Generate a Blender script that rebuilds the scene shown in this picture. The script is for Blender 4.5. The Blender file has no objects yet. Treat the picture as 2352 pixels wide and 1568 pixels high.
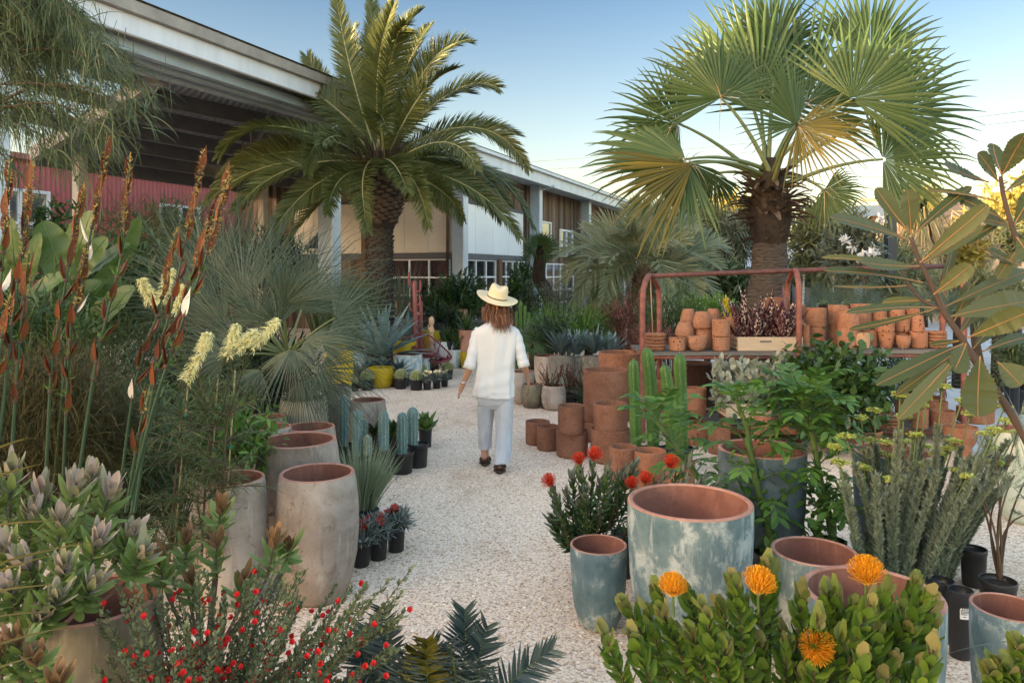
import bpy, math, numpy as np
from mathutils import Vector
scene = bpy.context.scene
COL = scene.collection
W, F, HZ, CH = 2352.0, 1700.0, 625.0, 1.78     # lens, eye height and horizon of the survey sheet used to set things out

def P(u, v, d):
    """survey sheet direction + distance along the view -> world point"""
    return np.array([(u-1176.0)/F*d, d, CH-(v-HZ)/F*d])
def GD(v): return CH*F/(v-HZ)
def G(u, v):
    return P(u, v, GD(v))
def A(*a): return np.array(a, float)
def nrm(a):
    a = np.asarray(a, float)
    return a/np.maximum(np.linalg.norm(a, axis=-1, keepdims=True), 1e-9)

class MB:
    def __init__(s): s.v = []; s.f = []; s.m = []; s.n = 0
    def add(s, v, f, mat=0):
        v = np.asarray(v, float).reshape(-1, 3)
        f = np.asarray(f, np.int64)
        if f.ndim == 1: f = f[None]
        s.v.append(v); s.f.append(f+s.n); s.m.append(mat); s.n += len(v)
    def build(s, name, mats, parent=None, smooth=True, loc=None):
        V = np.concatenate(s.v)
        o0 = np.array(parent.location) if parent is not None else (np.array(loc) if loc is not None else np.zeros(3))
        q = parent
        while q is not None and q.parent is not None:
            q = q.parent; o0 = o0+np.array(q.location)
        V = V-o0
        me = bpy.data.meshes.new(name)
        me.vertices.add(len(V)); me.vertices.foreach_set('co', V.astype(np.float32).ravel())
        L = np.concatenate([f.ravel() for f in s.f])
        tot = np.concatenate([np.full(len(f), f.shape[1]) for f in s.f])
        mi = np.concatenate([np.full(len(f), m) for f, m in zip(s.f, s.m)])
        me.loops.add(len(L)); me.loops.foreach_set('vertex_index', L.astype(np.int32))
        me.polygons.add(len(tot))
        st = np.concatenate([[0], np.cumsum(tot)[:-1]])
        me.polygons.foreach_set('loop_start', st.astype(np.int32))
        me.polygons.foreach_set('loop_total', tot.astype(np.int32))
        me.polygons.foreach_set('material_index', mi.astype(np.int32))
        me.polygons.foreach_set('use_smooth', np.full(len(tot), smooth))
        me.update(calc_edges=True)
        for m in (mats if isinstance(mats, (list, tuple)) else [mats]): me.materials.append(m)
        o = bpy.data.objects.new(name, me); COL.objects.link(o)
        if parent is not None: o.parent = parent
        elif loc is not None: o.location = loc
        return o
    # ---- shapes -------------------------------------------------------
    def box(s, c, sx, sy, sz, mat=0, ax=None, ay=None, az=None):
        ax = A(1, 0, 0) if ax is None else nrm(ax); ay = A(0, 1, 0) if ay is None else nrm(ay)
        az = nrm(np.cross(ax, ay)) if az is None else nrm(az)
        c = np.asarray(c, float)
        v = [c+ax*(i*sx/2)+ay*(j*sy/2)+az*(k*sz/2) for k in (-1, 1) for i, j in ((-1, -1), (1, -1), (1, 1), (-1, 1))]
        s.add(v, [[3, 2, 1, 0], [4, 5, 6, 7], [0, 1, 5, 4], [1, 2, 6, 5], [2, 3, 7, 6], [3, 0, 4, 7]], mat)
    def bar(s, p, q, w, h, mat=0, up=(0, 0, 1)):
        p = np.asarray(p, float); q = np.asarray(q, float)
        d = q-p; L = np.linalg.norm(d); d = d/L
        sd = nrm(np.cross(d, np.asarray(up, float)))
        s.box((p+q)/2, L, w, h, mat, d, sd)
    def tube(s, pts, r, n=8, mat=0, cap=True, ell=1.0):
        pts = np.asarray(pts, float); k = len(pts)
        r = np.broadcast_to(np.asarray(r, float), (k,))
        t = np.gradient(pts, axis=0); t = nrm(t)
        ref = A(0, 0, 1) if abs(t[0][2]) < .9 else A(0, 1, 0)
        a = nrm(np.cross(t[0], ref)); fr = []
        for i in range(k):
            a = a-t[i]*np.dot(a, t[i]); a = nrm(a); fr.append((a, np.cross(t[i], a)))
        th = np.linspace(0, 2*math.pi, n, endpoint=False)
        v = np.concatenate([pts[i]+r[i]*(np.cos(th)[:, None]*fr[i][0]+ell*np.sin(th)[:, None]*fr[i][1]) for i in range(k)])
        f = []
        for i in range(k-1):
            for j in range(n):
                j2 = (j+1) % n; f.append([i*n+j, i*n+j2, (i+1)*n+j2, (i+1)*n+j])
        base = s.n
        s.add(v, f, mat)
        if cap:
            s.f.append(np.array([[base+j for j in range(n)][::-1]])); s.m.append(mat)
            s.f.append(np.array([[base+(k-1)*n+j for j in range(n)]])); s.m.append(mat)
    def lathe(s, c, prof, n=40, mat=0, wob=0.0, seed=0, closed_bottom=False, ell=1.0):
        """prof: list of (r, z); rotates about the vertical through c"""
        c = np.asarray(c, float); k = len(prof)
        th = np.linspace(0, 2*math.pi, n, endpoint=False)
        rs = np.random.RandomState(seed); ph = rs.rand(4)*6.28
        wv = 1+wob*(np.cos(2*th+ph[0])+.5*np.cos(3*th+ph[1]))
        v = np.concatenate([c+np.stack([r*np.cos(th)*wv, r*np.sin(th)*wv*ell, np.full(n, z)], 1) for r, z in prof])
        i = np.arange(k-1)[:, None]; j = np.arange(n)[None]; j2 = (j+1) % n
        f = np.stack([i*n+j, i*n+j2, (i+1)*n+j2, (i+1)*n+j], -1).reshape(-1, 4)
        base = s.n
        s.add(v, f, mat)
        if closed_bottom:
            s.f.append(np.array([[base+j for j in range(n)][::-1]])); s.m.append(mat)
    def disc(s, c, r, n=24, mat=0, seed=0, rough=0.0):
        rs = np.random.RandomState(seed)
        th = np.linspace(0, 2*math.pi, n, endpoint=False)
        rings = [0.35, .7, 1.0]; v = [np.asarray(c, float)+A(0, 0, rough)]
        for q in rings:
            for t in th: v.append(np.asarray(c, float)+A(r*q*math.cos(t), r*q*math.sin(t), rough*(rs.rand()-.3)))
        f3 = [[0, 1+j, 1+(j+1) % n] for j in range(n)]
        base = s.n; s.add(v, f3, mat)
        f4 = [[base+1+i*n+j, base+1+(i+1)*n+j, base+1+(i+1)*n+(j+1) % n, base+1+i*n+(j+1) % n] for i in range(2) for j in range(n)]
        s.f.append(np.array(f4)); s.m.append(mat)
    def blades(s, p0, d0, L, w, droop=0.0, n=4, prof=None, roll=None, mat=0, fold=0.0, side=None, grav=(0, 0, -1), rs=None):
        """ribbons (leaves, blades, spines): start points, start directions, lengths, widths; each one curves towards grav"""
        p0 = np.asarray(p0, float).reshape(-1, 3); m = len(p0)
        d = nrm(np.broadcast_to(np.asarray(d0, float), (m, 3)).copy())
        L = np.broadcast_to(np.asarray(L, float), (m,)); w = np.broadcast_to(np.asarray(w, float), (m,))
        dr = np.broadcast_to(np.asarray(droop, float), (m,))
        g = np.asarray(grav, float)
        if side is None:
            sd = np.cross(d, A(0, 0, 1)); bad = np.linalg.norm(sd, axis=1) < .05
            sd[bad] = A(1, 0, 0); sd = nrm(sd)
            if roll is not None:
                rl = np.broadcast_to(np.asarray(roll, float), (m,))[:, None]
                nn = np.cross(sd, d); sd = sd*np.cos(rl)+nn*np.sin(rl)
        else: sd = nrm(np.broadcast_to(np.asarray(side, float), (m, 3)))
        if prof is None: prof = np.sin(np.linspace(.12, 1, n+1)*math.pi*.97)**.7
        prof = np.asarray(prof, float)
        if len(prof) != n+1: prof = np.interp(np.linspace(0, 1, n+1), np.linspace(0, 1, len(prof)), prof)
        k = 3 if fold else 2
        V = np.zeros((m, n+1, k, 3)); p = p0.copy()
        for i in range(n+1):
            sk = nrm(sd-d*np.sum(sd*d, 1, keepdims=True))
            off = sk*(w*prof[i]/2)[:, None]
            if k == 3:
                up = np.cross(sk, d)
                lift = up*(w*prof[i]*fold/2)[:, None]
                V[:, i, 0] = p-off+lift; V[:, i, 1] = p; V[:, i, 2] = p+off+lift
            else: V[:, i, 0] = p-off; V[:, i, 1] = p+off
            d = nrm(d+g*(dr/n)[:, None]); p = p+d*(L/n)[:, None]
        b = np.arange(m)[:, None, None]*((n+1)*k)
        i = np.arange(n)[None, :, None]; j = np.arange(k-1)[None, None, :]
        q = b+i*k+j
        f = np.stack([q, q+1, q+k+1, q+k], -1).reshape(-1, 4)
        s.add(V.reshape(-1, 3), f, mat)
    def fan(s, h, ax, nr, R, n=40, span=140, join=.5, mat=0, rs=None, droop=.25, pleat=.35, cup=.15, tipw=.08, split=1.0):
        """palmate palm blade: h hastula, ax axis, nr facing normal"""
        rs = rs or np.random.RandomState(1)
        ax = nrm(ax); nr = np.asarray(nr, float); nr = nrm(nr-ax*np.dot(nr, ax)); sd = np.cross(ax, nr)
        ph = np.radians(np.linspace(-span, span, n)); dphi = ph[1]-ph[0]
        st = np.array([.03, join*.55, join, join+(1-join)*.35, join+(1-join)*.7, 1.0])
        wd = np.array([1, 1, 1, .62*split, .36*split, tipw])
        V = np.zeros((n, len(st), 3, 3))
        for a in range(n):
            Rl = R*(1-.38*(abs(ph[a])/np.radians(180))**1.5)*(1+.06*rs.randn())
            jit = ph[a]+.015*rs.randn()
            d = ax*math.cos(jit)+sd*math.sin(jit)
            pr = -ax*math.sin(jit)+sd*math.cos(jit)
            dd = d-nr*cup*abs(math.sin(ph[a]))*1.0
            dd = nrm(dd); p = h+dd*R*st[0]; dz = droop*(.5+rs.rand())
            cur = dd
            for i in range(len(st)):
                if i:
                    if st[i] > join: cur = nrm(cur+A(0, 0, -1)*dz*(st[i]-join)/(1-join)*.8)
                    p = p+cur*Rl*(st[i]-st[i-1])
                hw = min(st[i], join)*Rl*math.tan(dphi/2)*wd[i]*1.03
                up = nr*hw*pleat*2
                V[a, i, 0] = p-pr*hw-up*.5; V[a, i, 1] = p+up*.5; V[a, i, 2] = p+pr*hw-up*.5
        ns = len(st)
        b = np.arange(n)[:, None, None]*(ns*3); i = np.arange(ns-1)[None, :, None]; j = np.arange(2)[None, None]
        q = b+i*3+j
        s.add(V.reshape(-1, 3), np.stack([q, q+1, q+4, q+3], -1).reshape(-1, 4), mat)

def bez(a, b, c, n=14):
    t = np.linspace(0, 1, n)[:, None]
    return (1-t)**2*np.asarray(a, float)+2*t*(1-t)*np.asarray(b, float)+t*t*np.asarray(c, float)
def smooth_path(pts, n=24):
    """Catmull-Rom through points"""
    p = np.asarray(pts, float); k = len(p)
    if k < 3: return np.stack([np.interp(np.linspace(0, 1, n), [0, 1], p[:, i]) for i in range(p.shape[1])], 1)
    q = np.concatenate([[2*p[0]-p[1]], p, [2*p[-1]-p[-2]]]); out = []
    for t in np.linspace(0, k-1-1e-6, n):
        i = int(t); f = t-i; a, b, c, d = q[i:i+4]
        out.append(.5*((2*b)+(-a+c)*f+(2*a-5*b+4*c-d)*f*f+(-a+3*b-3*c+d)*f**3))
    return np.array(out)

LAB = {}
def tag(o, label, cat, group=None, kind=None):
    o['label'] = label; o['category'] = cat
    if group: o['group'] = group
    if kind: o['kind'] = kind
    return o
def thing(name, loc, label, cat, group=None):
    o = bpy.data.objects.new(name, None); COL.objects.link(o)
    o.location = [float(x) for x in loc]; o.empty_display_size = .1
    return tag(o, label, cat, group)
def copy_tree(o, loc, label, rz=0.0, sc=1.0, group=None):
    c = o.copy(); COL.objects.link(c); c.location = [float(x) for x in loc]; c.rotation_euler[2] = rz
    c.scale = (sc, sc, sc) if not isinstance(sc, (tuple, list)) else sc
    c['label'] = label
    if group: c['group'] = group
    for ch in o.children:
        d = ch.copy(); COL.objects.link(d); d.parent = c
        for g in ch.children:
            e = g.copy(); COL.objects.link(e); e.parent = d
    return c

# ------------------------------------------------------------ materials
class N:
    def __init__(s, name):
        s.m = bpy.data.materials.new(name); s.m.use_nodes = True
        s.t = s.m.node_tree; s.b = s.t.nodes['Principled BSDF']; s.out = s.t.nodes['Material Output']
    def n(s, typ, **kw):
        nd = s.t.nodes.new(typ)
        for k, v in kw.items():
            if k in nd.inputs.keys(): nd.inputs[k].default_value = v
            else: setattr(nd, k, v)
        return nd
    def l(s, a, b): s.t.links.new(a, b)
    def coord(s, scale=(1, 1, 1), rand=True):
        tc = s.n('ShaderNodeTexCoord'); mp = s.n('ShaderNodeMapping'); mp.inputs['Scale'].default_value = scale
        s.l(tc.outputs['Object'], mp.inputs['Vector'])
        if rand:
            oi = s.n('ShaderNodeObjectInfo'); mu = s.n('ShaderNodeMath', operation='MULTIPLY'); mu.inputs[1].default_value = 37.0
            s.l(oi.outputs['Random'], mu.inputs[0]); s.l(mu.outputs[0], mp.inputs['Location'])
        return mp.outputs['Vector']
    def noise(s, vec, scale, detail=6, rough=.6, dist=0.0):
        nd = s.n('ShaderNodeTexNoise'); nd.inputs['Scale'].default_value = scale; nd.inputs['Detail'].default_value = detail
        nd.inputs['Roughness'].default_value = rough; nd.inputs['Distortion'].default_value = dist
        if vec is not None: s.l(vec, nd.inputs['Vector'])
        return nd.outputs['Fac']
    def ramp(s, fac, stops, interp='LINEAR'):
        nd = s.n('ShaderNodeValToRGB'); cr = nd.color_ramp; cr.interpolation = interp
        while len(cr.elements) < len(stops): cr.elements.new(.5)
        for e, (p, c) in zip(cr.elements, stops): e.position = p; e.color = (*c, 1) if len(c) == 3 else c
        s.l(fac, nd.inputs['Fac']); return nd.outputs['Color']
    def mix(s, fac, a, b, blend='MIX'):
        nd = s.n('ShaderNodeMix', data_type='RGBA', blend_type=blend)
        for x, i in ((fac, 0), (a, 6), (b, 7)):
            if isinstance(x, (int, float)): nd.inputs[i].default_value = x
            elif isinstance(x, tuple): nd.inputs[i].default_value = (*x, 1)
            else: s.l(x, nd.inputs[i])
        return nd.outputs[2]
    def bump(s, h, strength=.3, dist=.01):
        nd = s.n('ShaderNodeBump'); nd.inputs['Strength'].default_value = strength; nd.inputs['Distance'].default_value = dist
        s.l(h, nd.inputs['Height']); s.l(nd.outputs['Normal'], s.b.inputs['Normal'])
    def fin(s, col=None, rough=.7, metal=0.0, spec=.4):
        if col is not None:
            if isinstance(col, tuple): s.b.inputs['Base Color'].default_value = (*col, 1)
            else: s.l(col, s.b.inputs['Base Color'])
        s.b.inputs['Roughness'].default_value = rough; s.b.inputs['Metallic'].default_value = metal
        s.b.inputs['Specular IOR Level'].default_value = spec
        return s.m

BW = [(0.0, (0, 0, 0)), (1.0, (1, 1, 1))]
def m_plain(name, c, rough=.6, metal=0.0, var=.15, scale=8, bump=0.0, spec=.4, stretch=(1, 1, 1)):
    s = N(name); v = s.coord(stretch); f = s.noise(v, scale)
    c = np.array(c)
    col = s.ramp(f, [(.25, tuple(c*(1-var))), (.75, tuple(np.minimum(c*(1+var), 1)))])
    if bump: s.bump(f, bump)
    return s.fin(col, rough, metal, spec)
def m_leaf(name, c1, c2, rough=.45, tr=.25, spec=.4, clump=None, veins=0.0):
    """leaf colour varies leaf by leaf between c1 and c2; light passes through"""
    s = N(name); g = s.n('ShaderNodeNewGeometry')
    col = s.ramp(g.outputs['Random Per Island'], [(0, c1), (1, c2)])
    if clump:
        v = s.coord(); f = s.noise(v, clump[0], 2); k = s.ramp(f, [(.38, (0, 0, 0)), (.62, (1, 1, 1))])
        col = s.mix(k, col, clump[1])
    s.fin(col, rough, 0, spec)
    if tr:
        t = s.n('ShaderNodeBsdfTranslucent'); s.l(col, t.inputs['Color'])
        mx = s.n('ShaderNodeMixShader'); mx.inputs[0].default_value = tr
        s.l(s.b.outputs[0], mx.inputs[1]); s.l(t.outputs[0], mx.inputs[2]); s.l(mx.outputs[0], s.out.inputs['Surface'])
    return s.m
def streaks(s, col, dk, lt):
    """run marks and salt bloom down the side of a pot"""
    va = s.coord((9, 9, .9)); f = s.noise(va, 1.6, 7, .65); k = s.ramp(f, [(.55, (0, 0, 0)), (.70, (.55, .55, .55))]); col = s.mix(k, col, dk)
    vb = s.coord((7, 7, 1.3)); f = s.noise(vb, 2.3, 8, .7, .2); k = s.ramp(f, [(.57, (0, 0, 0)), (.68, (.6, .6, .6))]); return s.mix(k, col, lt)
def m_clay(name, base, dark, light, spots=True, scale=2.5, speck=(.12, .10, .08)):
    s = N(name); v = s.coord()
    f = s.noise(v, scale, 8, .65, .4)
    col = s.ramp(f, [(.3, dark), (.5, base), (.72, light)])
    f2 = s.noise(v, 9, 6, .7); k = s.ramp(f2, [(.56, (0, 0, 0)), (.66, (.6, .6, .6))])
    col = s.mix(k, col, tuple(np.array(dark)*.8))
    if spots:
        f3 = s.noise(v, 42, 3, .6); k3 = s.ramp(f3, [(.66, (0, 0, 0)), (.72, (.85, .85, .85))])
        col = s.mix(k3, col, speck)
    col = streaks(s, col, tuple(np.array(dark)*.72), tuple(np.minimum(np.array(light)*1.15, 1)))
    s.bump(f2, .35, .006)
    return s.fin(col, .88, 0, .25)
def m_terra(name, base, hole, hs=48, amt=.3, size=.3):
    """terracotta with open pores"""
    s = N(name); v = s.coord()
    f = s.noise(v, 5, 9, .72); c = np.array(base)
    col = s.ramp(f, [(.28, tuple(c*A(.66, .62, .6))), (.5, tuple(c)), (.74, tuple(np.minimum(c*A(1.22, 1.3, 1.4), 1)))])
    fg = s.noise(v, 130, 3); col = s.mix(1.0, col, s.ramp(fg, [(.3, (.78, .78, .78)), (.7, (1.16, 1.16, 1.16))]), 'MULTIPLY')
    vo = s.n('ShaderNodeTexVoronoi'); vo.inputs['Scale'].default_value = hs; s.l(v, vo.inputs['Vector'])
    wn = s.noise(v, hs*.45, 2)
    ad = s.n('ShaderNodeMath', operation='MULTIPLY_ADD'); ad.inputs[1].default_value = amt; s.l(wn, ad.inputs[0]); s.l(vo.outputs['Distance'], ad.inputs[2])
    k = s.ramp(ad.outputs[0], [(size, (1, 1, 1)), (size+.07, (0, 0, 0))])
    col = s.mix(k, col, hole)
    inv = s.n('ShaderNodeInvert'); s.l(k, inv.inputs['Color'])
    s.bump(inv.outputs[0], .5, .006)
    return s.fin(col, .9, 0, .2)
# ------------------------------------------------------------ materials used across the yard
M = {}
KEEP = ('flower', 'gazania_red', 'gazania_cream', 'orange', 'petal', 'fluff', 'bract', 'hair', 'pebble', 'spine', 'golden', 'straw', 'olive', 'yellow', 'rachis')
def leaf(k, c1, c2, **kw):
    f = 1.0 if any(q in k for q in KEEP) else .88 if k in ('fine_green', 'dark_green', 'mid_green', 'protea_leaf', 'protea_silver', 'protea_red', 'cycad_leaf', 'silver_leaf', 'grey_green', 'light_green', 'senna_leaf', 'pincushion_leaf', 'pincushion_tip', 'hedge_leaf', 'bright_palm', 'banana', 'agave_green', 'achillea_leaf', 'mallow_leaf', 'agave') else .66
    M[k] = m_leaf(k, tuple(f*x for x in c1), tuple(f*x for x in c2), **kw)
leaf('date_leaf', (.095, .135, .035), (.21, .225, .065), rough=.4, tr=.2)
leaf('date_rachis', (.24, .24, .10), (.32, .30, .14), rough=.5, tr=.0)
leaf('fan_leaf', (.10, .18, .05), (.21, .29, .10), rough=.4, tr=.35)
leaf('fan_sunlit', (.20, .18, .045), (.50, .37, .06), rough=.45, tr=.35)  # golden sunlight painted into the leaf colour of some fronds
leaf('fan_stalk', (.16, .22, .08), (.25, .28, .11), rough=.4, tr=0)
leaf('blue_palm', (.055, .095, .055), (.155, .20, .125), rough=.45, tr=.15)
leaf('butia', (.19, .25, .12), (.40, .42, .26), rough=.5, tr=.2)
leaf('bright_palm', (.06, .17, .02), (.16, .30, .05), rough=.4, tr=.3)
leaf('dark_green', (.016, .034, .012), (.05, .085, .028), rough=.4, tr=.15)
leaf('mid_green', (.035, .075, .018), (.09, .15, .04), rough=.45, tr=.25)
leaf('light_green', (.09, .19, .03), (.20, .33, .07), rough=.45, tr=.3)
leaf('fine_green', (.055, .085, .03), (.14, .18, .075), rough=.5, tr=.2)
leaf('grey_green', (.10, .125, .085), (.21, .235, .165), rough=.6, tr=.15)
leaf('silver_leaf', (.27, .29, .21), (.44, .46, .36), rough=.65, tr=.1)
leaf('olive_bg', (.10, .12, .05), (.24, .25, .12), rough=.6, tr=.25)
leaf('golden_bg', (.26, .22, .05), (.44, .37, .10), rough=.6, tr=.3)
leaf('straw', (.28, .22, .11), (.44, .36, .20), rough=.7, tr=.1)
leaf('banana', (.065, .13, .025), (.15, .23, .06), rough=.35, tr=.3)
leaf('agave', (.13, .21, .21), (.26, .36, .36), rough=.5, tr=.03)
leaf('agave_dark', (.07, .12, .125), (.16, .23, .23), rough=.5, tr=.03)
leaf('agave_green', (.07, .14, .03), (.17, .27, .06), rough=.4, tr=.05)
leaf('red_foliage', (.13, .045, .035), (.30, .12, .08), rough=.5, tr=.2)
leaf('horsetail', (.06, .055, .015), (.17, .14, .04), rough=.6, tr=.1)
leaf('grass_blue', (.24, .32, .17), (.44, .50, .32), rough=.5, tr=.2)
leaf('gazania_leaf', (.16, .20, .17), (.34, .38, .34), rough=.6, tr=.1)
leaf('gazania_red', (.16, .008, .006), (.42, .035, .012), rough=.5, tr=.15)
leaf('gazania_cream', (.72, .50, .18), (.85, .76, .48), rough=.5, tr=.15)
leaf('orange_flower', (.74, .30, .012), (.82, .44, .035), rough=.5, tr=.2)
leaf('orange_core', (.55, .30, .03), (.75, .45, .06), rough=.6, tr=.0)
leaf('red_flower', (.50, .035, .02), (.68, .09, .04), rough=.5, tr=.2)
leaf('mallow_flower', (.55, .012, .015), (.75, .05, .05), rough=.5, tr=.25)
leaf('mallow_leaf', (.07, .10, .04), (.20, .24, .12), rough=.6, tr=.2)
leaf('grevillea_flower', (.78, .72, .30), (.88, .85, .54), rough=.5, tr=.2)
leaf('achillea_flower', (.32, .38, .06), (.52, .55, .16), rough=.6, tr=.15)
leaf('achillea_leaf', (.13, .18, .12), (.30, .35, .26), rough=.6, tr=.15)
leaf('pincushion_leaf', (.06, .13, .012), (.16, .26, .032), rough=.58, tr=.25)
leaf('pincushion_tip', (.15, .22, .04), (.27, .23, .09), rough=.6, tr=.25)
leaf('protea_leaf', (.13, .21, .045), (.27, .35, .11), rough=.45, tr=.2)
leaf('protea_silver', (.26, .28, .15), (.50, .39, .36), rough=.6, tr=.15)
leaf('protea_red', (.20, .12, .055), (.33, .19, .10), rough=.5, tr=.2)
leaf('bract_brown', (.07, .020, .009), (.22, .062, .018), rough=.45, tr=.1)
leaf('bract_white', (.66, .58, .48), (.80, .74, .66), rough=.6, tr=.2)
leaf('reed_fluff', (.34, .22, .06), (.48, .33, .10), rough=.7, tr=.1)
leaf('purple_leaf', (.030, .006, .012), (.14, .03, .055), rough=.35, tr=.08)
leaf('cycad_leaf', (.030, .060, .064), (.10, .145, .14), rough=.4, tr=.05)
leaf('cycad_new', (.14, .13, .015), (.24, .22, .03), rough=.4, tr=.1)
leaf('senna_leaf', (.05, .135, .02), (.13, .26, .05), rough=.4, tr=.3)
leaf('hedge_leaf', (.022, .058, .016), (.08, .15, .04), rough=.3, tr=.2)
leaf('white_petal', (.70, .68, .64), (.85, .83, .80), rough=.6, tr=.2)
leaf('cactus_spine', (.52, .50, .26), (.72, .70, .44), rough=.7, tr=0)
leaf('brown_twig', (.07, .045, .028), (.15, .10, .065), rough=.8, tr=0)
leaf('purple_twig', (.15, .09, .09), (.24, .16, .15), rough=.7, tr=0)
leaf('green_stem', (.09, .16, .035), (.17, .26, .08), rough=.5, tr=0)
leaf('reed_stem', (.03, .075, .035), (.06, .12, .05), rough=.45, tr=0)
leaf('yellow_aloe', (.62, .50, .03), (.78, .66, .10), rough=.5, tr=.1)

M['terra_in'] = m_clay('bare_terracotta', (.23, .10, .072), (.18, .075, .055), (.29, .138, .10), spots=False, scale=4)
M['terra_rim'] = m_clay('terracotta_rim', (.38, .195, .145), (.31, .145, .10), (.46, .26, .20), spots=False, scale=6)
M['white_clay'] = m_clay('whitewashed_clay', (.275, .23, .195), (.155, .122, .097), (.43, .38, .335))
M['white_clay2'] = m_clay('pale_limed_clay', (.38, .325, .275), (.25, .20, .16), (.49, .44, .39), speck=(.32, .22, .14))
M['grey_clay'] = m_clay('grey_lichen_clay', (.21, .185, .145), (.11, .095, .075), (.34, .32, .25))
M['dark_clay'] = m_clay('mossy_dark_clay', (.15, .125, .09), (.09, .075, .06), (.29, .255, .16))
def m_glaze(name, a, b, c, scale=3.0, lime=(.55, .58, .54), th=.56):
    s = N(name); v = s.coord((1, 1, .8))
    f = s.noise(v, scale*2.2, 10, .7, .15)
    col = s.ramp(f, [(.34, a), (.5, b), (.66, c)])
    f2 = s.noise(v, scale*2.2, 9, .72, .3); k = s.ramp(f2, [(th, (0, 0, 0)), (th+.09, (.9, .9, .9))])
    col = s.mix(k, col, lime)
    f3 = s.noise(v, 60, 3, .6); k3 = s.ramp(f3, [(.67, (0, 0, 0)), (.75, (.6, .6, .6))])
    col = s.mix(k3, col, tuple(np.array(a)*.6)); col = streaks(s, col, tuple(np.array(a)*.8), lime)
    s.bump(f2, .2, .004)
    return s.fin(col, .72, 0, .3)
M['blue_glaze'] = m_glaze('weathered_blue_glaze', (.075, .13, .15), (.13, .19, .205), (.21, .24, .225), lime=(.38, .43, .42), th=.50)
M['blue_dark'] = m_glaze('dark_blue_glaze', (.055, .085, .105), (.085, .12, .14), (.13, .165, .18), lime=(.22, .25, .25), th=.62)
M['blue_pale'] = m_glaze('pale_blue_glaze', (.25, .37, .42), (.42, .53, .56), (.55, .63, .62), lime=(.72, .74, .70), th=.46)
M['turq'] = m_glaze('crackled_turquoise_glaze', (.12, .27, .31), (.40, .50, .50), (.58, .62, .59), lime=(.68, .68, .63), th=.48)
M['green_pale'] = m_glaze('pale_green_glaze', (.40, .46, .36), (.52, .57, .45), (.58, .50, .38), lime=(.66, .66, .58), th=.55)
s = N('mustard_glaze'); v = s.coord(); f = s.noise(v, 3, 4); M['yellow'] = s.fin(s.ramp(f, [(.3, (.42, .28, .006)), (.7, (.58, .41, .015))]), .28, 0, .5)
s = N('lemon_glaze'); v = s.coord(); f = s.noise(v, 3, 4); M['lemon'] = s.fin(s.ramp(f, [(.3, (.60, .50, .01)), (.7, (.72, .60, .02))]), .25, 0, .5)
M['terra'] = m_terra('porous_terracotta', (.29, .13, .076), (.075, .03, .016), 60, .32, .33)
M['terra_b'] = m_terra('brown_porous_terracotta', (.25, .118, .074), (.06, .026, .015), 70, .32, .335)
M['terra_s'] = m_terra('speckled_terracotta', (.34, .155, .088), (.07, .026, .014), 26, .34, .37)
M['terra_l'] = m_terra('sandy_terracotta', (.345, .165, .098), (.09, .036, .02), 44, .32, .33)
M['terra_tan'] = m_terra('tan_speckled_clay', (.48, .29, .165), (.10, .035, .02), 38, .34, .36)
M['terra_dk'] = m_terra('dark_porous_clay', (.085, .045, .030), (.03, .015, .01), 60, .32, .28)
M['pink'] = m_clay('pink_terracotta', (.58, .29, .21), (.50, .235, .165), (.66, .36, .27), spots=False)
M['nursery'] = m_plain('black_plastic', (.016, .017, .020), .42, 0, .2, 12, 0, .5)
M['soil'] = m_plain('potting_soil', (.055, .036, .024), .95, 0, .6, 40, .8)
M['dark_soil'] = m_plain('dark_soil', (.03, .022, .017), .95, 0, .6, 60, .8)
M['steel_paint'] = m_plain('grey_blue_steel', (.33, .39, .43), .5, 0, .12, 3, 0, .4)
M['galv'] = m_plain('galvanised_steel', (.50, .55, .60), .45, .25, .16, 2.5, 0, .5, (1, 1, .15))
M['white_metal'] = m_plain('white_sheet_metal', (.66, .68, .71), .5, 0, .12, 3, 0, .4, (1, 1, .12))
M['roof_brown'] = m_plain('weathered_roof_edge', (.30, .27, .235), .6, 0, .25, 3)
M['dark_roof'] = m_plain('dark_roof_sheet', (.10, .10, .115), .6, 0, .15, 5)
M['dark_beam'] = m_plain('dark_timber_beam', (.105, .105, .112), .7, 0, .2, 5)
M['pale_beam'] = m_plain('pale_timber_beam', (.25, .235, .21), .7, 0, .15, 4)
M['concrete'] = m_plain('grey_concrete', (.40, .36, .30), .85, 0, .15, 3, .2)
M['white_paint'] = m_plain('white_paint', (.74, .75, .74), .45, 0, .05, 4)
M['rust'] = m_plain('rusty_red_paint', (.215, .075, .055), .6, 0, .45, 14, .3)
M['rust_d'] = m_plain('dark_rusty_pipe', (.105, .042, .036), .6, 0, .45, 16, .3)
M['maroon'] = m_plain('maroon_cord', (.17, .035, .045), .45, 0, .1, 10)
M['board'] = m_plain('grey_weathered_board', (.145, .13, .115), .8, 0, .3, 6, .3, .3, (.6, 8, 8))
M['crate'] = m_plain('raw_pine_board', (.47, .36, .25), .7, 0, .14, 5, .2, .3, (.8, 8, 6))
M['lamp_grey'] = m_plain('dark_grey_metal', (.05, .053, .058), .5)
M['cart_seat'] = m_plain('grey_vinyl', (.20, .215, .24), .5)
M['black_bag'] = m_plain('black_rubber', (.012, .012, .013), .6)
M['paper'] = m_plain('white_paper', (.74, .73, .70), .7, 0, .04)
M['ink'] = m_plain('grey_print', (.12, .12, .13), .7)
M['green_tie'] = m_plain('green_plant_tape', (.012, .22, .14), .5)
M['bamboo'] = m_plain('bamboo_cane', (.38, .27, .14), .6)
M['cart_white'] = M['white_paint']
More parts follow.
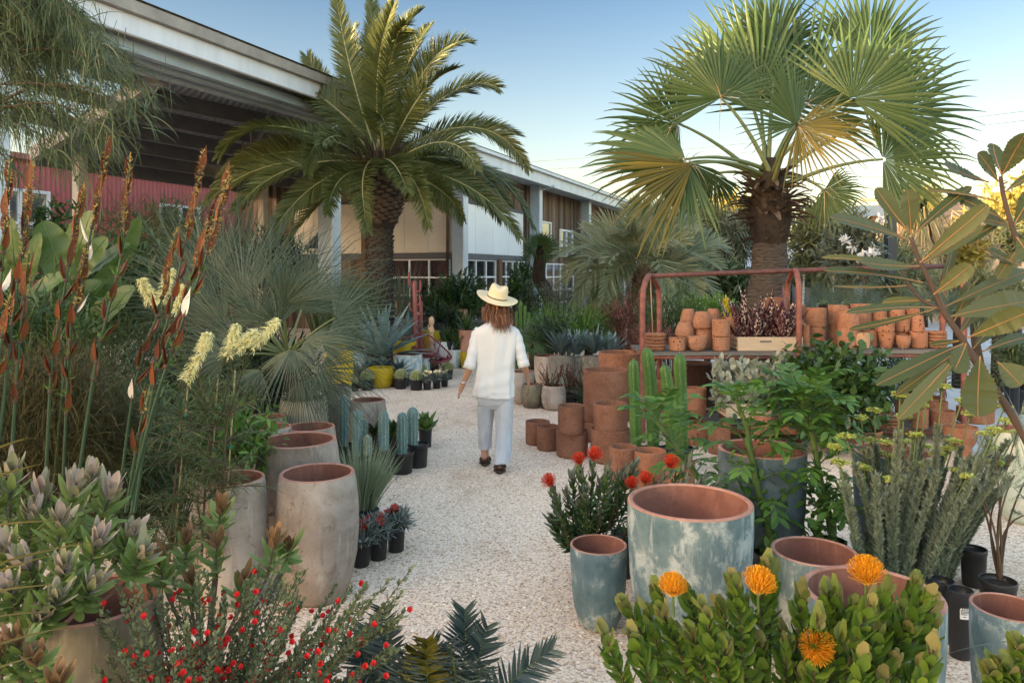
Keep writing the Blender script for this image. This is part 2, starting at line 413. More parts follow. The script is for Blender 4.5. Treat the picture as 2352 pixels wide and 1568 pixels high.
def m_planks(name, tones, bw=.16):
    """old boards, each with its own tone, running upright in the wall's own x"""
    s = N(name); tc = s.n('ShaderNodeTexCoord'); sx = s.n('ShaderNodeSeparateXYZ'); s.l(tc.outputs['UV'], sx.inputs[0])
    dv = s.n('ShaderNodeMath', operation='DIVIDE'); dv.inputs[1].default_value = bw; s.l(sx.outputs[0], dv.inputs[0])
    fl = s.n('ShaderNodeMath', operation='FLOOR'); s.l(dv.outputs[0], fl.inputs[0])
    fr = s.n('ShaderNodeMath', operation='FRACT'); s.l(dv.outputs[0], fr.inputs[0])
    wn = s.n('ShaderNodeTexWhiteNoise', noise_dimensions='1D'); s.l(fl.outputs[0], wn.inputs['W'])
    col = s.ramp(wn.outputs['Value'], tones, 'LINEAR')
    mp = s.n('ShaderNodeMapping'); mp.inputs['Scale'].default_value = (14, .7, 1); s.l(tc.outputs['UV'], mp.inputs['Vector'])
    cb = s.n('ShaderNodeVectorMath', operation='ADD'); s.l(mp.outputs[0], cb.inputs[0]); s.l(wn.outputs['Color'], cb.inputs[1])
    f = s.noise(cb.outputs[0], 3, 8, .65); k = s.ramp(f, [(.3, (.45, .45, .45)), (.7, (1.35, 1.35, 1.35))])
    col = s.mix(1.0, col, k, 'MULTIPLY')
    gap = s.ramp(fr.outputs[0], [(0, (.12, .12, .12)), (.06, (1, 1, 1)), (.95, (1, 1, 1)), (1, (.3, .3, .3))])
    col = s.mix(1.0, col, gap, 'MULTIPLY')
    s.bump(f, .4, .01)
    return s.fin(col, .85, 0, .2)
M['planks'] = m_planks('old_wood_boards', [(0, (.07, .05, .038)), (.3, (.14, .095, .065)), (.55, (.21, .135, .085)), (.8, (.26, .20, .15)), (1, (.10, .075, .06))])
def m_corr(name, c, per=.12):
    s = N(name); tc = s.n('ShaderNodeTexCoord'); sx = s.n('ShaderNodeSeparateXYZ'); s.l(tc.outputs['UV'], sx.inputs[0])
    dv = s.n('ShaderNodeMath', operation='MULTIPLY'); dv.inputs[1].default_value = 2*math.pi/per; s.l(sx.outputs[0], dv.inputs[0])
    sn = s.n('ShaderNodeMath', operation='SINE'); s.l(dv.outputs[0], sn.inputs[0])
    k = s.ramp(sn.outputs[0], [(0, tuple(np.array(c)*.78)), (1, c)])
    s.bump(sn.outputs[0], .7, .03)
    return s.fin(k, .55, 0, .35)
M['red_sheet'] = m_corr('red_corrugated_sheet', (.50, .13, .125), .16)
M['ceil_sheet'] = m_corr('dark_corrugated_ceiling', (.27, .285, .32), .3)
s = N('window_glass'); s.fin((.018, .021, .023), .04, 0, .9); M['glass'] = s.m
s = N('bright_window_glass'); s.fin((.28, .32, .34), .03, .75, .9); M['glass_b'] = s.m
def m_panel():
    s = N('translucent_wall_panel'); v = s.coord((1, 1, 1)); f = s.noise(v, .8, 4)
    col = s.ramp(f, [(.3, (.60, .55, .45)), (.7, (.74, .70, .60))]); s.fin(col, .35, 0, .4)
    return s.m
M['panel'] = m_panel()
s = N('white_wall_panel'); v = s.coord(); f = s.noise(v, .8, 4); M['panel_w'] = s.fin(s.ramp(f, [(.3, (.70, .72, .74)), (.7, (.80, .82, .82))]), .3, 0, .4)
s = N('yellowed_skylight_sheet'); s.fin((.62, .56, .36), .5, 0, .3)
t = s.n('ShaderNodeBsdfTranslucent'); t.inputs['Color'].default_value = (.8, .74, .5, 1); mx = s.n('ShaderNodeMixShader'); mx.inputs[0].default_value = .7
s.l(s.b.outputs[0], mx.inputs[1]); s.l(t.outputs[0], mx.inputs[2]); s.l(mx.outputs[0], s.out.inputs['Surface']); M['skylight'] = s.m

# ------------------------------------------------------------ sky, sun, camera
SUN_EL, SUN_AZ = math.radians(6.5), math.radians(-113.0)      # azimuth clockwise from the view direction
wd = bpy.data.worlds.new('World'); scene.world = wd; wd.use_nodes = True
nt = wd.node_tree; bg = nt.nodes['Background']
sky = nt.nodes.new('ShaderNodeTexSky'); sky.sky_type = 'NISHITA'; sky.sun_disc = False
sky.sun_elevation = SUN_EL; sky.sun_rotation = SUN_AZ; sky.air_density = 1.0; sky.dust_density = 2.2; sky.ozone_density = 0.9
# sky weighted by direction: dimmed ahead, left bright behind and overhead as added fill
tcw = nt.nodes.new('ShaderNodeTexCoord'); sxw = nt.nodes.new('ShaderNodeSeparateXYZ'); nt.links.new(tcw.outputs['Generated'], sxw.inputs[0])
rw = nt.nodes.new('ShaderNodeValToRGB'); mw_ = nt.nodes.new('ShaderNodeMapRange'); mw_.inputs[1].default_value = -.35; mw_.inputs[2].default_value = .70
nt.links.new(sxw.outputs[1], mw_.inputs[0]); nt.links.new(mw_.outputs[0], rw.inputs[0])
rw.color_ramp.elements[0].color = (.92, .88, .87, 1); rw.color_ramp.elements[1].color = (.245, .29, .365, 1)
mxw = nt.nodes.new('ShaderNodeMix'); mxw.data_type = 'RGBA'; mxw.blend_type = 'MULTIPLY'; mxw.inputs[0].default_value = 1.0
rz = nt.nodes.new('ShaderNodeValToRGB'); nt.links.new(sxw.outputs[2], rz.inputs[0])
rz.color_ramp.elements[0].position = .07; rz.color_ramp.elements[0].color = (.47, .42, .405, 1); rz.color_ramp.elements[1].position = .36; rz.color_ramp.elements[1].color = (.178, .222, .28, 1)
mfz = nt.nodes.new('ShaderNodeMix'); mfz.data_type = 'RGBA'; rt = nt.nodes.new('ShaderNodeValToRGB'); nt.links.new(sxw.outputs[2], rt.inputs[0]); rt.color_ramp.elements[0].position = .42; rt.color_ramp.elements[0].color = (1, 1, 1, 1); rt.color_ramp.elements[1].position = .8; rt.color_ramp.elements[1].color = (0, 0, 0, 1)
mlt = nt.nodes.new('ShaderNodeMath'); mlt.operation = 'MULTIPLY'; nt.links.new(mw_.outputs[0], mlt.inputs[0]); nt.links.new(rt.outputs[0], mlt.inputs[1]); nt.links.new(mlt.outputs[0], mfz.inputs[0]); mfz.inputs[6].default_value = (1.0, .91, .86, 1); nt.links.new(rz.outputs[0], mfz.inputs[7])
nt.links.new(sky.outputs[0], mxw.inputs[6]); nt.links.new(mfz.outputs[2], mxw.inputs[7])
nt.links.new(mxw.outputs[2], bg.inputs[0]); bg.inputs[1].default_value = .15
sl = bpy.data.lights.new('sun', 'SUN'); sl.energy = 2.0; sl.angle = math.radians(.5); sl.color = (1.0, .77, .46)
so = bpy.data.objects.new('sun', sl); COL.objects.link(so)
sv = Vector((math.sin(SUN_AZ)*math.cos(SUN_EL), math.cos(SUN_AZ)*math.cos(SUN_EL), math.sin(SUN_EL)))
so.rotation_euler = sv.to_track_quat('Z', 'Y').to_euler(); so.location = sv*60
cd = bpy.data.cameras.new('camera'); cam = bpy.data.objects.new('camera', cd); COL.objects.link(cam)
cam.location = (0, 0, CH); cam.rotation_euler = (math.pi/2, 0, 0)
cd.sensor_width = 36; cd.lens = 36*F/W; cd.shift_y = -(784-HZ)/W; cd.clip_end = 500; cd.clip_start = .05
scene.camera = cam
vs = scene.view_settings; vs.view_transform = 'Standard'; vs.look = 'None'; vs.exposure = 3.1; vs.gamma = 1.0; vs.use_curve_mapping = False
scene.cycles.max_bounces = 6; scene.cycles.diffuse_bounces = 3; scene.cycles.transmission_bounces = 4

# ------------------------------------------------------------ ground
def m_gravel():
    s = N('pale_gravel'); v = s.coord(rand=False)
    nv = s.n('ShaderNodeTexNoise'); nv.inputs['Scale'].default_value = 40; s.l(v, nv.inputs['Vector'])
    va = s.n('ShaderNodeVectorMath', operation='MULTIPLY_ADD'); va.inputs[1].default_value = (.012, .012, 0); s.l(nv.outputs['Color'], va.inputs[0]); s.l(v, va.inputs[2])
    vo = s.n('ShaderNodeTexVoronoi'); vo.inputs['Scale'].default_value = 84; s.l(va.outputs[0], vo.inputs['Vector'])
    sp = s.n('ShaderNodeSeparateColor'); s.l(vo.outputs['Color'], sp.inputs[0])
    col = s.ramp(sp.outputs[0], [(0, (.40, .27, .18)), (.10, (.62, .47, .33)), (.22, (.82, .64, .48)), (.5, (.90, .73, .575)), (.8, (.93, .80, .665)), (1, (.74, .63, .56))])
    edge = s.ramp(vo.outputs['Distance'], [(.4, (1, 1, 1)), (.95, (.6, .52, .45))])
    col = s.mix(1.0, col, edge, 'MULTIPLY')
    big = s.noise(v, .9, 8, .68); kb = s.ramp(big, [(.30, (.70, .62, .54)), (.44, (.96, .93, .90)), (.7, (1.04, 1.03, 1.02))])
    col = s.mix(1.0, col, kb, 'MULTIPLY')
    inv = s.n('ShaderNodeInvert'); s.l(vo.outputs['Distance'], inv.inputs['Color'])
    s.bump(inv.outputs[0], .5, .004)
    return s.fin(col, .92, 0, .2)
M['gravel'] = m_gravel()
mb = MB(); mb.add([(-120, -30, 0), (120, -30, 0), (120, 200, 0), (-120, 200, 0)], [0, 1, 2, 3])
g = mb.build('ground', M['gravel']); tag(g, 'pale pebbly gravel ground between the pots', 'ground', kind='structure')
M['paving'] = m_plain('pale_concrete_paving', (.50, .50, .50), .85, 0, .1, 1.5, .1)
mb = MB(); e = [(3.75, 4.2), (4.55, 7.2), (4.9, 9.2), (2.6, 10.4), (2.2, 12.6), (5, 20), (30, 40), (40, 20), (30, 4)]
mb.add([(x, y, .004) for x, y in e], list(range(len(e))))
tag(mb.build('pavement', M['paving']), 'pale concrete paving behind the pot rack', 'pavement', kind='structure')
# loose pebbles lying on the near gravel
rs = np.random.RandomState(3); mb = MB(); n = 9000
yy = 2.2+4.6*rs.rand(n)**1.3; xx = rs.uniform(-1, 1, n)*(.35+.34*yy)
tv = np.array([(1, 0, 0), (0, 1, 0), (-1, 0, 0), (0, -1, 0), (0, 0, 1), (.6, .6, .6), (-.6, .6, .55), (-.6, -.6, .6), (.6, -.6, .5)])
tf = np.array([(0, 5, 4), (0, 1, 5), (5, 1, 6), (5, 6, 4), (1, 2, 6), (2, 7, 6), (6, 7, 4), (2, 3, 7), (7, 3, 8), (7, 8, 4), (3, 0, 8), (8, 0, 4)])
sz = rs.uniform(.004, .0105, n); an = rs.rand(n)*6.28
c, s_ = np.cos(an), np.sin(an); st = rs.uniform(.6, 1, n)
X = tv[None, :, 0]*sz[:, None]; Y = tv[None, :, 1]*(sz*st)[:, None]; Z = tv[None, :, 2]*(sz*.7)[:, None]
V = np.stack([X*c[:, None]-Y*s_[:, None]+xx[:, None], X*s_[:, None]+Y*c[:, None]+yy[:, None], Z-.001], -1)
mb.add(V.reshape(-1, 3), (tf[None]+np.arange(n)[:, None, None]*9).reshape(-1, 3))
leaf('pebble', (.60, .46, .34), (.92, .83, .73), rough=.9, tr=0)
tag(mb.build('pebbles', M['pebble'], smooth=False), 'loose pebbles scattered over the gravel path', 'pebbles', kind='stuff')

# dry leaf litter along the edges of the path
rs = np.random.RandomState(4); mb = MB(); n = 1500; sgn = np.where(rs.rand(n) < .5, -1, 1); yy = 2.4+7*rs.rand(n)**1.3
xx = np.where(sgn < 0, -1.05+.03*yy, .62+.06*yy)+sgn*np.abs(rs.normal(0, .35, n)); az = rs.uniform(0, 6.283, n)
mb.blades(np.stack([xx, yy, rs.uniform(.004, .012, n)], 1), np.stack([np.cos(az), np.sin(az), rs.normal(0, .12, n)], 1), rs.uniform(.012, .05, n), rs.uniform(.003, .011, n), .3, 3, [.3, 1, .8, .1], rs.uniform(-.4, .4, n))
leaf('litter_straw', (.10, .06, .03), (.34, .24, .13), rough=.8, tr=0)
tag(mb.build('leaf_litter', M['litter_straw']), 'dry leaf litter and twigs scattered along the edges of the gravel path', 'leaf litter', kind='stuff')
# ------------------------------------------------------------ nursery building (long shed, eave running away to the right)
an = math.radians(23.0); AX = A(math.sin(an), math.cos(an), 0); BX = A(-math.cos(an), math.sin(an), 0)
C0 = A((1057-1176)/F*21, 21, 0)
def bp(s, b, z): return C0+AX*s+BX*b+A(0, 0, z)
def uvquad(mb, o, eu, ev, wu, wv, mat=0):
    mb.uvs = getattr(mb, 'uvs', [])
    o = np.asarray(o, float); mb.add([o, o+eu*wu, o+eu*wu+ev*wv, o+ev*wv], [0, 1, 2, 3], mat)
    mb.uvs.append(np.array([(0, 0), (wu, 0), (wu, wv), (0, wv)])+np.array([np.dot(o, eu), o[2]]))
def put_uv(o, mb):
    uv = o.data.uv_layers.new(name='UVMap'); uv.data.foreach_set('uv', np.concatenate(mb.uvs).astype(np.float32).ravel())
UP = A(0, 0, 1)
bld = thing('nursery_building', bp(0, 0, 0), 'long wood clad nursery shed with grey steel columns and white glazed doors', 'building')
# columns
for k in range(-2, 5):
    s0 = 6*k-(.85 if k == -2 else 0)
    ch_ = 5.2 if k < 0 else 4.86; mb = MB(); c = bp(s0, 0, ch_/2)
    mb.box(c, .03, .30, ch_, 0, AX, BX)
    mb.box(c+BX*.165, .30, .028, ch_, 0, AX, BX); mb.box(c-BX*.165, .30, .028, ch_, 1, AX, BX)
    mb.box(c-AX*.13, .04, .30, ch_, 0, AX, BX)
    mb.build('column', [M['steel_paint'], M['galv']], bld, False)
# fascia / gutter along the whole eave
mb = MB()
mb.bar(bp(-16, -.55, 5.25), bp(-5.2, -.55, 5.25), .04, .30, 0); mb.bar(bp(-16, -.62, 5.49), bp(-5.2, -.62, 5.49), .10, .17, 1); mb.bar(bp(-5.2, -.64, 5.22), bp(26, -.64, 5.22), .12, .09, 2); mb.bar(bp(-16, -.58, 5.095), bp(-5.2, -.58, 5.095), .07, .025, 1)
for s_ in np.arange(-15, -5.5, 1.9): mb.bar(bp(s_, -.575, 5.11), bp(s_, -.575, 5.40), .012, .02, 1)
mb.bar(bp(-5.2, -.55, 4.99), bp(26, -.55, 4.99), .05, .36, 2)
mb.build('fascia', [M['white_metal'], M['roof_brown'], M['galv']], bld, False)
mb = MB(); mb.bar(bp(6.1, -.66, 5.15), bp(6.1, -.66, 4.85), .08, .08); mb.bar(bp(6.1, -.66, 4.85), bp(6.1, -.2, 4.75), .08, .08); mb.bar(bp(6.1, -.2, 4.75), bp(6.1, -.2, .2), .08, .08)
mb.build('downpipe', M['galv'], bld, False)
mb = MB()
mb.add([bp(-16, -.68, 5.58), bp(-5.2, -.68, 5.58), bp(-5.2, 3.6, 5.62), bp(-16, 1.2, 5.60)], [0, 1, 2, 3]); mb.add([bp(-16, -.68, 5.61), bp(-5.2, -.68, 5.61), bp(-5.2, 3.6, 5.66), bp(-16, 1.2, 5.64)], [3, 2, 1, 0])
mb.add([bp(-5.2, -.68, 5.27), bp(26, -.68, 5.27), bp(26, 3.6, 5.34), bp(-5.2, 3.6, 5.34)], [0, 1, 2, 3]); mb.add([bp(-5.2, -.68, 5.30), bp(26, -.68, 5.30), bp(26, 3.6, 5.38), bp(-5.2, 3.6, 5.38)], [3, 2, 1, 0])
mb.add([bp(-5.2, 3.6, 5.36), bp(26, 3.6, 5.36), bp(26, 9, 5.3), bp(-5.2, 9, 5.3)], [0, 1, 2, 3])
mb.build('roof', M['roof_brown'], bld, False)
# soffit and girder under the front eave
P1, P2 = P(372, 158, 12.7), P(742, 240, 15.2); Q1, Q2 = P(77, 345, 17.1), P(490, 405, 21.8)
Q3 = Q2+AX*4.5
mb = MB()
mb.add([bp(-15.5, -.525, 5.12), bp(-5.7, -.525, 5.12), P2+A(.3, .3, .13), P1+A(0, 0, .13)], [0, 1, 2, 3]); mb.add([bp(-5.2, -.52, 4.84), bp(26, -.52, 4.84), bp(26, .43, 4.92), bp(-5.2, .43, 4.92)], [0, 1, 2, 3])
for dz, b in ((5.0, -.38), (4.96, -.1), (4.92, .22)):
    mb.bar(bp(-12.3, b, dz), bp(-6, b*.5, dz+.03), .14, .16, 0)
mb.bar(P1, P2, .2, .34, 1); mb.bar(bp(-12.3, .1, 4.7), P1, .14, .22, 1)
mb.build('eave_girder', [M['steel_paint'], M['galv']], bld, False)
# dark corrugated ceiling on purlins, two yellowed skylight sheets
NR, NC = 6, 14
def cl(i, j):
    a = P1+(Q1-P1)*(i/NR); b = P2+(Q3-P2)*(i/NR); return a+(b-a)*(j/NC)
mb = MB(); mb.uvs = []
for i in range(NR):
    for j in range(NC):
        lit = (i == 4 and j in (1, 2)) or (i == 4 and j in (7, 8))
        mb.add([cl(i, j), cl(i, j+1), cl(i+1, j+1), cl(i+1, j)], [0, 1, 2, 3], 1 if lit else 0)
        mb.uvs.append(np.array([(j, i), (j+1, i), (j+1, i+1), (j, i+1)])*.6)
o = mb.build('canopy_ceiling', [M['ceil_sheet'], M['skylight']], bld, False); put_uv(o, mb)
mb = MB()
for i in range(1, NR+1):
    dn = A(0, 0, -.14); mb.bar(cl(i, 0)+dn, cl(i, NC)+dn, .14, .3 if i < NR else .42, 0)
mb.bar(cl(0, 9)-A(0, 0, .3), cl(NR, 9)-A(0, 0, .3), .06, .1, 0)
for i in (1, 2, 3, 4):
    mb.bar(cl(i, 8)-A(0, 0, .3), cl(i, 8)-A(0, 0, .75), .03, .03, 0, (0, 1, 0))
mb.build('purlin', M['dark_beam'], bld, False)
mb = MB(); mb.bar(P1-A(0, 0, .1), Q1-A(0, 0, .1), .16, .3, 0)
for t, dz in ((.14, 0), (.36, 0), (.62, -.05)):
    a = P1+(Q1-P1)*t; b_ = bp(-12.3, 0, 0)+(Q1-P1)*t*1.0; b_ = A(b_[0], b_[1], a[2]-.05); mb.bar(a+A(0, 0, dz), b_-AX*1.5, .12, .24, 0)
mb.build('open_rafter', M['pale_beam'], bld, False)
# posts at the far side of the canopy
for s0 in (-7, -1, 5):
    mb = MB(); c = bp(s0, 6.2, 2.25); mb.box(c, .22, .22, 4.5, 0, AX, BX); mb.build('post', M['concrete'], bld, False)

def wall(mb, s0, s1, z0, z1, b, dirn, org):
    if dirn == 'A': uvquad(mb, bp(s0, b, z0), AX, UP, s1-s0, z1-z0)
    else: uvquad(mb, bp(b, s0, z0), BX, UP, s1-s0, z1-z0)
# right wing boarding: whole wall in old boards with the openings standing proud
mb = MB(); mb.uvs = []
wall(mb, 0, 26, 0, 5.1, .45, 'A', 0); wall(mb, .2, 8.5, 0, 5.1, .25, 'B', 0)
o = mb.build('board_wall', M['planks'], bld, False); put_uv(o, mb)
def window(s0, s1, z0, z1, cols, rows, dirn, gm='glass', fw=.05, fm='white_paint', name='window', off=0.0):
    """glazed opening, standing proud of the boards"""
    d = AX if dirn == 'A' else BX; nn = -BX if dirn == 'A' else -AX
    o0 = (lambda a, z: bp(a, .45, z)-BX*0) if dirn == 'A' else (lambda a, z: bp(.25, a, z))
    mb = MB(); base = nn*.05
    for i in range(cols+1):
        a = s0+(s1-s0)*i/cols; mb.box(o0(a, (z0+z1)/2)+base, fw, .06, z1-z0+fw, 0, d, nn)
    for j in range(rows+1):
        z = z0+(z1-z0)*j/rows; mb.box(o0((s0+s1)/2, z)+base*1.06, s1-s0-fw, .05, fw, 0, d, nn)
    fr = mb.build(name, M[fm], bld, False)
    mb = MB(); mb.add([o0(s0, z0)+nn*.03, o0(s1, z0)+nn*.03, o0(s1, z1)+nn*.03, o0(s0, z1)+nn*.03], [0, 1, 2, 3])
    mb.build('pane', M[gm], fr, False)
def panelrow(s0, s1, z0, z1, n, dirn, m):
    d = AX if dirn == 'A' else BX; nn = -BX if dirn == 'A' else -AX
    o0 = (lambda a, z: bp(a, .45, z)) if dirn == 'A' else (lambda a, z: bp(.25, a, z))
    mb = MB(); w = (s1-s0)/n
    for i in range(n):
        mb.box(o0(s0+w*(i+.5), (z0+z1)/2)+nn*.04, w-.012, .04, z1-z0, 0, d, nn)
    for z in (z0-.1, z1+.05): mb.box(o0((s0+s1)/2, z)+nn*.06, s1-s0+.1, .1, .18 if z < z0 else .08, 1, d, nn)
    mb.build('light_panel', [M[m], M['dark_beam']], bld, False)
panelrow(.5, 5.7, 2.35, 3.85, 4, 'A', 'panel_w'); panelrow(.35, 2.75, 2.35, 3.85, 3, 'B', 'panel'); panelrow(2.95, 6.0, 2.35, 3.85, 4, 'B', 'panel')
window(.35, 3.3, .05, 2.15, 4, 4, 'A', name='garage_door'); window(3.65, 5.8, .05, 2.15, 4, 4, 'A', name='garage_door')
window(.45, 3.1, .05, 2.15, 4, 4, 'B', name='garage_door')
window(6.4, 8.6, 2.6, 3.7, 1, 1, 'A', 'glass_b', .06, 'white_paint'); window(9.7, 11.3, 2.45, 3.5, 2, 1, 'A', 'glass_b', .08)
window(12.6, 13.6, 2.6, 3.7, 1, 1, 'A', 'glass_b'); window(15, 17.5, 2.9, 4.2, 2, 1, 'A', 'glass_b', .08); window(20, 23, 2.9, 4.2, 2, 1, 'A', 'glass_b', .08)
window(6.4, 11.4, .05, 2.1, 6, 4, 'A', name='garage_door')
# posts between doors, beam under the panels already in place
mb = MB(); mb.box(bp(3.48, .33, 1.1), .24, .12, 2.2, 0, AX, BX); mb.box(bp(.1, .12, 1.15), .14, .3, 2.3, 0, AX, BX); mb.box(bp(.18, 3.3, 2.0), .12, .25, 4.0, 0, AX, BX)
mb.build('door_post', m_plain('brown_post', (.15, .085, .05), .8, 0, .3, 5, .3, .3, (6, 6, .6)), bld, False)
# hanging cone lamp on the shed
lp = P(727, 570, 16.8)
mb = MB(); mb.lathe(lp, [(.02, .28), (.06, .27), (.24, 0), (.22, 0), (.05, .24)], 20); mb.bar(lp+A(0, 0, .28), lp+A(.0, .5, .55), .03, .03)
tag(mb.build('wall_lamp', M['lamp_grey'], loc=lp), 'dark grey cone lamp hanging beside the second shed column', 'lamp')

# ------------------------------------------------------------ red shed behind the canopy
red = thing('red_shed', bp(-4, 12, 0), 'red corrugated metal shed with white framed windows beyond the canopy', 'building')
mb = MB(); mb.uvs = []; s0, s1 = -52, 9
uvquad(mb, bp(s0, 12, 0), AX, UP, s1-s0, 5.05); uvquad(mb, bp(s1, 12, 0), BX, UP, 8, 5.05)
uvquad(mb, bp(-52, 11.95, 0), AX, UP, 33, 8.2); uvquad(mb, bp(-19, 11.95, 0), BX, UP, 9, 8.2)  # taller stretch out of view, added to keep the low sun off the palms
o = mb.build('wall', M['red_sheet'], red, False); put_uv(o, mb)
mb = MB(); mb.bar(bp(s0, 11.9, 5.13), bp(s1, 11.9, 5.13), .3, .16, 0); mb.add([bp(s0, 11.8, 5.22), bp(s1, 11.8, 5.22), bp(s1, 20, 6.4), bp(s0, 20, 6.4)], [0, 1, 2, 3], 0)
mb.build('roof', m_plain('dull_red_trim', (.30, .09, .08), .6), red, False)
for k, a in enumerate((-4.6, 1.2, 6.0)):
    mb = MB(); w, h = 1.7, 1.9
    for dx in (-w/2, 0, w/2): mb.box(bp(a+dx, 11.93, 3.2), .09, .08, h+.09, 0, AX, BX)
    for z in (2.25, 3.2, 4.15): mb.box(bp(a, 11.925, z), w-.09, .07, .09, 0, AX, BX)
    f_ = mb.build('window', M['white_paint'], red, False)
    mb = MB(); mb.add([bp(a-w/2, 11.96, 2.25), bp(a+w/2, 11.96, 2.25), bp(a+w/2, 11.96, 4.15), bp(a-w/2, 11.96, 4.15)], [0, 1, 2, 3]); mb.build('pane', M['glass_b'], f_, False)
# low timber house and storage beneath the canopy's far side is left to planting

# ------------------------------------------------------------ far right: white house, brown house, picket fence, cart, frame, wires
def house(c, ax, w, dpt, h, rh, wm, rm, label):
    hs = thing('house', c, label, 'house'); ax = nrm(ax); ay = np.cross(UP, ax); c = np.asarray(c, float)
    mb = MB(); mb.box(c+UP*h/2, w, dpt, h, 0, ax, ay); mb.build('wall', wm, hs, False)
    mb = MB(); a = w/2+.4; b = dpt/2+.4
    v = [c+ax*x+ay*y+UP*z for x, y, z in ((-a, -b, h-.1), (a, -b, h-.1), (a, 0, h+rh), (-a, 0, h+rh), (a, b, h-.1), (-a, b, h-.1))]
    v2 = [p-UP*.15 for p in v]
    mb.add(v, [[0, 1, 2, 3], [3, 2, 4, 5]]); mb.add(v2, [[3, 2, 1, 0], [5, 4, 2, 3]]); mb.add([v[0], v[1], v2[1], v2[0]], [3, 2, 1, 0])
    mb.add([c+ax*(w/2)-ay*(dpt/2)+UP*h, c+ax*(w/2)+ay*(dpt/2)+UP*h, c+ax*(w/2)+UP*(h+rh*.92)], [0, 1, 2], 1); mb.add([c-ax*(w/2)-ay*(dpt/2)+UP*h, c-ax*(w/2)+ay*(dpt/2)+UP*h, c-ax*(w/2)+UP*(h+rh*.92)], [0, 1, 2], 1)
    mb.build('roof', [rm, wm], hs, False)
    for x in (-w*.25, w*.25):
        mb = MB(); mb.box(c+ax*x-ay*(dpt/2+.02)+UP*h*.55, 1.3, .1, 1.4, 0, ax, ay); fr = mb.build('window', M['white_paint'], hs, False)
        mb = MB(); mb.box(c+ax*x-ay*(dpt/2+.06)+UP*h*.55, 1.1, .04, 1.2, 0, ax, ay); mb.build('pane', M['glass'], fr, False)
    return hs
house(P(1690, 712, 45)*A(1, 1, 0), A(1, -.1, 0), 12, 8, 2.1, 1.5, m_plain('cream_wall', (.62, .54, .42), .8), m_plain('pale_blue_roof', (.50, .54, .60), .6), 'low cream house with a pale roof far behind the slender trees')
house(P(2330, 700, 40)*A(1, 1, 0), A(1, .15, 0), 14, 8, 3.6, 2.0, m_plain('tan_shingle_wall', (.30, .20, .12), .8), m_plain('brown_roof', (.16, .11, .08), .8), 'brown shingled house far behind the picket fence')
mb = MB(); rs = np.random.RandomState(8); f0, f1 = P(2140, 690, 27), P(2420, 690, 22)
for k in range(46):
    p = f0+(f1-f0)*(k/45); h = 2.05+.12*rs.randn(); dd = nrm(f1-f0); q = A(p[0], p[1], 0)
    mb.box(q+UP*h/2, .1, .025, h, 0, dd, np.cross(UP, dd)); t = q+UP*h; mb.add([t-dd*.05, t+dd*.05, t+UP*.1], [0, 1, 2])
for z in (.6, 1.6): mb.bar(A(f0[0], f0[1]+.04, z), A(f1[0], f1[1]+.04, z), .04, .09)
tag(mb.build('picket_fence', m_plain('bleached_picket', (.45, .38, .29), .8, 0, .2), loc=A(f0[0], f0[1], 0), smooth=False), 'bleached wooden picket fence in front of the brown house', 'fence')
# steel pergola frame
pg = thing('steel_frame', P(2035, 712, 17)*A(1, 1, 0), 'dark grey steel frame of posts and a crossbeam behind the large leaved shrub', 'frame')
for u, m_ in ((1975, 'steel_paint'), (2045, 'lamp_grey')):
    mb = MB(); p = P(u, 700, 17); p[2] = 0; mb.box(p+UP*1.65, .2, .2, 3.3); mb.build('post', M[m_], pg, False)
mb = MB(); mb.bar(P(1930, 488, 17), P(2042, 482, 17)+A(.1, 0, 0), .16, .24); mb.build('crossbeam', M['steel_paint'], pg, False)
# utility pole and wires
mb = MB(); p = P(2023, 640, 33); p[2] = 0; mb.tube([p, p+UP*5.2], [.12, .10], 10); mb.bar(p+A(-.9, 0, 5.0), p+A(.9, 0, 5.0), .1, .1)
tag(mb.build('utility_pole', m_plain('tan_pole', (.36, .24, .14), .8), loc=p), 'slim tan utility pole rising behind the fan palm fronds', 'pole')
for i, (a, b_) in enumerate((((1215, 372, 60), (2360, 255, 40)), ((1220, 392, 60), (2360, 276, 40)), ((1900, 402, 50), (2400, 385, 34)))):
    mb = MB(); pa, pb = P(*a), P(*b_); mid = (pa+pb)/2-A(0, 0, .5); mb.tube(bez(pa, mid, pb, 16), .014, 5)
    tag(mb.build('power_line', M['lamp_grey'], loc=pa), ['topmost overhead power line crossing the sky between the two palms', 'second overhead power line just below the topmost one', 'lowest overhead power line at the far right above the brown house'][i], 'power line', 'overhead power lines')
# golf cart
gc0 = P(1880, 712, 20)*A(1, 1, 0)
gc = thing('utility_cart', gc0, 'white utility cart with a flat roof parked behind the pot rack', 'cart')
mb = MB(); mb.box(gc0+UP*1.86, 1.5, 1.15, .06); mb.box(gc0+A(0, 0, 1.82), 1.4, 1.05, .04); mb.build('roof', M['white_paint'], gc)
for x in (-.62, .62):
    for y in (-.5, .5):
        mb = MB(); mb.bar(gc0+A(x, y, .75), gc0+A(x*.95, y, 1.8), .04, .04); mb.build('roof_post', M['white_paint'], gc, False)
mb = MB(); mb.box(gc0+A(-.15, 0, .55), 1.8, 1.1, .4); mb.box(gc0+A(.75, 0, .72), .5, 1.05, .5); mb.build('body', M['white_paint'], gc, False)
for y in (-.27, .27):
    mb = MB(); mb.box(gc0+A(-.2, y, .85), .55, .48, .18); mb.box(gc0+A(-.46, y, 1.12), .12, .48, .5); mb.build('seat', M['cart_seat'], gc)
for x in (-.75, .7):
    for y in (-.52, .52):
        mb = MB(); t = np.linspace(0, 2*math.pi, 17); mb.tube([gc0+A(x+.16*math.cos(q), y, .23+.16*math.sin(q)) for q in t], .07, 8); mb.build('wheel', M['black_bag'], gc)
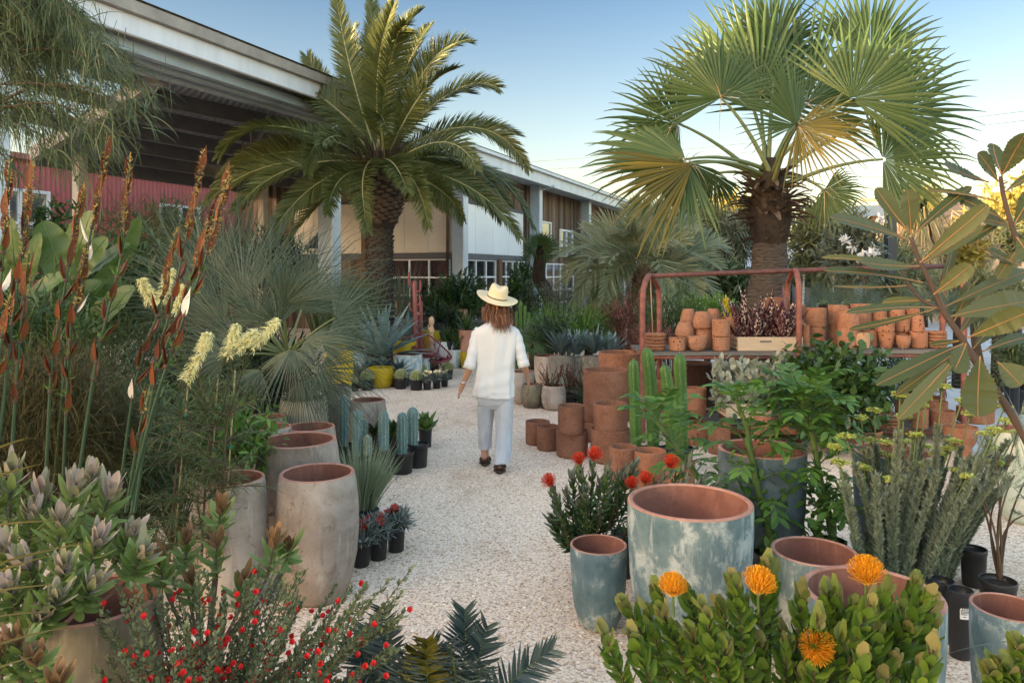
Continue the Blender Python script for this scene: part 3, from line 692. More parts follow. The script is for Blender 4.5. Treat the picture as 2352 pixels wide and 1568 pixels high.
# small notice board by the shed
sb = P(1368, 690, 16.5); mb = MB(); mb.box(sb, .26, .02, .62); mb.box(sb-A(0, 0, .75), .05, .05, .95)
for k, (c, x, z) in enumerate(((1, -.06, .2), (2, .05, .2), (1, .02, .08), (3, -.05, -.02), (3, .05, -.1), (2, -.02, -.18))): mb.box(sb+A(x, -.014, z), .1, .012, .05, c)
tag(mb.build('notice_sign', [M['paper'], m_plain('red_print', (.6, .05, .06)), m_plain('navy_print', (.05, .08, .3)), m_plain('green_print', (.05, .3, .12))], loc=sb*A(1, 1, 0), smooth=False), 'small white notice with red and green print among the shrubs by the shed', 'sign')
# ------------------------------------------------------------ pots
SH = {
 'tall': [(0, .74), (.03, .80), (.15, .92), (.35, 1.05), (.55, 1.10), (.75, 1.08), (.9, 1.03), (1, .98)],
 'cup': [(0, .50), (.015, .58), (.05, .67), (.12, .76), (.25, .86), (.5, .96), (.8, 1.0), (1, 1.0)],
 'round': [(0, .66), (.02, .72), (.08, .79), (.25, .92), (.5, 1.01), (.8, 1.02), (1, 1.0)],
 'cyl': [(0, .90), (.02, .955), (.06, .985), (.15, 1.0), (1, 1.0)],
 'egg': [(0, .74), (.03, .84), (.1, .97), (.3, 1.12), (.55, 1.15), (.8, 1.08), (1, .97)],
 'wide': [(0, 1.10), (.03, 1.17), (.1, 1.24), (.3, 1.24), (.6, 1.15), (1, 1.0)],
 'bowl': [(0, .45), (.02, .52), (.1, .66), (.3, .84), (.6, .96), (1, 1.0)],
 'taper': [(0, .68), (.02, .72), (.5, .86), (1, 1.0)],
 'dome': [(0, 1.0), (.1, 1.03), (.35, 1.0), (.6, .90), (.85, .74), (1, .62)],
 'saucer': [(0, .86), (.3, .95), (1, 1.0)],
 'nurs': [(0, .82), (.02, .84), (.86, .96), (.865, 1.0), (.97, 1.03), (1, 1.02)],
 'ribbed': [(0, .7)]+[(.05+.9*i/24, (.74+.26*(i/24)**.7)*(1+.012*(i % 2))) for i in range(25)]+[(1, 1.04)],
}
def prof_of(shape, R, h, z0, n=18):
    q = SH[shape]; zs = np.array([a for a, _ in q]); rr = np.array([b for _, b in q])
    if shape in ('nurs', 'ribbed', 'cyl', 'saucer', 'taper'): return [(R*b, z0+h*a) for a, b in q]
    t = np.unique(np.concatenate([zs, np.linspace(0, 1, n)]))
    k = np.interp(t, zs, rr)
    return [(R*b, z0+h*a) for a, b in zip(t, k)]
PN = [0]
def place(u, vt, w, d=None, vb=None, z0=0.0, shape='cyl'):
    """centre, radius and height of a pot whose rim is w wide about (u, vt)"""
    kx = math.sqrt(1+((u-1176)/F)**2)
    base = SH[shape][0][1]
    if d is None:
        d = (CH-z0)*F/(vb-HZ)
        for _ in range(4): d = (CH-z0)*F/(vb-HZ)+w*d/(2*F*kx)*base
    R = w*d/(2*F*kx)
    h = CH-(vt-HZ)/F*d-z0
    c = P(u, vt, d); c[2] = 0
    return c, R, h, d
def pot_mesh(c, R, h, shape, mats, name, z0=0.0, th=None, parent=None, inner=.12, inverted=False, wob=0.0, loc=None, n=48, single=True):
    PN[0] += 1; sd = PN[0]
    th = th or max(.012, R*.09)
    out = prof_of(shape, R, h, 0)
    rim = out[-1][0]; e = th*.3
    lip = [(rim, h-e), (rim-e*.35, h-e*.2), (rim-e, h), (rim-th+e, h), (rim-th+e*.3, h-e*.3), (rim-th, h-e)]
    inn = [(max(r-th, .005), z) for r, z in out if z > h*inner and z < h-e*1.2][::-1]
    inn = [(rim-th, h-e)]+inn+[(.004, h*inner)]
    body = [(.003, 0.0)]+out[:-1]+[(rim, h-e)]
    fl = (lambda q: [(r, z0+h-z) for r, z in q]) if inverted else (lambda q: [(r, z0+z) for r, z in q])
    if single:
        mb = MB()
        for k, q in enumerate((body, lip, inn)): mb.lathe(c, fl(q), n, k if len(mats) > 1 else 0, wob, sd)
        return mb.build(name, mats, parent, loc=loc)
    obs = []
    for k, (q, nm) in enumerate(((body, 'body'), (lip, 'rim'), (inn, 'inner_wall'))):
        mb = MB(); mb.lathe(c, fl(q), n, 0, wob, sd); obs.append(mb.build(nm, mats[min(k, len(mats)-1)], parent))
    return obs
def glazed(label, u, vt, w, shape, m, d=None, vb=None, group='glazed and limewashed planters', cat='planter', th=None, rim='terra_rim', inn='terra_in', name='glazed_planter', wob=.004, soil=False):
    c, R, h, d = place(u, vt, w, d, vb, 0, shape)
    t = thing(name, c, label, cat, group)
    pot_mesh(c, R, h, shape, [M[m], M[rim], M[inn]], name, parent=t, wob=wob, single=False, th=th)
    if soil:
        mb = MB(); mb.disc(c+UP*(h*.86), R*.9, 24, rough=.012); mb.build('soil', M['soil'], t)
    return c, R, h, t
def terra(label, u, vt, w, shape='cyl', m='terra', d=None, vb=None, z0=0.0, h=None, group='porous terracotta pots on the gravel', inverted=False, name='terracotta_pot', th=None):
    c, R, hh, d = place(u, vt, w, d, vb, z0, shape)
    h = h or hh
    o = pot_mesh(c, R, h, shape, [M[m]], name, z0=z0, loc=c, inverted=inverted, th=th, n=36)
    tag(o, label, 'pot', group); return c, R, z0+h
def potted(label, u, vt, w, name, cat, group=None, d=None, vb=None, z0=0.0, shape='nurs', m='nursery', soil='soil', sl=.88):
    """a plant in a pot: one thing, the pot and soil its parts; returns thing, soil centre, radius"""
    c, R, h, d = place(u, vt, w, d, vb, z0, shape)
    t = thing(name, c+UP*z0, label, cat, group)
    pot_mesh(c, R, h, shape, [M[m]], 'pot', z0=z0, parent=t, th=max(.006, R*.05), n=32)
    mb = MB(); mb.disc(c+UP*(z0+h*sl), R*.93*.97, 24, rough=.01, seed=PN[0]); mb.build('soil', M[soil], t)
    return t, c+UP*(z0+h*sl), R, d

g_white = 'limewashed barrel planters beside the path'
W1 = glazed('tallest pale limewashed barrel planter standing in front beside the path', 729, 1083, 178, 'tall', 'white_clay', vb=1395, group=g_white)
W2 = glazed('wide limewashed barrel planter directly behind the tallest one', 685, 1008, 182, 'tall', 'white_clay', d=4.72, group=g_white)
W3 = glazed('limewashed planter with staked yellow flowered shrub growing behind it', 530, 1096, 162, 'tall', 'white_clay2', d=4.0, group=g_white)
glazed('small limewashed planter whose rim peeps over the wide barrel planter', 712, 978, 116, 'tall', 'white_clay', d=5.45, group=g_white)
glazed('limewashed planter half hidden by bright green leaves behind the wide barrel', 622, 978, 96, 'tall', 'white_clay', d=5.35, group=g_white)
glazed('limewashed planter with a thin rim farthest left in the back row', 612, 956, 92, 'tall', 'white_clay', d=5.9, group=g_white)
W7 = glazed('grey lichen stained planter holding the big blue green palm', 697, 914, 108, 'tall', 'grey_clay', d=6.25, group=g_white, rim='grey_clay', inn='dark_clay')
glazed('pale mottled planter behind the tallest blue columnar cactus', 772, 884, 66, 'round', 'grey_clay', d=7.4, group=g_white, rim='grey_clay')
glazed('tan planter wider at its foot behind the blue cacti', 845, 917, 80, 'wide', 'white_clay', d=7.15, group=g_white, th=.02)
LP = glazed('huge mossy planter with a thick terracotta rim at the lower left corner', 215, 1372, 330, 'round', 'dark_clay', d=2.62, group=g_white, wob=.006)
terra('plain rusty pot under the bronze tipped bush', 452, 1512, 132, 'taper', 'pink', d=2.75, group='pots at the front left')

g_y = 'mustard yellow glazed pots'
kw = dict(group=g_y, rim='yellow', inn='yellow', name='yellow_pot', cat='pot')
glazed('glossy mustard yellow pot in front of the big agave', 875, 843, 60, 'round', 'yellow', vb=892, **kw)
glazed('mustard yellow pot behind the pale crackled pot', 930, 784, 54, 'round', 'yellow', d=12.9, **kw)
glazed('mustard yellow pot behind the wooden totem', 987, 759, 48, 'round', 'yellow', d=14.2, **kw)
glazed('tall mustard yellow pot half covered by blue palm leaflets', 778, 806, 66, 'round', 'yellow', d=10.7, **kw)
glazed('wide mustard yellow pot behind the turquoise crackled planter', 796, 782, 70, 'round', 'yellow', d=13.2, **kw)
glazed('small mustard yellow pot next to the elbow of the walking person', 1069, 808, 24, 'round', 'yellow', d=13.7, **kw)
glazed('bright lemon yellow pot behind the stacked cups on the rack', 1780-2, 735, 46, 'cup', 'lemon', d=16, group=g_y, rim='lemon', inn='lemon', name='yellow_pot', cat='pot')

g_b = 'pale blue and white glazed pots at the back'
kw = dict(group=g_b, name='glazed_pot', cat='pot')
glazed('pale crackled pot beside the maroon string chair', 937, 812, 65, 'round', 'blue_pale', d=11.9, **kw)
glazed('turquoise crackled planter between two mustard yellow pots', 800, 800, 86, 'round', 'turq', d=11.9, **kw)
glazed('very pale blue planter behind the maroon string chair', 1022, 782, 52, 'round', 'blue_pale', d=14.0, **kw)
glazed('slim pale blue tumbler pot near the gravel path end', 1045, 802, 31, 'cup', 'blue_pale', vb=845, **kw)
glazed('small turquoise pot behind the largest barrel cactus', 978, 822, 20, 'round', 'turq', d=12.3, **kw)

g_w2 = 'limewashed pots right of the walking person'
kw = dict(group=g_w2, name='limewashed_pot', cat='pot')
glazed('smooth whitish egg shaped pot beside the terracotta stacks', 1272, 884, 50, 'egg', 'white_clay2', vb=943, **kw)
glazed('dark mossy egg shaped pot between two whitish pots', 1222, 881, 44, 'egg', 'dark_clay', vb=938, rim='dark_clay', **kw)
glazed('tall whitish pot partly behind the hanging hand', 1200, 852, 56, 'cup', 'white_clay2', vb=929, **kw)
glazed('big whitish planter with a thick rim below the blue agaves', 1258, 816, 62, 'round', 'white_clay2', d=11.4, **kw)
glazed('big whitish planter farther back beside the sleeve', 1228, 803, 58, 'round', 'white_clay2', d=12.3, **kw)

g_bl = 'weathered blue glazed planters'
kw = dict(group=g_bl)
B1 = glazed('largest weathered blue planter with a broad terracotta rim', 1584, 1148, 290, 'cup', 'blue_glaze', vb=1535, **kw)
B2 = glazed('small weathered blue tumbler planter left of the largest one', 1375, 1248, 131, 'cup', 'blue_glaze', vb=1452, **kw)
B3 = glazed('medium weathered blue planter behind the orange pincushion flowers', 1870, 1263, 204, 'cup', 'blue_glaze', d=3.45, **kw)
B4 = glazed('wide weathered blue planter in the front right with an orange bloom over its mouth', 2003, 1356, 335, 'cup', 'blue_glaze', d=2.72, **kw)
B5 = glazed('weathered blue planter cut off by the right edge', 2318, 1392, 190, 'cup', 'blue_glaze', d=2.8, **kw)
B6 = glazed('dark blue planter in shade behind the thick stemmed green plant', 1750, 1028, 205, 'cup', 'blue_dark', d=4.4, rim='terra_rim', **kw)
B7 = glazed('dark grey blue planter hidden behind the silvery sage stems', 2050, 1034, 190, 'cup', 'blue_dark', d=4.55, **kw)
B8 = glazed('pale green planter at the right edge behind the sage', 2350, 986, 150, 'cup', 'green_pale', d=5.3, **kw)

# terracotta stacks on the gravel
T = terra
T('wide low porous pot, base of the left front stack', 1314, 985, 73, 'cyl', 'terra_b', vb=1054)
T('porous pot standing in the low pot at the front left of the stacks', 1312, 930, 61, 'cyl', 'terra_b', d=7.12, z0=.235)
T('wide porous pot under the round pot nearest the cacti', 1402, 983, 92, 'cyl', 'terra_b', d=7.0)
T('porous pot standing in the wide pot nearest the green cacti', 1402, 925, 79, 'cyl', 'terra_b', d=7.0, z0=.27)
T('large round porous pot on top of the middle stack', 1392, 848, 105, 'cyl', 'terra_b', d=7.95, z0=.17)
T('low porous pot carrying the large round pot of the middle stack', 1378, 962, 116, 'cyl', 'terra_b', d=7.95)
T('biggest porous pot at the back of the stacks beside the rack post', 1425, 808, 101, 'cyl', 'terra', d=9.1, z0=.2)
T('broad porous pot under the biggest one at the back', 1430, 925, 112, 'cyl', 'terra_b', d=9.1)
T('small porous pot standing farthest left on the gravel', 1235, 966, 56, 'cyl', 'terra_b', vb=1024)
T('small porous pot second from the left on the gravel', 1259, 977, 52, 'cyl', 'terra_b', vb=1037)
T('small porous pot half hidden by the red pincushion bush', 1432, 1024, 64, 'cyl', 'terra_b', d=6.2)
T('squat porous pot right of the red pincushion blooms', 1493, 1033, 74, 'cyl', 'terra', d=6.1)
T('porous pot behind the single upper red pincushion bloom', 1560, 1058, 74, 'cyl', 'terra', d=5.75)
T('tall dark brown porous pot beneath the rack shelf', 1590, 832, 96, 'cyl', 'terra_dk', d=9.0)
T('tall speckled pot right of the green cacti', 1595, 890, 56, 'cyl', 'terra', d=7.7, z0=.3)
T('tall speckled pot under the one right of the green cacti', 1600, 968, 62, 'cyl', 'terra_s', d=7.7)
T('tapered brown pot below the rack shelf', 1672, 886, 50, 'taper', 'terra_b', d=7.9, z0=.1)
T('speckled pot standing left of the green cacti under the shelf', 1530, 868, 62, 'cyl', 'terra_b', d=8.4)
T('speckled pot between the tall pots and the lower tray', 1652, 975, 52, 'cyl', 'terra', d=7.3)

# rack: rusty pipe arches carrying two plank shelves
RD = 8.05
rk = thing('pot_rack', P(1660, 700, RD)*A(1, 1, 0), 'long rusty pipe rack with plank shelves for terracotta pots', 'rack')
def arch(u1, u2, ut, vt, d1, d2, nm='arch', m='rust'):
    mb = MB(); a = P(u1, 700, d1); a[2] = 0; b = P(u2, 700, d2); b[2] = 0; t = P(ut, vt, (d1+d2)/2)
    s1 = A(*a[:2], t[2]-.26); s2 = A(*b[:2], t[2]-.26)
    pts = [a, (a+s1)/2, s1, s1*.72+t*.28+A(0, 0, .095), t, s2*.72+t*.28+A(0, 0, .095), s2, (b+s2)/2, b]
    mb.tube(smooth_path(pts, 44), .03, 10); return mb.build(nm, M[m], rk)
arch(1476, 1514, 1492, 633, 7.75, 8.45); arch(1835, 1808, 1826, 621, 7.75, 8.45); arch(2214, 2165, 2182, 612, 7.75, 8.45)
mb = MB(); mb.tube([P(1492, 634, 8.1), P(1660, 627, 8.1), P(1828, 621, 8.1), P(2000, 616, 8.1), P(2184, 611, 8.1)], .028, 10); mb.build('top_rail', M['rust_d'], rk)
mb = MB(); mb.tube([P(1494, 640, 8.05), P(1499, 768, 8.0)], .006, 5); mb.build('hanging_cord', M['bamboo'], rk)
SZ = CH-(808-HZ)/F*7.78
def shelf(u0, u1, z, nm='shelf'):
    for k in range(4):
        mb = MB(); y = 7.86+.2*k; x0, x1 = (u0-1176)/F*7.8, (u1-1176)/F*7.8
        mb.box(A((x0+x1)/2, y, z-.02), x1-x0+.02*(k % 2), .19, .036); mb.build(nm, M['board'], rk, False)
    for y in (7.80, 8.44):
        mb = MB(); mb.tube([A((u0-1176)/F*7.8, y, z-.06), A((u1-1176)/F*7.8, y, z-.06)], .02, 8); mb.build('shelf_rail', M['rust'], rk)
shelf(1478, 1832, SZ); shelf(1838, 2205, SZ+.02); shelf(1640, 2230, .16)

g_r1, g_r2, g_r3 = 'terracotta ware on the left rack shelf', 'terracotta ware on the right rack shelf', 'terracotta ware on the low rack shelf'
def onshelf(label, u, vt, vb, w, shape='cyl', m='terra_l', group=g_r1, d=7.98, base=None, inverted=False, low=False):
    z0 = base if base is not None else (.165 if low else (SZ+.002 if u < 1836 else SZ+.022))
    c, R, hh, dd = place(u, vt, w, d, None, z0, shape)
    h = (vb-vt)/F*d
    return T(label, u, vt, w, shape, m, d, None, z0, h, group, inverted)
# saucers
def saucers(pre, u, vts, w, d, z0, group):
    z = z0
    for k, (l, dw) in enumerate(vts):
        c, R, hh, dd = place(u, 790, w+dw, d, None, z, 'saucer')
        o = pot_mesh(c, R, .034, 'saucer', [M['terra_l'] if k % 2 else M['terra_s']], 'terracotta_saucer', z0=z, loc=c, n=32, inner=.35, th=.014); tag(o, l, 'saucer', group); z += .036
o5 = ['lowest', 'second lowest', 'middle', 'second highest', 'topmost']
saucers('', 1505, [(f'{q} flat saucer of the stack at the left end of the rack', (-k % 3)*1.2) for k, q in enumerate(o5)], 49, 7.96, SZ+.002, g_r1)
saucers('', 2150, [(f'{q} flat saucer of the stack at the right end of the upper shelf', (k % 2)*1.5) for k, q in enumerate(o5)], 52, 8.02, SZ+.022, g_r2)
saucers('', 2038, [(f'{q} flat saucer of the stack on the low shelf', 0) for k, q in enumerate(o5[:1]+o5[2:3]+o5[4:])], 66, 7.75, .165, g_r3)
S = onshelf
S('small coarse speckled cup beside the saucer stack', 1555, 774, 804, 39, 'cyl', 'terra_s', d=7.9)
S('small bowl shaped cup on the front edge of the shelf', 1602, 772, 805, 47, 'bowl', 'terra_l', d=7.88)
S('straight cup at the foot of the pair next to the crate', 1656, 772, 804, 41, 'cyl', 'terra_l', d=7.9)
S('straight cup on top of the pair next to the crate', 1656, 733, 771, 42, 'cyl', 'terra_l', d=7.9, base=SZ+.155)
S('domed upturned cup on the left of the cup pyramid', 1573, 744, 776, 44, 'dome', 'terra_l', d=8.12, base=SZ+.14, inverted=False)
S('lower cup at the left of the cup pyramid', 1574, 776, 805, 42, 'cyl', 'terra_l', d=8.12)
S('lower cup at the middle of the cup pyramid', 1616, 757, 805, 42, 'cyl', 'terra_l', d=8.14)
S('domed upturned cup in the middle of the cup pyramid', 1613, 718, 756, 45, 'dome', 'terra_l', d=8.12, base=SZ+.226)
S('domed upturned cup at the back left of the pyramid', 1581, 716, 752, 38, 'dome', 'terra_l', d=8.32, base=SZ+.25)
S('cup beneath the back left domed cup', 1583, 752, 800, 38, 'cyl', 'terra_l', d=8.34)
S('domed upturned cup at the back right of the pyramid', 1638, 716, 752, 38, 'dome', 'terra_l', d=8.36, base=SZ+.25)
S('cup beneath the back right domed cup', 1638, 752, 800, 38, 'cyl', 'terra_l', d=8.38)
S('straight cup behind the crate on top of another', 1684, 733, 770, 42, 'cyl', 'terra_l', d=8.2, base=SZ+.17)
S('straight cup behind the crate at the foot of a pair', 1684, 770, 804, 42, 'cyl', 'terra_l', d=8.2)
S('domed upturned cup atop the stack by the middle post', 1830, 731, 758, 36, 'dome', 'terra_l', d=8.2, base=SZ+.21)
S('bowl in the middle of the stack by the middle post', 1830, 758, 778, 36, 'cyl', 'terra_l', d=8.2, base=SZ+.105)
S('bowl at the foot of the stack by the middle post', 1830, 778, 800, 36, 'cyl', 'terra_l', d=8.2)
g = g_r2
S('narrow pale cup just right of the middle post', 1852, 738, 788, 18, 'cyl', 'terra_l', g, 8.1)
S('upper cylinder pot of the pair right of the middle post', 1874, 698, 741, 49, 'cyl', 'terra_l', g, 8.2, SZ+.235)
S('lower cylinder pot of the pair right of the middle post', 1875, 741, 785, 46, 'cyl', 'terra', g, 8.2)
S('upper cylinder pot of the pair behind the middle post', 1828, 698, 741, 44, 'cyl', 'terra_l', g, 8.48, SZ+.25)
S('upper cylinder pot second from the middle post', 1925, 695, 741, 48, 'cyl', 'terra_l', g, 8.35, SZ+.24)
S('lower cylinder pot second from the middle post', 1925, 741, 786, 46, 'cyl', 'terra', g, 8.35)
S('upper pot of the pair standing nearest the shelf front', 1948, 706, 749, 52, 'cyl', 'terra_l', g, 7.98, SZ+.235)
S('lower pot of the pair standing nearest the shelf front', 1948, 749, 796, 50, 'cyl', 'terra_l', g, 7.98)
S('upper cylinder pot at the back with a leaf across it', 1977, 695, 741, 50, 'cyl', 'terra_l', g, 8.4, SZ+.25)
S('lower cylinder pot at the back with a leaf across it', 1977, 741, 786, 48, 'cyl', 'terra', g, 8.4)
S('short pale tan cup with dark specks on the shelf front', 1978, 762, 798, 41, 'cyl', 'terra_tan', g, 7.93)
S('brown cup behind the pale tan speckled cup', 1998, 759, 797, 38, 'cyl', 'terra', g, 8.1)
S('coarse speckled pot on top, left of three on the right shelf', 2033, 727, 760, 45, 'cyl', 'terra_s', g, 8.0, SZ+.19)
S('coarse speckled pot below, left of three on the right shelf', 2036, 761, 797, 42, 'taper', 'terra_s', g, 8.0)
S('coarse speckled pot on top in the middle of three', 2072, 724, 758, 36, 'cyl', 'terra_s', g, 8.1, SZ+.19)
S('speckled pot below in the middle of three', 2070, 759, 796, 36, 'cyl', 'terra_l', g, 8.15)
S('little round bowl standing in front of the three speckled pots', 2075, 768, 798, 36, 'bowl', 'terra_l', g, 7.9)
S('coarse speckled upturned pot on top at the right of three', 2107, 720, 757, 38, 'taper', 'terra_s', g, 8.1, SZ+.19, True)
S('coarse speckled pot below at the right of three', 2110, 760, 797, 43, 'cyl', 'terra_s', g, 8.0)
S('rim of a speckled pot in the back row behind the three', 2018, 718, 796, 38, 'cyl', 'terra_s', g, 8.42)
S('second speckled pot in the back row behind the three', 2060, 717, 796, 38, 'cyl', 'terra_s', g, 8.42)
S('third speckled pot in the back row behind the three', 2096, 715, 796, 34, 'cyl', 'terra_s', g, 8.42)
g = g_r3
S('tilted terracotta bowl just beneath the slatted crate', 1782, 818, 842, 60, 'taper', 'terra', g, 8.15, .66)
S('dark pail shaped pot carrying the tilted bowl', 1782, 845, 960, 58, 'taper', 'terra_b', g, 8.2)
for k, (lb, u, vt, vb, w, sh, m, d_) in enumerate((
 ('broad terracotta pot on the low shelf behind the sage flowers', 2110, 896, 942, 112, 'cyl', 'terra', 8.3),
 ('upturned narrow terracotta cup on the low shelf', 1998, 916, 958, 34, 'dome', 'terra_b', 8.0),
 ('upturned terracotta cup next to the narrow one on the low shelf', 2036, 914, 944, 40, 'dome', 'terra_b', 8.1),
 ('slim terracotta cylinder on the low shelf behind the sage flowers', 2112, 950, 994, 42, 'cyl', 'terra_s', 7.7),
 ('wide terracotta cylinder right of the slim one on the low shelf', 2166, 954, 994, 60, 'cyl', 'terra', 7.7),
 ('terracotta cylinder rim behind the wide cylinder on the low shelf', 2150, 942, 990, 56, 'cyl', 'terra', 8.0),
 ('shallow wide terracotta bowl nearest the sage', 2206, 978, 1030, 84, 'bowl', 'terra', 7.1),
 ('broad terracotta trough at the right end of the low shelf', 2240, 942, 976, 90, 'cyl', 'terra', 8.0),
 ('shallow terracotta bowl behind the thick stemmed plant', 1978, 984, 1016, 100, 'bowl', 'terra_l', 7.3),
 ('speckled terracotta pot below the wooden tray', 1754, 976, 1020, 62, 'cyl', 'terra_s', 7.4),
 ('speckled terracotta pot right of the wooden tray legs', 1806, 968, 1016, 76, 'cyl', 'terra_s', 7.5),
 ('little red brown pot behind the sage stems', 2217, 1018, 1062, 32, 'cyl', 'terra', 6.8))):
    low = d_ > 7.35
    z0 = .165 if low else 0.0
    S(lb, u, vt, vb, w, sh, m, g_r3, d_, z0 if d_ > 7.35 else max(0, CH-(vb-HZ)/F*d_))
# slatted crate
def crate(u, vb, wpx, d, z0, label, h=.17, dep=.38, name='slatted_crate'):
    c = P(u, vb, d); c[2] = z0; w = wpx*d/F; t = thing(name, c, label, 'crate', 'wooden crates')
    for nm, off, sx, sy in (('front_board', A(0, -dep/2, h/2), w, .018), ('back_board', A(0, dep/2, h/2), w, .018)):
        mb = MB(); mb.box(c+off, sx, sy, h)
        mb.build(nm, M['crate'], t, False)
    mb = MB(); mb.box(c+A(-.05, -dep/2-.010, h*.68), .12, .006, .018); mb.build('hand_slot', M['dark_beam'], t, False)
    for s_ in (-1, 1):
        for k in range(3):
            mb = MB(); mb.box(c+A(s_*(w/2-.012), 0, h*(.18+.32*k)), .016, dep-.02, h*.24); mb.build('side_slat', M['crate'], t, False)
    mb = MB(); mb.box(c+A(0, 0, .012), w-.04, dep-.03, .018); mb.build('bottom_board', M['crate'], t, False)
    mb = MB(); mb.box(c+A(0, 0, h*.5), w-.05, dep-.04, .02); mb.build('soil', M['dark_soil'], t, False)
    return c, w, h
CR = crate(1755, 808, 146, 8.05, SZ+.004, 'raw pine crate filled with spotted purple plants on the rack', .145)
CR2 = crate(1742, 1010, 175, 7.55, .33, 'pale wooden tray holding silver leaved plants under the rack shelf', .14)
# ------------------------------------------------------------ the walking person, seen from behind
M['skin'] = m_plain('skin', (.47, .25, .165), .5, 0, .06, 6)
M['linen'] = m_plain('white_linen', (.62, .62, .625), .85, 0, .03, 60, .1, .15)
M['denim'] = m_plain('pale_denim', (.47, .50, .55), .85, 0, .09, 9, .1, .15)
M['straw_hat'] = m_plain('cream_straw', (.70, .57, .36), .75, 0, .06, 90, .15, .2)
M['leather'] = m_plain('dark_brown_leather', (.055, .03, .02), .6)
M['silver'] = m_plain('silver', (.6, .6, .6), .3, .9)
leaf('hair', (.085, .032, .014), (.24, .095, .035), rough=.4, tr=.1)
PD = 6.65; px = PD/F
def w_(u, v, dd=0.0): q = P(u, v, PD); q[1] += dd; return q
nodes = {}
V_, E_, R_ = [], [], []
def nd(k, p, r, par=None):
    nodes[k] = len(V_); V_.append(p); R_.append(r)
    if par: E_.append((nodes[par], nodes[k]))
nd('pel', w_(1137, 892), .075); nd('sp', w_(1138, 850, -.01), .105, 'pel'); nd('ch', w_(1139, 790, .01), .115, 'sp')
nd('nb', w_(1140, 752), .06, 'ch'); nd('nk', w_(1141, 730, .01), .048, 'nb'); nd('hd', w_(1141, 706, .03), .070, 'nk'); nd('ht', w_(1142, 682, .03), .082, 'hd'); nd('tp', w_(1142, 668, .03), .06, 'ht')
nd('fc', w_(1134, 706, .10), .035, 'hd')
for sd, (sh, el, wr, hn) in (('l', ((1099, 766, 0), (1082, 838, -.06), (1064, 881, .02), (1058, 895, .04))), ('r', ((1180, 766, 0), (1202, 836, -.02), (1212, 868, .16), (1214, 881, .20)))):
    s_ = -1 if sd == 'l' else 1
    nd('s'+sd, w_(*sh), .05, 'ch'); nd('e'+sd, w_(*el), .037, 's'+sd); nd('w'+sd, w_(*wr), .024, 'e'+sd); nd('h'+sd, w_(*hn), .026, 'w'+sd)
    h = w_(*hn); dn = nrm(w_(*hn)-w_(*wr)); fw = A(0, 1, 0); sdv = nrm(np.cross(dn, A(s_, 0, 0)))
    if sdv[1] < 0: sdv = -sdv
    for k in range(4):
        b0 = h+dn*.03+sdv*(.027-.018*k); L = (.07, .08, .075, .06)[k]; inn = A(-s_*.3, .25, 0)
        b1 = b0+nrm(dn+inn*.3)*L*.45; b2 = b1+nrm(dn+inn*1.0)*L*.55
        nd(f'f{sd}{k}a', b0, .0095, 'h'+sd); nd(f'f{sd}{k}b', b1, .0085, f'f{sd}{k}a'); nd(f'f{sd}{k}c', b2, .007, f'f{sd}{k}b')
    t0 = h+sdv*.032-dn*.005; nd('t'+sd, t0, .011, 'h'+sd); nd('u'+sd, t0+nrm(dn+sdv*.5)*.045, .008, 't'+sd)
for sd, (hp, kn, ank) in (('l', ((1118, 925, .03), (1114, 985, .15), (1111, 1046, .20))), ('r', ((1158, 925, 0), (1157, 990, .03), (1147, 1066, -.06)))):
    nd('p'+sd, w_(*hp), .045, 'pel'); nd('k'+sd, w_(*kn), .038, 'p'+sd); nd('a'+sd, w_(*ank), .034, 'k'+sd)
    a = w_(*ank); fl = A(a[0], a[1], .035); nd('q'+sd, fl+A(0, -.03, .01), .036, 'a'+sd); nd('v'+sd, fl+A(.01, .08, .0), .033, 'a'+sd); nd('z'+sd, fl+A(.01, .16, -.012), .024, 'v'+sd)
me = bpy.data.meshes.new('person'); loc = A(w_(1137, 900)[0], PD, 0)
me.from_pydata([tuple(p-loc) for p in V_], E_, []); me.materials.append(M['skin'])
per = bpy.data.objects.new('person', me); COL.objects.link(per); per.location = loc
tag(per, 'person in a straw hat, white shirt and pale jeans walking away along the gravel', 'person')
sk = per.modifiers.new('skin', 'SKIN'); sk.use_smooth_shade = True
for i, d_ in enumerate(me.skin_vertices[0].data): d_.radius = (R_[i], R_[i]); d_.use_root = (i == 0)
sb_ = per.modifiers.new('sub', 'SUBSURF'); sb_.levels = 2; sb_.render_levels = 2
rsP = np.random.RandomState(5)
def ringloft(mb, rows, n=48, wr=0.0, ph=0.0, pw=2.4, mat=0, k=40, fold=None):
    """rows: (u, v, half width px, half depth m, depth offset); superellipse rings joined smoothly"""
    q = smooth_path(np.array(rows, float), k); th = np.linspace(0, 2*math.pi, n, endpoint=False); v = []
    for i, (u, vv, hw, dp, dd) in enumerate(q):
        c = w_(u, vv, dd); t = i/(k-1)
        cx = np.sign(np.cos(th))*np.abs(np.cos(th))**(2/pw); sy = np.sign(np.sin(th))*np.abs(np.sin(th))**(2/pw)
        wv = wr*(np.sin(3*th+5*t+ph)+.7*np.sin(5*th-9*t+ph*2)+.6*np.sin(2*th+17*t+ph)+.5*np.sin(7*th+13*t))
        if fold is not None: wv = wv+fold(th, t)
        v.append(np.stack([c[0]+cx*(hw*px+wv), c[1]+sy*(dp+wv), np.full(n, c[2])+wr*.6*np.sin(2*th+ph)], 1))
    i = np.arange(k-1)[:, None]; j = np.arange(n)[None]; j2 = (j+1) % n
    mb.add(np.concatenate(v), np.stack([i*n+j, i*n+j2, (i+1)*n+j2, (i+1)*n+j], -1).reshape(-1, 4), mat)
mb = MB()
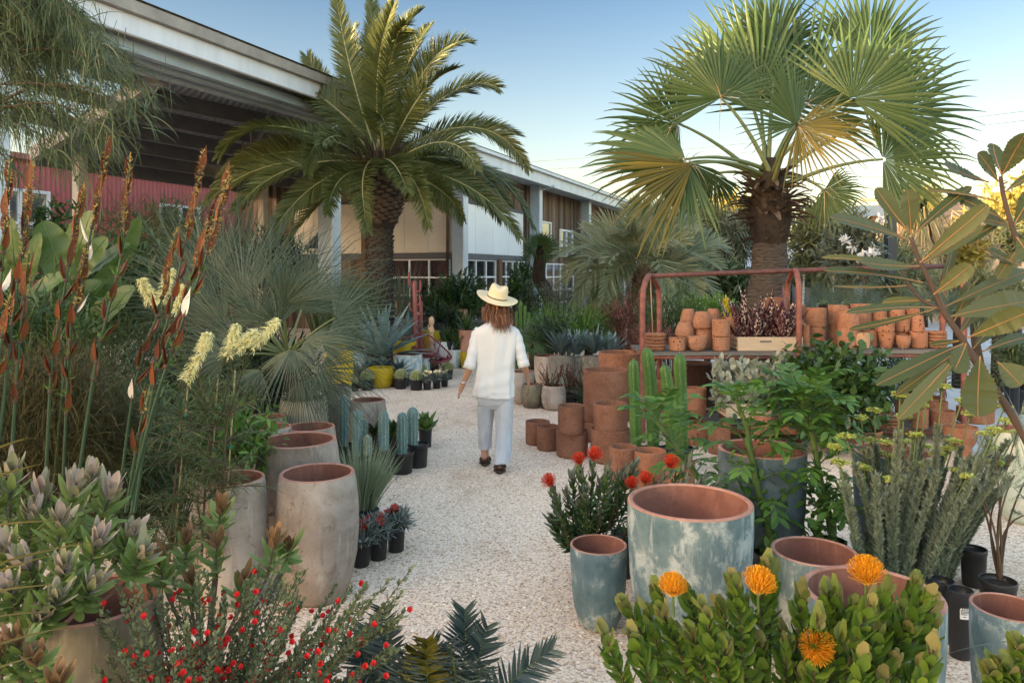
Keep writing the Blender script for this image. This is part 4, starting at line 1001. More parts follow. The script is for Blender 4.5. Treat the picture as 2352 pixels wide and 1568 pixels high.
def sfold(th, t):   # centre pleat on the back and hanging folds
    g_ = np.exp(-((th-4.712)/.05)**2)*.012*(t > .12)*(t < .75)
    return g_+.016*np.sin(9*th+4*t)*max(0, t-.3)+.004*np.sin(t*60+3*np.cos(th))*np.exp(-((t-.62)/.12)**2)+.004*np.sin(14*th)*max(0, t-.5)
ringloft(mb, [(1140, 733, 13, .055, .01), (1140, 739, 16, .06, .01), (1140, 745, 30, .075, 0), (1140, 753, 43, .095, 0), (1139.5, 766, 48.5, .11, 0), (1139, 790, 46.5, .115, 0), (1138, 820, 43, .115, 0), (1137, 850, 42.5, .115, 0), (1136, 880, 44.5, .125, 0), (1135, 898, 46, .13, 0), (1135, 908, 46.5, .13, 0), (1135, 910, 45, .126, 0), (1135, 905, 43, .12, 0)], 72, .0058, .4, 2.5, 0, 64, sfold)
def sleeve(pts, rr, ph):
    p = smooth_path([w_(*q) for q in pts], 26); r = np.interp(np.linspace(0, 1, 26), np.linspace(0, 1, len(rr)), rr)
    r = r*(1+.05*np.sin(np.arange(26)*1.1+ph)); mb.tube(p, r, 20, 0, False)
sleeve([(1106, 757, 0), (1097, 772, 0), (1090, 800, -.03), (1081, 834, -.055)], [.05, .062, .056, .049], 0)
sleeve([(1172, 757, 0), (1182, 772, 0), (1192, 800, -.01), (1201, 832, -.02)], [.05, .062, .054, .046], 2)
for a, b, r in (((1083, 828, -.05), (1077, 846, -.065), .052), ((1200, 826, -.018), (1204, 842, -.026), .050)):
    mb.tube([w_(*a), w_(*a)*.7+w_(*b)*.3, w_(*b), w_(*b)+(w_(*a)-w_(*b))*.1], [r*.9, r*1.06, r*1.04, r*.8], 20, 0, False)
# collar band and yoke seam
mb.tube([w_(1140, 737, .01)+A(.055*math.cos(t), .062*math.sin(t), 0) for t in np.linspace(0, 6.283, 25)], .009, 6)
mb.build('shirt', M['linen'], per)
mb = MB()
ringloft(mb, [(1136, 886, 37, .09, 0), (1137, 902, 41, .108, 0), (1138, 920, 42, .114, .02), (1138, 932, 38, .09, .03), (1138, 938, 24, .06, .03)], 40, .003, 1, 2.4, 0, 16)
ringloft(mb, [(1119, 903, 18, .085, .015), (1117, 930, 19.5, .09, .05), (1115, 955, 18.5, .08, .10), (1114, 985, 17.5, .073, .15), (1114, 1005, 16.5, .07, .17), (1113, 1028, 15.5, .064, .19), (1113, 1040, 15, .062, .20), (1113, 1041, 13, .056, .20)], 32, .0045, 2, 2.1, 0, 40)
ringloft(mb, [(1157, 903, 19, .085, .01), (1159, 930, 20.5, .092, .01), (1159, 960, 19.5, .084, .02), (1158, 990, 19, .077, .02), (1156, 1020, 18.5, .073, -.01), (1153, 1045, 18, .07, -.04), (1152, 1058, 18, .068, -.055), (1152, 1059.5, 15.5, .06, -.055)], 32, .0045, 4, 2.1, 0, 40)
mb.build('trousers', M['denim'], per)
# hair: a mass of long strands from the crown to the shoulders
mb = MB(); n = 900; hc = w_(1141, 694, .03)
az = rsP.uniform(-math.pi*1.18, math.pi*.18, n); el = rsP.uniform(.0, 1.0, n)
p0 = hc+np.stack([.074*np.cos(az)*np.cos(el*.9), .092*np.sin(az)*np.cos(el*.9), .075*np.sin(el)], 1)
d0 = np.stack([np.cos(az)*.28+rsP.normal(0, .16, n), np.sin(az)*.3+rsP.normal(0, .14, n), -.5-.6*rsP.rand(n)], 1)
hv = len(mb.v); mb.blades(p0, d0, rsP.uniform(.13, .27, n)*(1+.18*np.cos(az)), rsP.uniform(.003, .010, n), 1.3, 8, [.7, 1, 1, 1, 1, .9, .7, .5, .15], rsP.uniform(-1, 1, n))
v_ = mb.v[hv]; ph_ = np.repeat(rsP.normal(0, .8, n), len(v_)//n); v_[:, 0] += .009*np.sin(v_[:, 2]*48+ph_)*np.clip((P(0, 700, PD)[2]-v_[:, 2])*14, 0, 1); v_[:, 1] += .007*np.sin(v_[:, 2]*41+ph_*2)
n = 220; az = rsP.uniform(-2.4, -.5, n); p0 = w_(1150, 722, -.03)+np.stack([.075*np.cos(az), .07*np.sin(az), rsP.uniform(-.03, .02, n)], 1)
mb.blades(p0, np.stack([rsP.normal(0, .35, n), rsP.normal(-.25, .2, n), -np.ones(n)], 1), rsP.uniform(.06, .17, n), .006, .4, 6, [.7, 1, 1, .8, .6, .4, .1], rsP.uniform(-1, 1, n))
mb.lathe(hc-A(0, 0, .02), [(.004, -.08), (.04, -.075), (.065, -.05), (.08, 0), (.075, .05), (.04, .09), (.004, .1)], 20)
mb.build('hair', M['hair'], per)
# hat with a curled brim
hup = nrm(A(.26, -.22, 1)); hx = nrm(A(1, 0, -.26)); hy = np.cross(hup, hx); h0 = w_(1141, 686, .025)
def hat_pt(r, t, z):
    r *= .94; return h0+hx*(r*math.cos(t))+hy*(r*1.12*math.sin(t))+hup*z
mb = MB(); n = 56
rows = []
for r, z, c in ((.092, -.004, 0), (.10, .0, 0), (.12, -.002, .0), (.15, -.004, .006), (.175, -.003, .012), (.200, .0, .018), (.203, .004, .019), (.200, .006, .018), (.15, .003, .006), (.10, .006, 0), (.094, .03, 0), (.092, .06, 0), (.088, .092, 0), (.078, .113, 0), (.06, .122, 0), (.035, .112, 0), (.012, .104, 0), (.001, .103, 0)):
    row = []
    for j in range(n):
        t = 2*math.pi*j/n; zz = z+c*(abs(math.cos(t))**2.2)-c*.35*abs(math.sin(t))
        pin = 1-(.16*max(0, math.sin(t))**4 if z > .05 else 0)
        row.append(hat_pt(r*pin, t, zz+(.012*math.cos(2*t) if z > .1 and r > .03 else 0)))
    rows.append(row)
k = len(rows); i = np.arange(k-1)[:, None]; j = np.arange(n)[None]; j2 = (j+1) % n
mb.add(np.concatenate(rows), np.stack([i*n+j, i*n+j2, (i+1)*n+j2, (i+1)*n+j], -1).reshape(-1, 4))
hat = mb.build('hat', M['straw_hat'], per)
mb = MB()
rows = [[hat_pt(r, 2*math.pi*j/n, z) for j in range(n)] for r, z in ((.0995, .007), (.0985, .012), (.0965, .022), (.094, .023))]
mb.add(np.concatenate(rows), np.stack([i[:3]*n+j, i[:3]*n+j2, (i[:3]+1)*n+j2, (i[:3]+1)*n+j], -1).reshape(-1, 4)); mb.build('hat_band', M['leather'], hat)
for sd, (u, v, dd) in (('l', (1111, 1046, .20)), ('r', (1147, 1066, -.06))):
    a = w_(u, v, dd); mb = MB(); f0 = A(a[0]+.005, a[1]+.05, .014)
    th = np.linspace(0, 2*math.pi, 28, endpoint=False); out = []
    for z, s_ in ((.0, .96), (.004, 1), (.022, 1), (.026, .96)):
        out.append(np.stack([f0[0]+.046*s_*np.cos(th)*(1+.12*np.sin(th)), f0[1]+.128*s_*np.sin(th), np.full(28, .002+z)], 1))
    ii = np.arange(3)[:, None]; jj = np.arange(28)[None]; q2 = (jj+1) % 28
    mb.add(np.concatenate(out), np.stack([ii*28+jj, ii*28+q2, (ii+1)*28+q2, (ii+1)*28+jj], -1).reshape(-1, 4)); mb.add(out[3], list(range(28)))
    for y0, z0, rr in ((-.055, .058, .046), (.07, .05, .05)):
        mb.tube([A(a[0]+.005+rr*math.cos(t), a[1]+y0+.02*math.sin(t)*(1 if y0 < 0 else 0), .022+(z0-.0)*max(0, math.sin(t))) for t in np.linspace(0, math.pi, 14)], .008, 6)
    mb.tube([A(a[0]-.04, a[1]-.03, .05), A(a[0], a[1]-.082, .055), A(a[0]+.045, a[1]-.03, .05)], .009, 6)
    mb.build('sandal', M['leather'], per)
mb = MB(); c = w_(1065, 878, .015); mb.tube([c+A(.03*math.cos(t), .03*math.sin(t), .008*math.cos(t)) for t in np.linspace(0, 6.283, 21)], .006, 6); mb.build('bracelet', M['silver'], per)
# ------------------------------------------------------------ plant makers
GA = math.pi*(3-math.sqrt(5))
def rosette(mb, c, n, L, w, rs, el0=85, el1=8, droop=.3, fold=.35, prof=None, nseg=6, r0=.02, mat=0, Lv=.15, inner=.75):
    k = np.arange(n); t = (k+.5)/n; az = k*GA+rs.normal(0, .15, n)
    el = np.radians(el0+(el1-el0)*t**.9+rs.normal(0, 4, n))
    d = np.stack([np.cos(az)*np.cos(el), np.sin(az)*np.cos(el), np.sin(el)], 1)
    p = c+np.stack([np.cos(az)*r0*t, np.sin(az)*r0*t, .02*(1-t)], 1)
    LL = L*(inner+(1-inner)*np.minimum(1, 2*t))*(1+Lv*rs.normal(0, 1, n))
    if prof is None: prof = [.55, .8, 1, .95, .72, .4, .03]
    mb.blades(p, d, LL, w*(1+.1*rs.normal(0, 1, n)), droop*(.4+rs.rand(n)), nseg, prof, None, mat, fold)
def tuft(mb, c, n, L, w, rs, spread=.5, droop=.8, r0=.05, mat=0, nseg=5, prof=None, lean=(0, 0, 0)):
    az = rs.uniform(0, 6.283, n); s_ = spread*np.sqrt(rs.rand(n))
    d = np.stack([np.cos(az)*s_+lean[0], np.sin(az)*s_+lean[1], np.ones(n)], 1)
    p = c+np.stack([np.cos(az)*r0*rs.rand(n), np.sin(az)*r0*rs.rand(n), np.zeros(n)], 1)
    mb.blades(p, d, L*rs.uniform(.55, 1.1, n), w*rs.uniform(.7, 1.2, n), droop*rs.uniform(.2, 1.3, n), nseg, prof or [1, 1, .85, .65, .4, .04], rs.uniform(-1.5, 1.5, n), mat)
def crown_pts(c, rad, ncl, rs, lo=-1.0, power=.45):
    d = nrm(rs.normal(0, 1, (ncl, 3))); d[:, 2] = np.clip(d[:, 2], lo, 1)
    return np.asarray(c)+d*np.asarray(rad)*(rs.rand(ncl, 1)**power)
def leaves(mb, c, cl, nl, L, w, rs, size, mat=0, up=.35, out=.6, rnd=.8, droop=.4, nseg=3, prof=None, fold=0.0, squash=1.0):
    m = len(cl)*nl; o = np.repeat(cl, nl, 0)
    p = o+rs.normal(0, 1, (m, 3))*np.asarray(size)*A(1, 1, squash)
    d = nrm(p-np.asarray(c))*out+rs.normal(0, rnd, (m, 3))+A(0, 0, up)
    mb.blades(p, d, L*rs.uniform(.6, 1.2, m), w*rs.uniform(.7, 1.2, m), droop*rs.uniform(0, 1.4, m), nseg, prof, rs.uniform(-.9, .9, m), mat, fold)
def twigs(mb, b, cl, r0, rs, mat=0, bend=.15, every=1):
    for q in cl[::every]:
        m_ = (np.asarray(b)*.5+q*.5)+A(0, 0, np.linalg.norm(q-b)*bend)*rs.uniform(.3, 1)+rs.normal(0, .04, 3)*np.linalg.norm(q-b)
        mb.tube(bez(b, m_, q, 6), np.linspace(r0, r0*.35, 6), 5, mat, False)
def shrub(name, label, cat, base, h, rad, ncl, nl, L, w, lm, seed, group=None, stem='brown_twig', size=.22, parent=None, tw=.008, every=2, **k):
    """woody plant: stems and a crown of leaf clumps; base on the ground, crown centre h above it"""
    rs = np.random.RandomState(seed); base = np.asarray(base, float)
    t = parent or thing(name, base, label, cat, group)
    c = base+UP*h; rad = np.asarray(rad, float); cl = crown_pts(c, rad, ncl, rs, k.pop('lo', -.8))
    mb = MB(); leaves(mb, c-UP*rad[2]*.4, cl, nl, L, w, rs, rad*size, 0, **k); mb.build('foliage', M[lm] if isinstance(lm, str) else lm, t)
    mb = MB(); twigs(mb, base, cl, tw, rs, every=every); mb.build('stems', M[stem], t)
    return t
def frond_mesh(path, rs, nl, ll, lw, a0=68, a1=28, vee=.3, r=.02, start=.12, droop=.25, up=None, prof=None, nseg=3, fade=.75, tipz=.45):
    mb = MB(); path = np.asarray(path); k = len(path)
    mb.tube(path, np.linspace(r, r*.2, k), 6, 0, False)
    t = np.linspace(start, 1, nl); tt = np.interp(t, np.linspace(0, 1, k), np.arange(k)); i = np.minimum(tt.astype(int), k-2); f = (tt-i)[:, None]
    p = path[i]*(1-f)+path[i+1]*f; tg = nrm(path[i+1]-path[i])
    u0 = A(0, 0, 1) if up is None else np.asarray(up, float)
    sd = nrm(np.cross(tg, u0)); no = np.cross(sd, tg)
    x = (t-start)/(1-start); lp = (np.minimum(1, .35+x*3.2)*(1-(1-tipz)*np.maximum(0, (x-.45)/.55)**1.5))
    for s_ in (-1, 1):
        a = np.radians(a0+(a1-a0)*x+rs.normal(0, 4, nl))[:, None]
        d = tg*np.cos(a)+s_*sd*np.sin(a)+no*(vee+rs.normal(0, .1, (nl, 1)))
        side = np.cross(nrm(d), no)+rs.normal(0, .2, (nl, 3))
        mb.blades(p, d, ll*lp*(1+.08*rs.normal(0, 1, nl)), lw, droop, nseg, prof or [.6, 1, .75, .05], None, 1, .25, side)
    return mb
def ribbed(mb, pts, R, ribs, mat=0, depth=.2, n_per=4, top=True):
    """cactus stem along pts, ribs as folds"""
    pts = np.asarray(pts, float); k = len(pts); n = ribs*n_per; th = np.linspace(0, 2*math.pi, n, endpoint=False)
    rr = 1-depth*np.abs(np.sin(th*ribs/2))**.8*1.0
    rr = 1-depth*(1-np.abs(np.cos(th*ribs/2)))
    t = nrm(np.gradient(pts, axis=0)); a = nrm(np.cross(t[0], A(0, 1, 0.001))); R = np.broadcast_to(R, (k,)); v = []; ridge = []
    for i in range(k):
        a = nrm(a-t[i]*np.dot(a, t[i])); b = np.cross(t[i], a)
        ring = pts[i]+R[i]*rr[:, None]*(np.cos(th)[:, None]*a+np.sin(th)[:, None]*b); v.append(ring); ridge.append(ring[::n_per])
    i = np.arange(k-1)[:, None]; j = np.arange(n)[None]; j2 = (j+1) % n
    base = mb.n
    mb.add(np.concatenate(v), np.stack([i*n+j, i*n+j2, (i+1)*n+j2, (i+1)*n+j], -1).reshape(-1, 4), mat)
    mb.f.append(np.array([[base+(k-1)*n+q for q in range(n)]])); mb.m.append(mat)
    return np.array(ridge), t
def col_profile(k, h0=.9):
    z = np.linspace(0, 1, k)**.8
    return z, np.where(z < h0, 1.0, np.sqrt(np.maximum(1-((z-h0)/(1-h0))**2, .004)))
def cactus_col(t, base, top, R, ribs, bm, seed, part='stem', spine=.02, sm='cactus_spine', nsp=5, mid=None):
    rs = np.random.RandomState(seed); k = 26
    z, pr = col_profile(k, 1-min(.5, R*1.3/np.linalg.norm(np.asarray(top)-base)))
    mid = (np.asarray(base)+np.asarray(top))/2 if mid is None else mid
    pp = (1-z)[:, None]**2*np.asarray(base)+2*(z*(1-z))[:, None]*mid+z[:, None]**2*np.asarray(top)
    mb = MB(); ridge, tg = ribbed(mb, pp, R*pr*(.92+.08*np.minimum(1, z*3))*(1+.03*np.sin(z*14+seed)), ribs, 0, .26 if ribs > 6 else .46)
    o = mb.build(part, M[bm], t)
    q = ridge[1:].reshape(-1, 3); cc = np.repeat(pp[1:], ribs, 0); q = np.repeat(q, nsp, 0); cc = np.repeat(cc, nsp, 0)
    f = rs.rand(len(q), 1); st = np.linalg.norm(pp[-1]-pp[0])/k
    mb = MB(); mb.blades(q+A(0, 0, 1)*st*(f-.5), nrm(q-cc)+rs.normal(0, .55, q.shape), spine*rs.uniform(.5, 1.2, len(q)), .0022, 0, 1, [1, .3])
    mb.build('spines', M[sm], t); return o
M['cactus_blue'] = m_plain('blue_cactus_skin', (.125, .215, .225), .55, 0, .14, 5, 0, .3)
M['cactus_dk'] = m_plain('dark_cactus_skin', (.05, .10, .075), .55, 0, .2, 5, 0, .3)
M['cactus_green'] = m_plain('bright_cactus_skin', (.055, .125, .025), .45, 0, .3, 3, 0, .35)
M['barrel'] = m_plain('barrel_cactus_skin', (.13, .21, .05), .5, 0, .15, 6)
def barrel(t, c, R, seed, h=.9):
    rs = np.random.RandomState(seed); ph = np.linspace(-.9, 1.5, 14)
    pts = np.array([c+UP*(R*h*(math.sin(a)+.78)) for a in ph]); mb = MB()
    pts2 = pts.copy(); mb2 = MB(); ridge, _ = ribbed(mb, pts, R*np.maximum(np.cos(ph), .06), 20, 0, .16, 2)
    mb.build('stem', M['barrel'], t)
    q = ridge.reshape(-1, 3); cc = np.broadcast_to(c+UP*R*.6, q.shape); q = np.repeat(q, 8, 0); cc = np.repeat(cc, 8, 0)
    mb = MB(); mb.blades(q+rs.normal(0, .003, q.shape), nrm(q-cc)+rs.normal(0, .6, q.shape), R*.30*rs.uniform(.6, 1.2, len(q)), .0055, .1, 1, [1, .3]); mb.build('spines', M['cactus_spine'], t)

# ------------------------------------------------------------ date palm
def palm_scars(mb, c0, c1, r0, n, rs, sz, out=.5, tip=.3, mat=0, lift=.2, flat=.55):
    """spiral of cut frond bases round a trunk"""
    c0 = np.asarray(c0); c1 = np.asarray(c1)
    for k in range(n):
        t = (k+.5)/n; az = k*GA; c = c0+(c1-c0)*t; R = np.interp(t, np.linspace(0, 1, len(r0)), r0)
        d = A(math.cos(az), math.sin(az), 0); s = A(-math.sin(az), math.cos(az), 0); u = nrm(UP+d*lift)
        q = c+d*R*.93; a = sz*rs.uniform(.8, 1.15); o = d*sz*out*rs.uniform(.7, 1.2)+UP*sz*lift
        v = [q-s*a*.5-u*a*flat*.2, q-u*a*flat*.5, q+s*a*.5-u*a*flat*.2, q+u*a*flat*.35]
        v2 = [q+o-s*a*tip-u*a*flat*.02, q+o-u*a*flat*.3, q+o+s*a*tip-u*a*flat*.02, q+o+u*a*flat*.16]
        mb.add(v+v2, [[4, 5, 6, 7], [0, 1, 5, 4], [1, 2, 6, 5], [2, 3, 7, 6], [3, 0, 4, 7]], mat)
M['palm_bark'] = m_plain('palm_bark', (.07, .058, .046), .9, 0, .7, 22, .6, .2)
M['palm_bark_d'] = m_plain('dark_palm_bark', (.035, .026, .02), .9, 0, .5, 16, .6, .2)
M['boot_cut'] = m_plain('cut_frond_base', (.12, .085, .06), .85, 0, .4, 18, .4, .2)
DP = 14.0
base = P(872, 700, DP); base[2] = 0; cr = P(872, 372, DP); tk = P(872, 520, DP)
dpalm = thing('date_palm', base, 'tall date palm with arching feathery fronds and a pineapple shaped trunk top', 'palm')
rs = np.random.RandomState(11)
mb = MB(); mb.lathe(A(base[0], base[1], 0), [(.28, 0), (.26, .5), (.245, 1.2), (.24, 2.0), (.235, tk[2]+.1)], 28, 0, .03, 3)
palm_scars(mb, base, tk, [.285, .265, .25, .245, .24], 430, rs, .135, .34, .34, 0, .12, .62)
mb.build('trunk', M['palm_bark'], dpalm, False)
mb = MB(); mb.lathe(A(base[0], base[1], 0), [(.27, tk[2]-.05), (.36, tk[2]+.2), (.47, tk[2]+.55), (.52, tk[2]+.85), (.42, tk[2]+1.15), (.2, tk[2]+1.4)], 28, 1)
palm_scars(mb, tk+UP*.02, tk+UP*1.1, [.28, .38, .46, .51, .46], 230, rs, .20, .42, .30, 0, .35, .5)
mb.build('trunk_head', [M['boot_cut'], M['palm_bark_d']], dpalm, False)
FR = [ # control and tip directions of the fronds, tip distance offset
 (800, 190, 772, -12, .3), (862, 150, 850, -8, .8), (845, 150, 905, 10, -.6), (890, 70, 965, 28, .2), (930, 120, 985, 65, .9), (985, 75, 1078, 98, .3),
 (1045, 150, 1142, 200, -.2), (1010, 190, 1085, 216, .9), (1115, 205, 1213, 385, .2), (1100, 250, 1190, 312, 1.0), (1150, 320, 1222, 520, .3), (1040, 262, 1095, 388, -1.6),
 (955, 340, 985, 522, -2.1), (1015, 395, 1066, 505, -1.2), (1105, 390, 1192, 545, -.5), (812, 370, 845, 532, -2.2), (716, 250, 703, 398, -1.4), (585, 210, 505, 358, -.4),
 (685, 140, 571, 166, .5), (742, 220, 706, 132, .6), (615, 320, 470, 470, -.2), (650, 340, 540, 482, -1.0), (710, 385, 622, 542, -.8), (750, 420, 662, 560, .2),
 (640, 270, 512, 400, .8), (862, 205, 890, 305, -1.9), (765, 370, 752, 490, -1.7), (905, 345, 935, 440, -2.0), (780, 90, 815, 70, .9), (830, 80, 880, 60, 1.2),
 (740, 180, 640, 230, 1.0), (1000, 300, 1130, 420, .9), (1080, 330, 1165, 470, 1.2), (640, 330, 560, 470, 1.2), (700, 400, 640, 510, 1.3), (970, 400, 1020, 470, .9),
 (900, 40, 935, 60, -.8), (960, 180, 1045, 160, -.9), (780, 280, 740, 330, -1.9), (1045, 340, 1150, 500, .1), (560, 300, 492, 440, .5)]
for k, (cu, cv, tu, tv, dd) in enumerate(FR):
    a = cr+A(rs.normal(0, .08), rs.normal(0, .08)+dd*.08, rs.uniform(-.25, .1)); tp = P(tu, tv, DP+dd); ct = P(cu, cv, DP+dd*.55)
    path = bez(a, ct, tp, 16); L = np.sum(np.linalg.norm(np.diff(path, axis=0), axis=1))
    mb = frond_mesh(path, rs, int(78+36*L), .44, .024, 60, 26, rs.uniform(.15, .45), .026, .12, .22, up=A(rs.normal(0, .5), -rs.uniform(.2, 1.0), .6), nseg=3)
    mb.build('frond', [M['date_rachis'], M['date_leaf']], dpalm)
mb = MB(); n = 260; az = rs.uniform(0, 6.283, n); mb.blades(cr+np.stack([.35*np.cos(az), .35*np.sin(az), rs.uniform(-.5, .15, n)], 1), np.stack([np.cos(az)*.6, np.sin(az)*.6, rs.uniform(.4, 1.4, n)], 1), rs.uniform(.3, .6, n), .035, .2, 3, [1, .8, .5, .1]); mb.build('fibre', M['brown_twig'], dpalm)

# ------------------------------------------------------------ fan palm
FD = 9.6
fb = P(1750, 700, FD); fb[2] = 0; fc = P(1768, 425, FD)
fpalm = thing('fan_palm', fb, 'stout fan palm with big pleated fans and a ringed leaning trunk behind the rack', 'palm')
M['ring_bark'] = m_plain('ringed_palm_bark', (.075, .06, .05), .9, 0, .45, 9, .6, .2, (1, 1, 7))
rs = np.random.RandomState(21)
mb = MB(); zz = np.linspace(0, 1, 150); cen = np.stack([np.interp(zz, [0, .55, .8, 1], [P(1742, 0, FD)[0], P(1750, 0, FD)[0], P(1765, 0, FD)[0], P(1768, 0, FD)[0]]), np.full(150, FD), zz*(P(0, 560, FD)[2])], 1)
n = 36; th = np.linspace(0, 2*math.pi, n, endpoint=False); v = []
for i in range(150):
    r = np.interp(zz[i], [0, .35, .6, .8, 1], [.29, .275, .25, .225, .21])*(1+.022*((i % 3) == 0)+.012*rs.normal())+.005*rs.normal(0, 1, n)
    v.append(np.stack([cen[i, 0]+r*np.cos(th), cen[i, 1]+r*np.sin(th), np.full(n, cen[i, 2])+.008*np.sin(3*th+i*.4)], 1))
i = np.arange(149)[:, None]; j = np.arange(n)[None]; mb.add(np.concatenate(v), np.stack([i*n+j, i*n+(j+1) % n, (i+1)*n+(j+1) % n, (i+1)*n+j], -1).reshape(-1, 4))
mb.build('trunk', M['ring_bark'], fpalm, False)
mb = MB(); zt = P(0, 560, FD)[2]; ztop = fc[2]
mb.lathe(A(fc[0], FD, 0), [(.20, zt-.02), (.24, zt+.1), (.27, zt+.3), (.25, zt+.55), (.22, ztop), (.12, ztop+.25), (.07, ztop+.35)], 24, 0, .05, 2)
for lo, hi, cnt, L in ((zt+.02, zt+.2, 16, .2), (zt+.25, zt+.55, 90, .38), (zt+.45, ztop+.15, 80, .36)):
    az = rs.uniform(0, 6.283, cnt); z = rs.uniform(lo, hi, cnt); d = np.stack([np.cos(az), np.sin(az), rs.uniform(.15, 1.1, cnt)], 1)
    mb.blades(A(fc[0], FD, 0)+np.stack([.2*np.cos(az), .2*np.sin(az), z], 1), d, L*rs.uniform(.5, 1.1, cnt), rs.uniform(.05, .1, cnt), rs.uniform(0, 1.2, cnt), 4, [1, .95, .8, .65, .4], rs.uniform(-.5, .5, cnt), 1, .5)
mb.build('trunk_head', [M['palm_bark_d'], M['boot_cut']], fpalm)
FANS = [ # hastula (u, v, dist offset), axis tip (u, v, offset), spread, droop
 ((1656, 225, -.3), (1600, 40, .0), 135, .25), ((1560, 285, -.2), (1385, 262, -.4), 125, .35), ((1575, 366, -.7), (1345, 395, -1.0), 100, .35),
 ((1590, 378, -.9), (1390, 478, -1.4), 40, .25), ((1745, 215, .5), (1790, -30, .7), 130, .2), ((1852, 240, .7), (1900, -10, 1.0), 130, .2),
 ((1958, 228, -.6), (2150, 55, -.7), 110, .2), ((2040, 258, .3), (2268, 210, .4), 105, .3), ((1830, 288, -1.3), (1745, 120, -1.6), 75, .2),
 ((1832, 290, -1.3), (2030, 345, -1.7), 80, .35), ((2028, 366, -.5), (2262, 345, -.7), 95, .5), ((1893, 437, -.3), (1998, 490, -.5), 110, .9),
 ((1582, 373, .2), (1610, 500, .1), 70, .9), ((1700, 170, 1.0), (1690, -10, 1.3), 120, .25), ((2000, 140, 1.0), (2130, -20, 1.3), 115, .25), ((1780, 110, .9), (1850, -60, 1.0), 110, .2),
 ((1640, 400, .5), (1590, 500, .9), 80, 1.0)]
for k, (h, t, sp, dr) in enumerate(FANS):
    hp = P(h[0], h[1], FD+h[2]); tp = P(t[0], t[1], FD+t[2]); R = np.linalg.norm(tp-hp); ax = nrm(tp-hp)
    nr = nrm(A(rs.normal(0, .25), -1, .25+rs.normal(0, .2)))
    sp *= .82 if sp > 100 else 1; mb = MB(); mb.fan(hp, ax, nr, R*.97, int(sp*.28)+8, sp, .52 if k not in (8, 9) else .38, 1, rs, dr*.7, .85)
    b0 = fc+A(rs.normal(0, .06), rs.normal(0, .06), rs.uniform(-.15, .15)); mid = (b0*.5+hp*.5)+A(0, 0, .18+.05*rs.rand())
    mb.tube(bez(b0, mid, hp, 10), np.linspace(.034, .014, 10), 7, 0, False)
    if rs.rand() < .6:
        m_ = 14; mb.blades(np.repeat(hp[None], m_, 0), ax*.4+rs.normal(0, .5, (m_, 3))-A(0, .3, .2), rs.uniform(.25, .6, m_), .012, 1.6, 6, [1, 1, .8, .6, .4, .2, .05], rs.uniform(-1, 1, m_), 2)
    mb.build('frond', [M['fan_stalk'], M['fan_sunlit' if k in (3, 9) else 'fan_leaf'], M['straw']], fpalm)
# ------------------------------------------------------------ shoots, used for the proteas, pincushions and mallow
def shoot(mb, a, b, rs, nl, L, w, mats=(0, 0), top=.35, a0=75, a1=12, stem=None, sr=.004, bow=.08, prof=None, fold=.25, nseg=4, start=.1, lmin=.7, dens=1.0):
    """stem from a to b with leaves spiralling up it, the upper ones in mats[1]"""
    a = np.asarray(a, float); b = np.asarray(b, float); L0 = np.linalg.norm(b-a)
    m_ = (a+b)/2+rs.normal(0, bow, 3)*L0; path = bez(a, m_, b, 12)
    if stem is not None: mb.tube(path, np.linspace(sr, sr*.55, 12), 6, stem, False)
    t = np.linspace(start, 1, nl)**dens; i = np.minimum((t*11).astype(int), 10); f = (t*11-i)[:, None]
    p = path[i]*(1-f)+path[i+1]*f; tg = nrm(path[i+1]-path[i]); r1 = nrm(np.cross(tg, A(.3, .9, .2))); r2 = np.cross(tg, r1)
    az = np.arange(nl)*GA+rs.normal(0, .2, nl); rad = r1*np.cos(az)[:, None]+r2*np.sin(az)[:, None]
    an_ = np.radians(a0+(a1-a0)*((t-start)/(1-start))**1.3+rs.normal(0, 7, nl))[:, None]
    d = tg*np.cos(an_)+rad*np.sin(an_); side = np.cross(tg, rad)
    k = t > 1-top; LL = L*(lmin+(1-lmin)*np.sin(np.clip(t, 0, 1)*2.6)**1)*np.clip(1+.22*rs.normal(0, 1, nl), .5, 1.5)
    for q, m2 in ((~k, mats[0]), (k, mats[1])):
        if q.any(): mb.blades(p[q], d[q], LL[q], w*(1+.12*rs.normal(0, 1, q.sum())), rs.uniform(-.45, .15, q.sum()), nseg, prof or [.25, .75, 1, .85, .12], None, m2, fold, side[q], grav=(0, 0, -1))
    return path[-1], tg[-1]
OV = [.25, .8, 1, .95, .72, .2]
def zc(x, y, ox, oy, s): return ((ox+x/s)/1.063, (oy+y/s)/1.063)

# ---- weeping tree at the top left
rs = np.random.RandomState(31)
wt = thing('weeping_tree', A(-5.2, 5.6, 0), 'weeping fine leaved tree hanging in from the upper left corner', 'tree')
mb = MB(); tr = P(-230, 330, 5.6); mb.tube(smooth_path([A(-5.2, 5.6, 0), A(-5.1, 5.6, 1.6), tr, P(-160, 60, 5.6), P(-60, -120, 5.7)], 20), np.linspace(.11, .04, 20), 8)
br = []
for k in range(38):
    u0, v0 = rs.uniform(-190, -60), rs.uniform(-150, 330); L = rs.uniform(.55, 1.0)
    tu, tv = u0+rs.uniform(180, 520)*L, v0+rs.uniform(-20, 170)
    tu = min(tu, 330-max(0, (tv-250)*.9) if tv > 120 else 240); tv = min(tv, 400)
    dd = rs.uniform(-.7, .9); a = P(u0, v0, 5.6+dd*.4); c_ = P(tu, tv, 5.6+dd); p = bez(a, (a+c_)/2+UP*rs.uniform(.15, .5), c_, 10); br.append(p); mb.tube(p, np.linspace(.012, .003, 10), 5, 0, False)
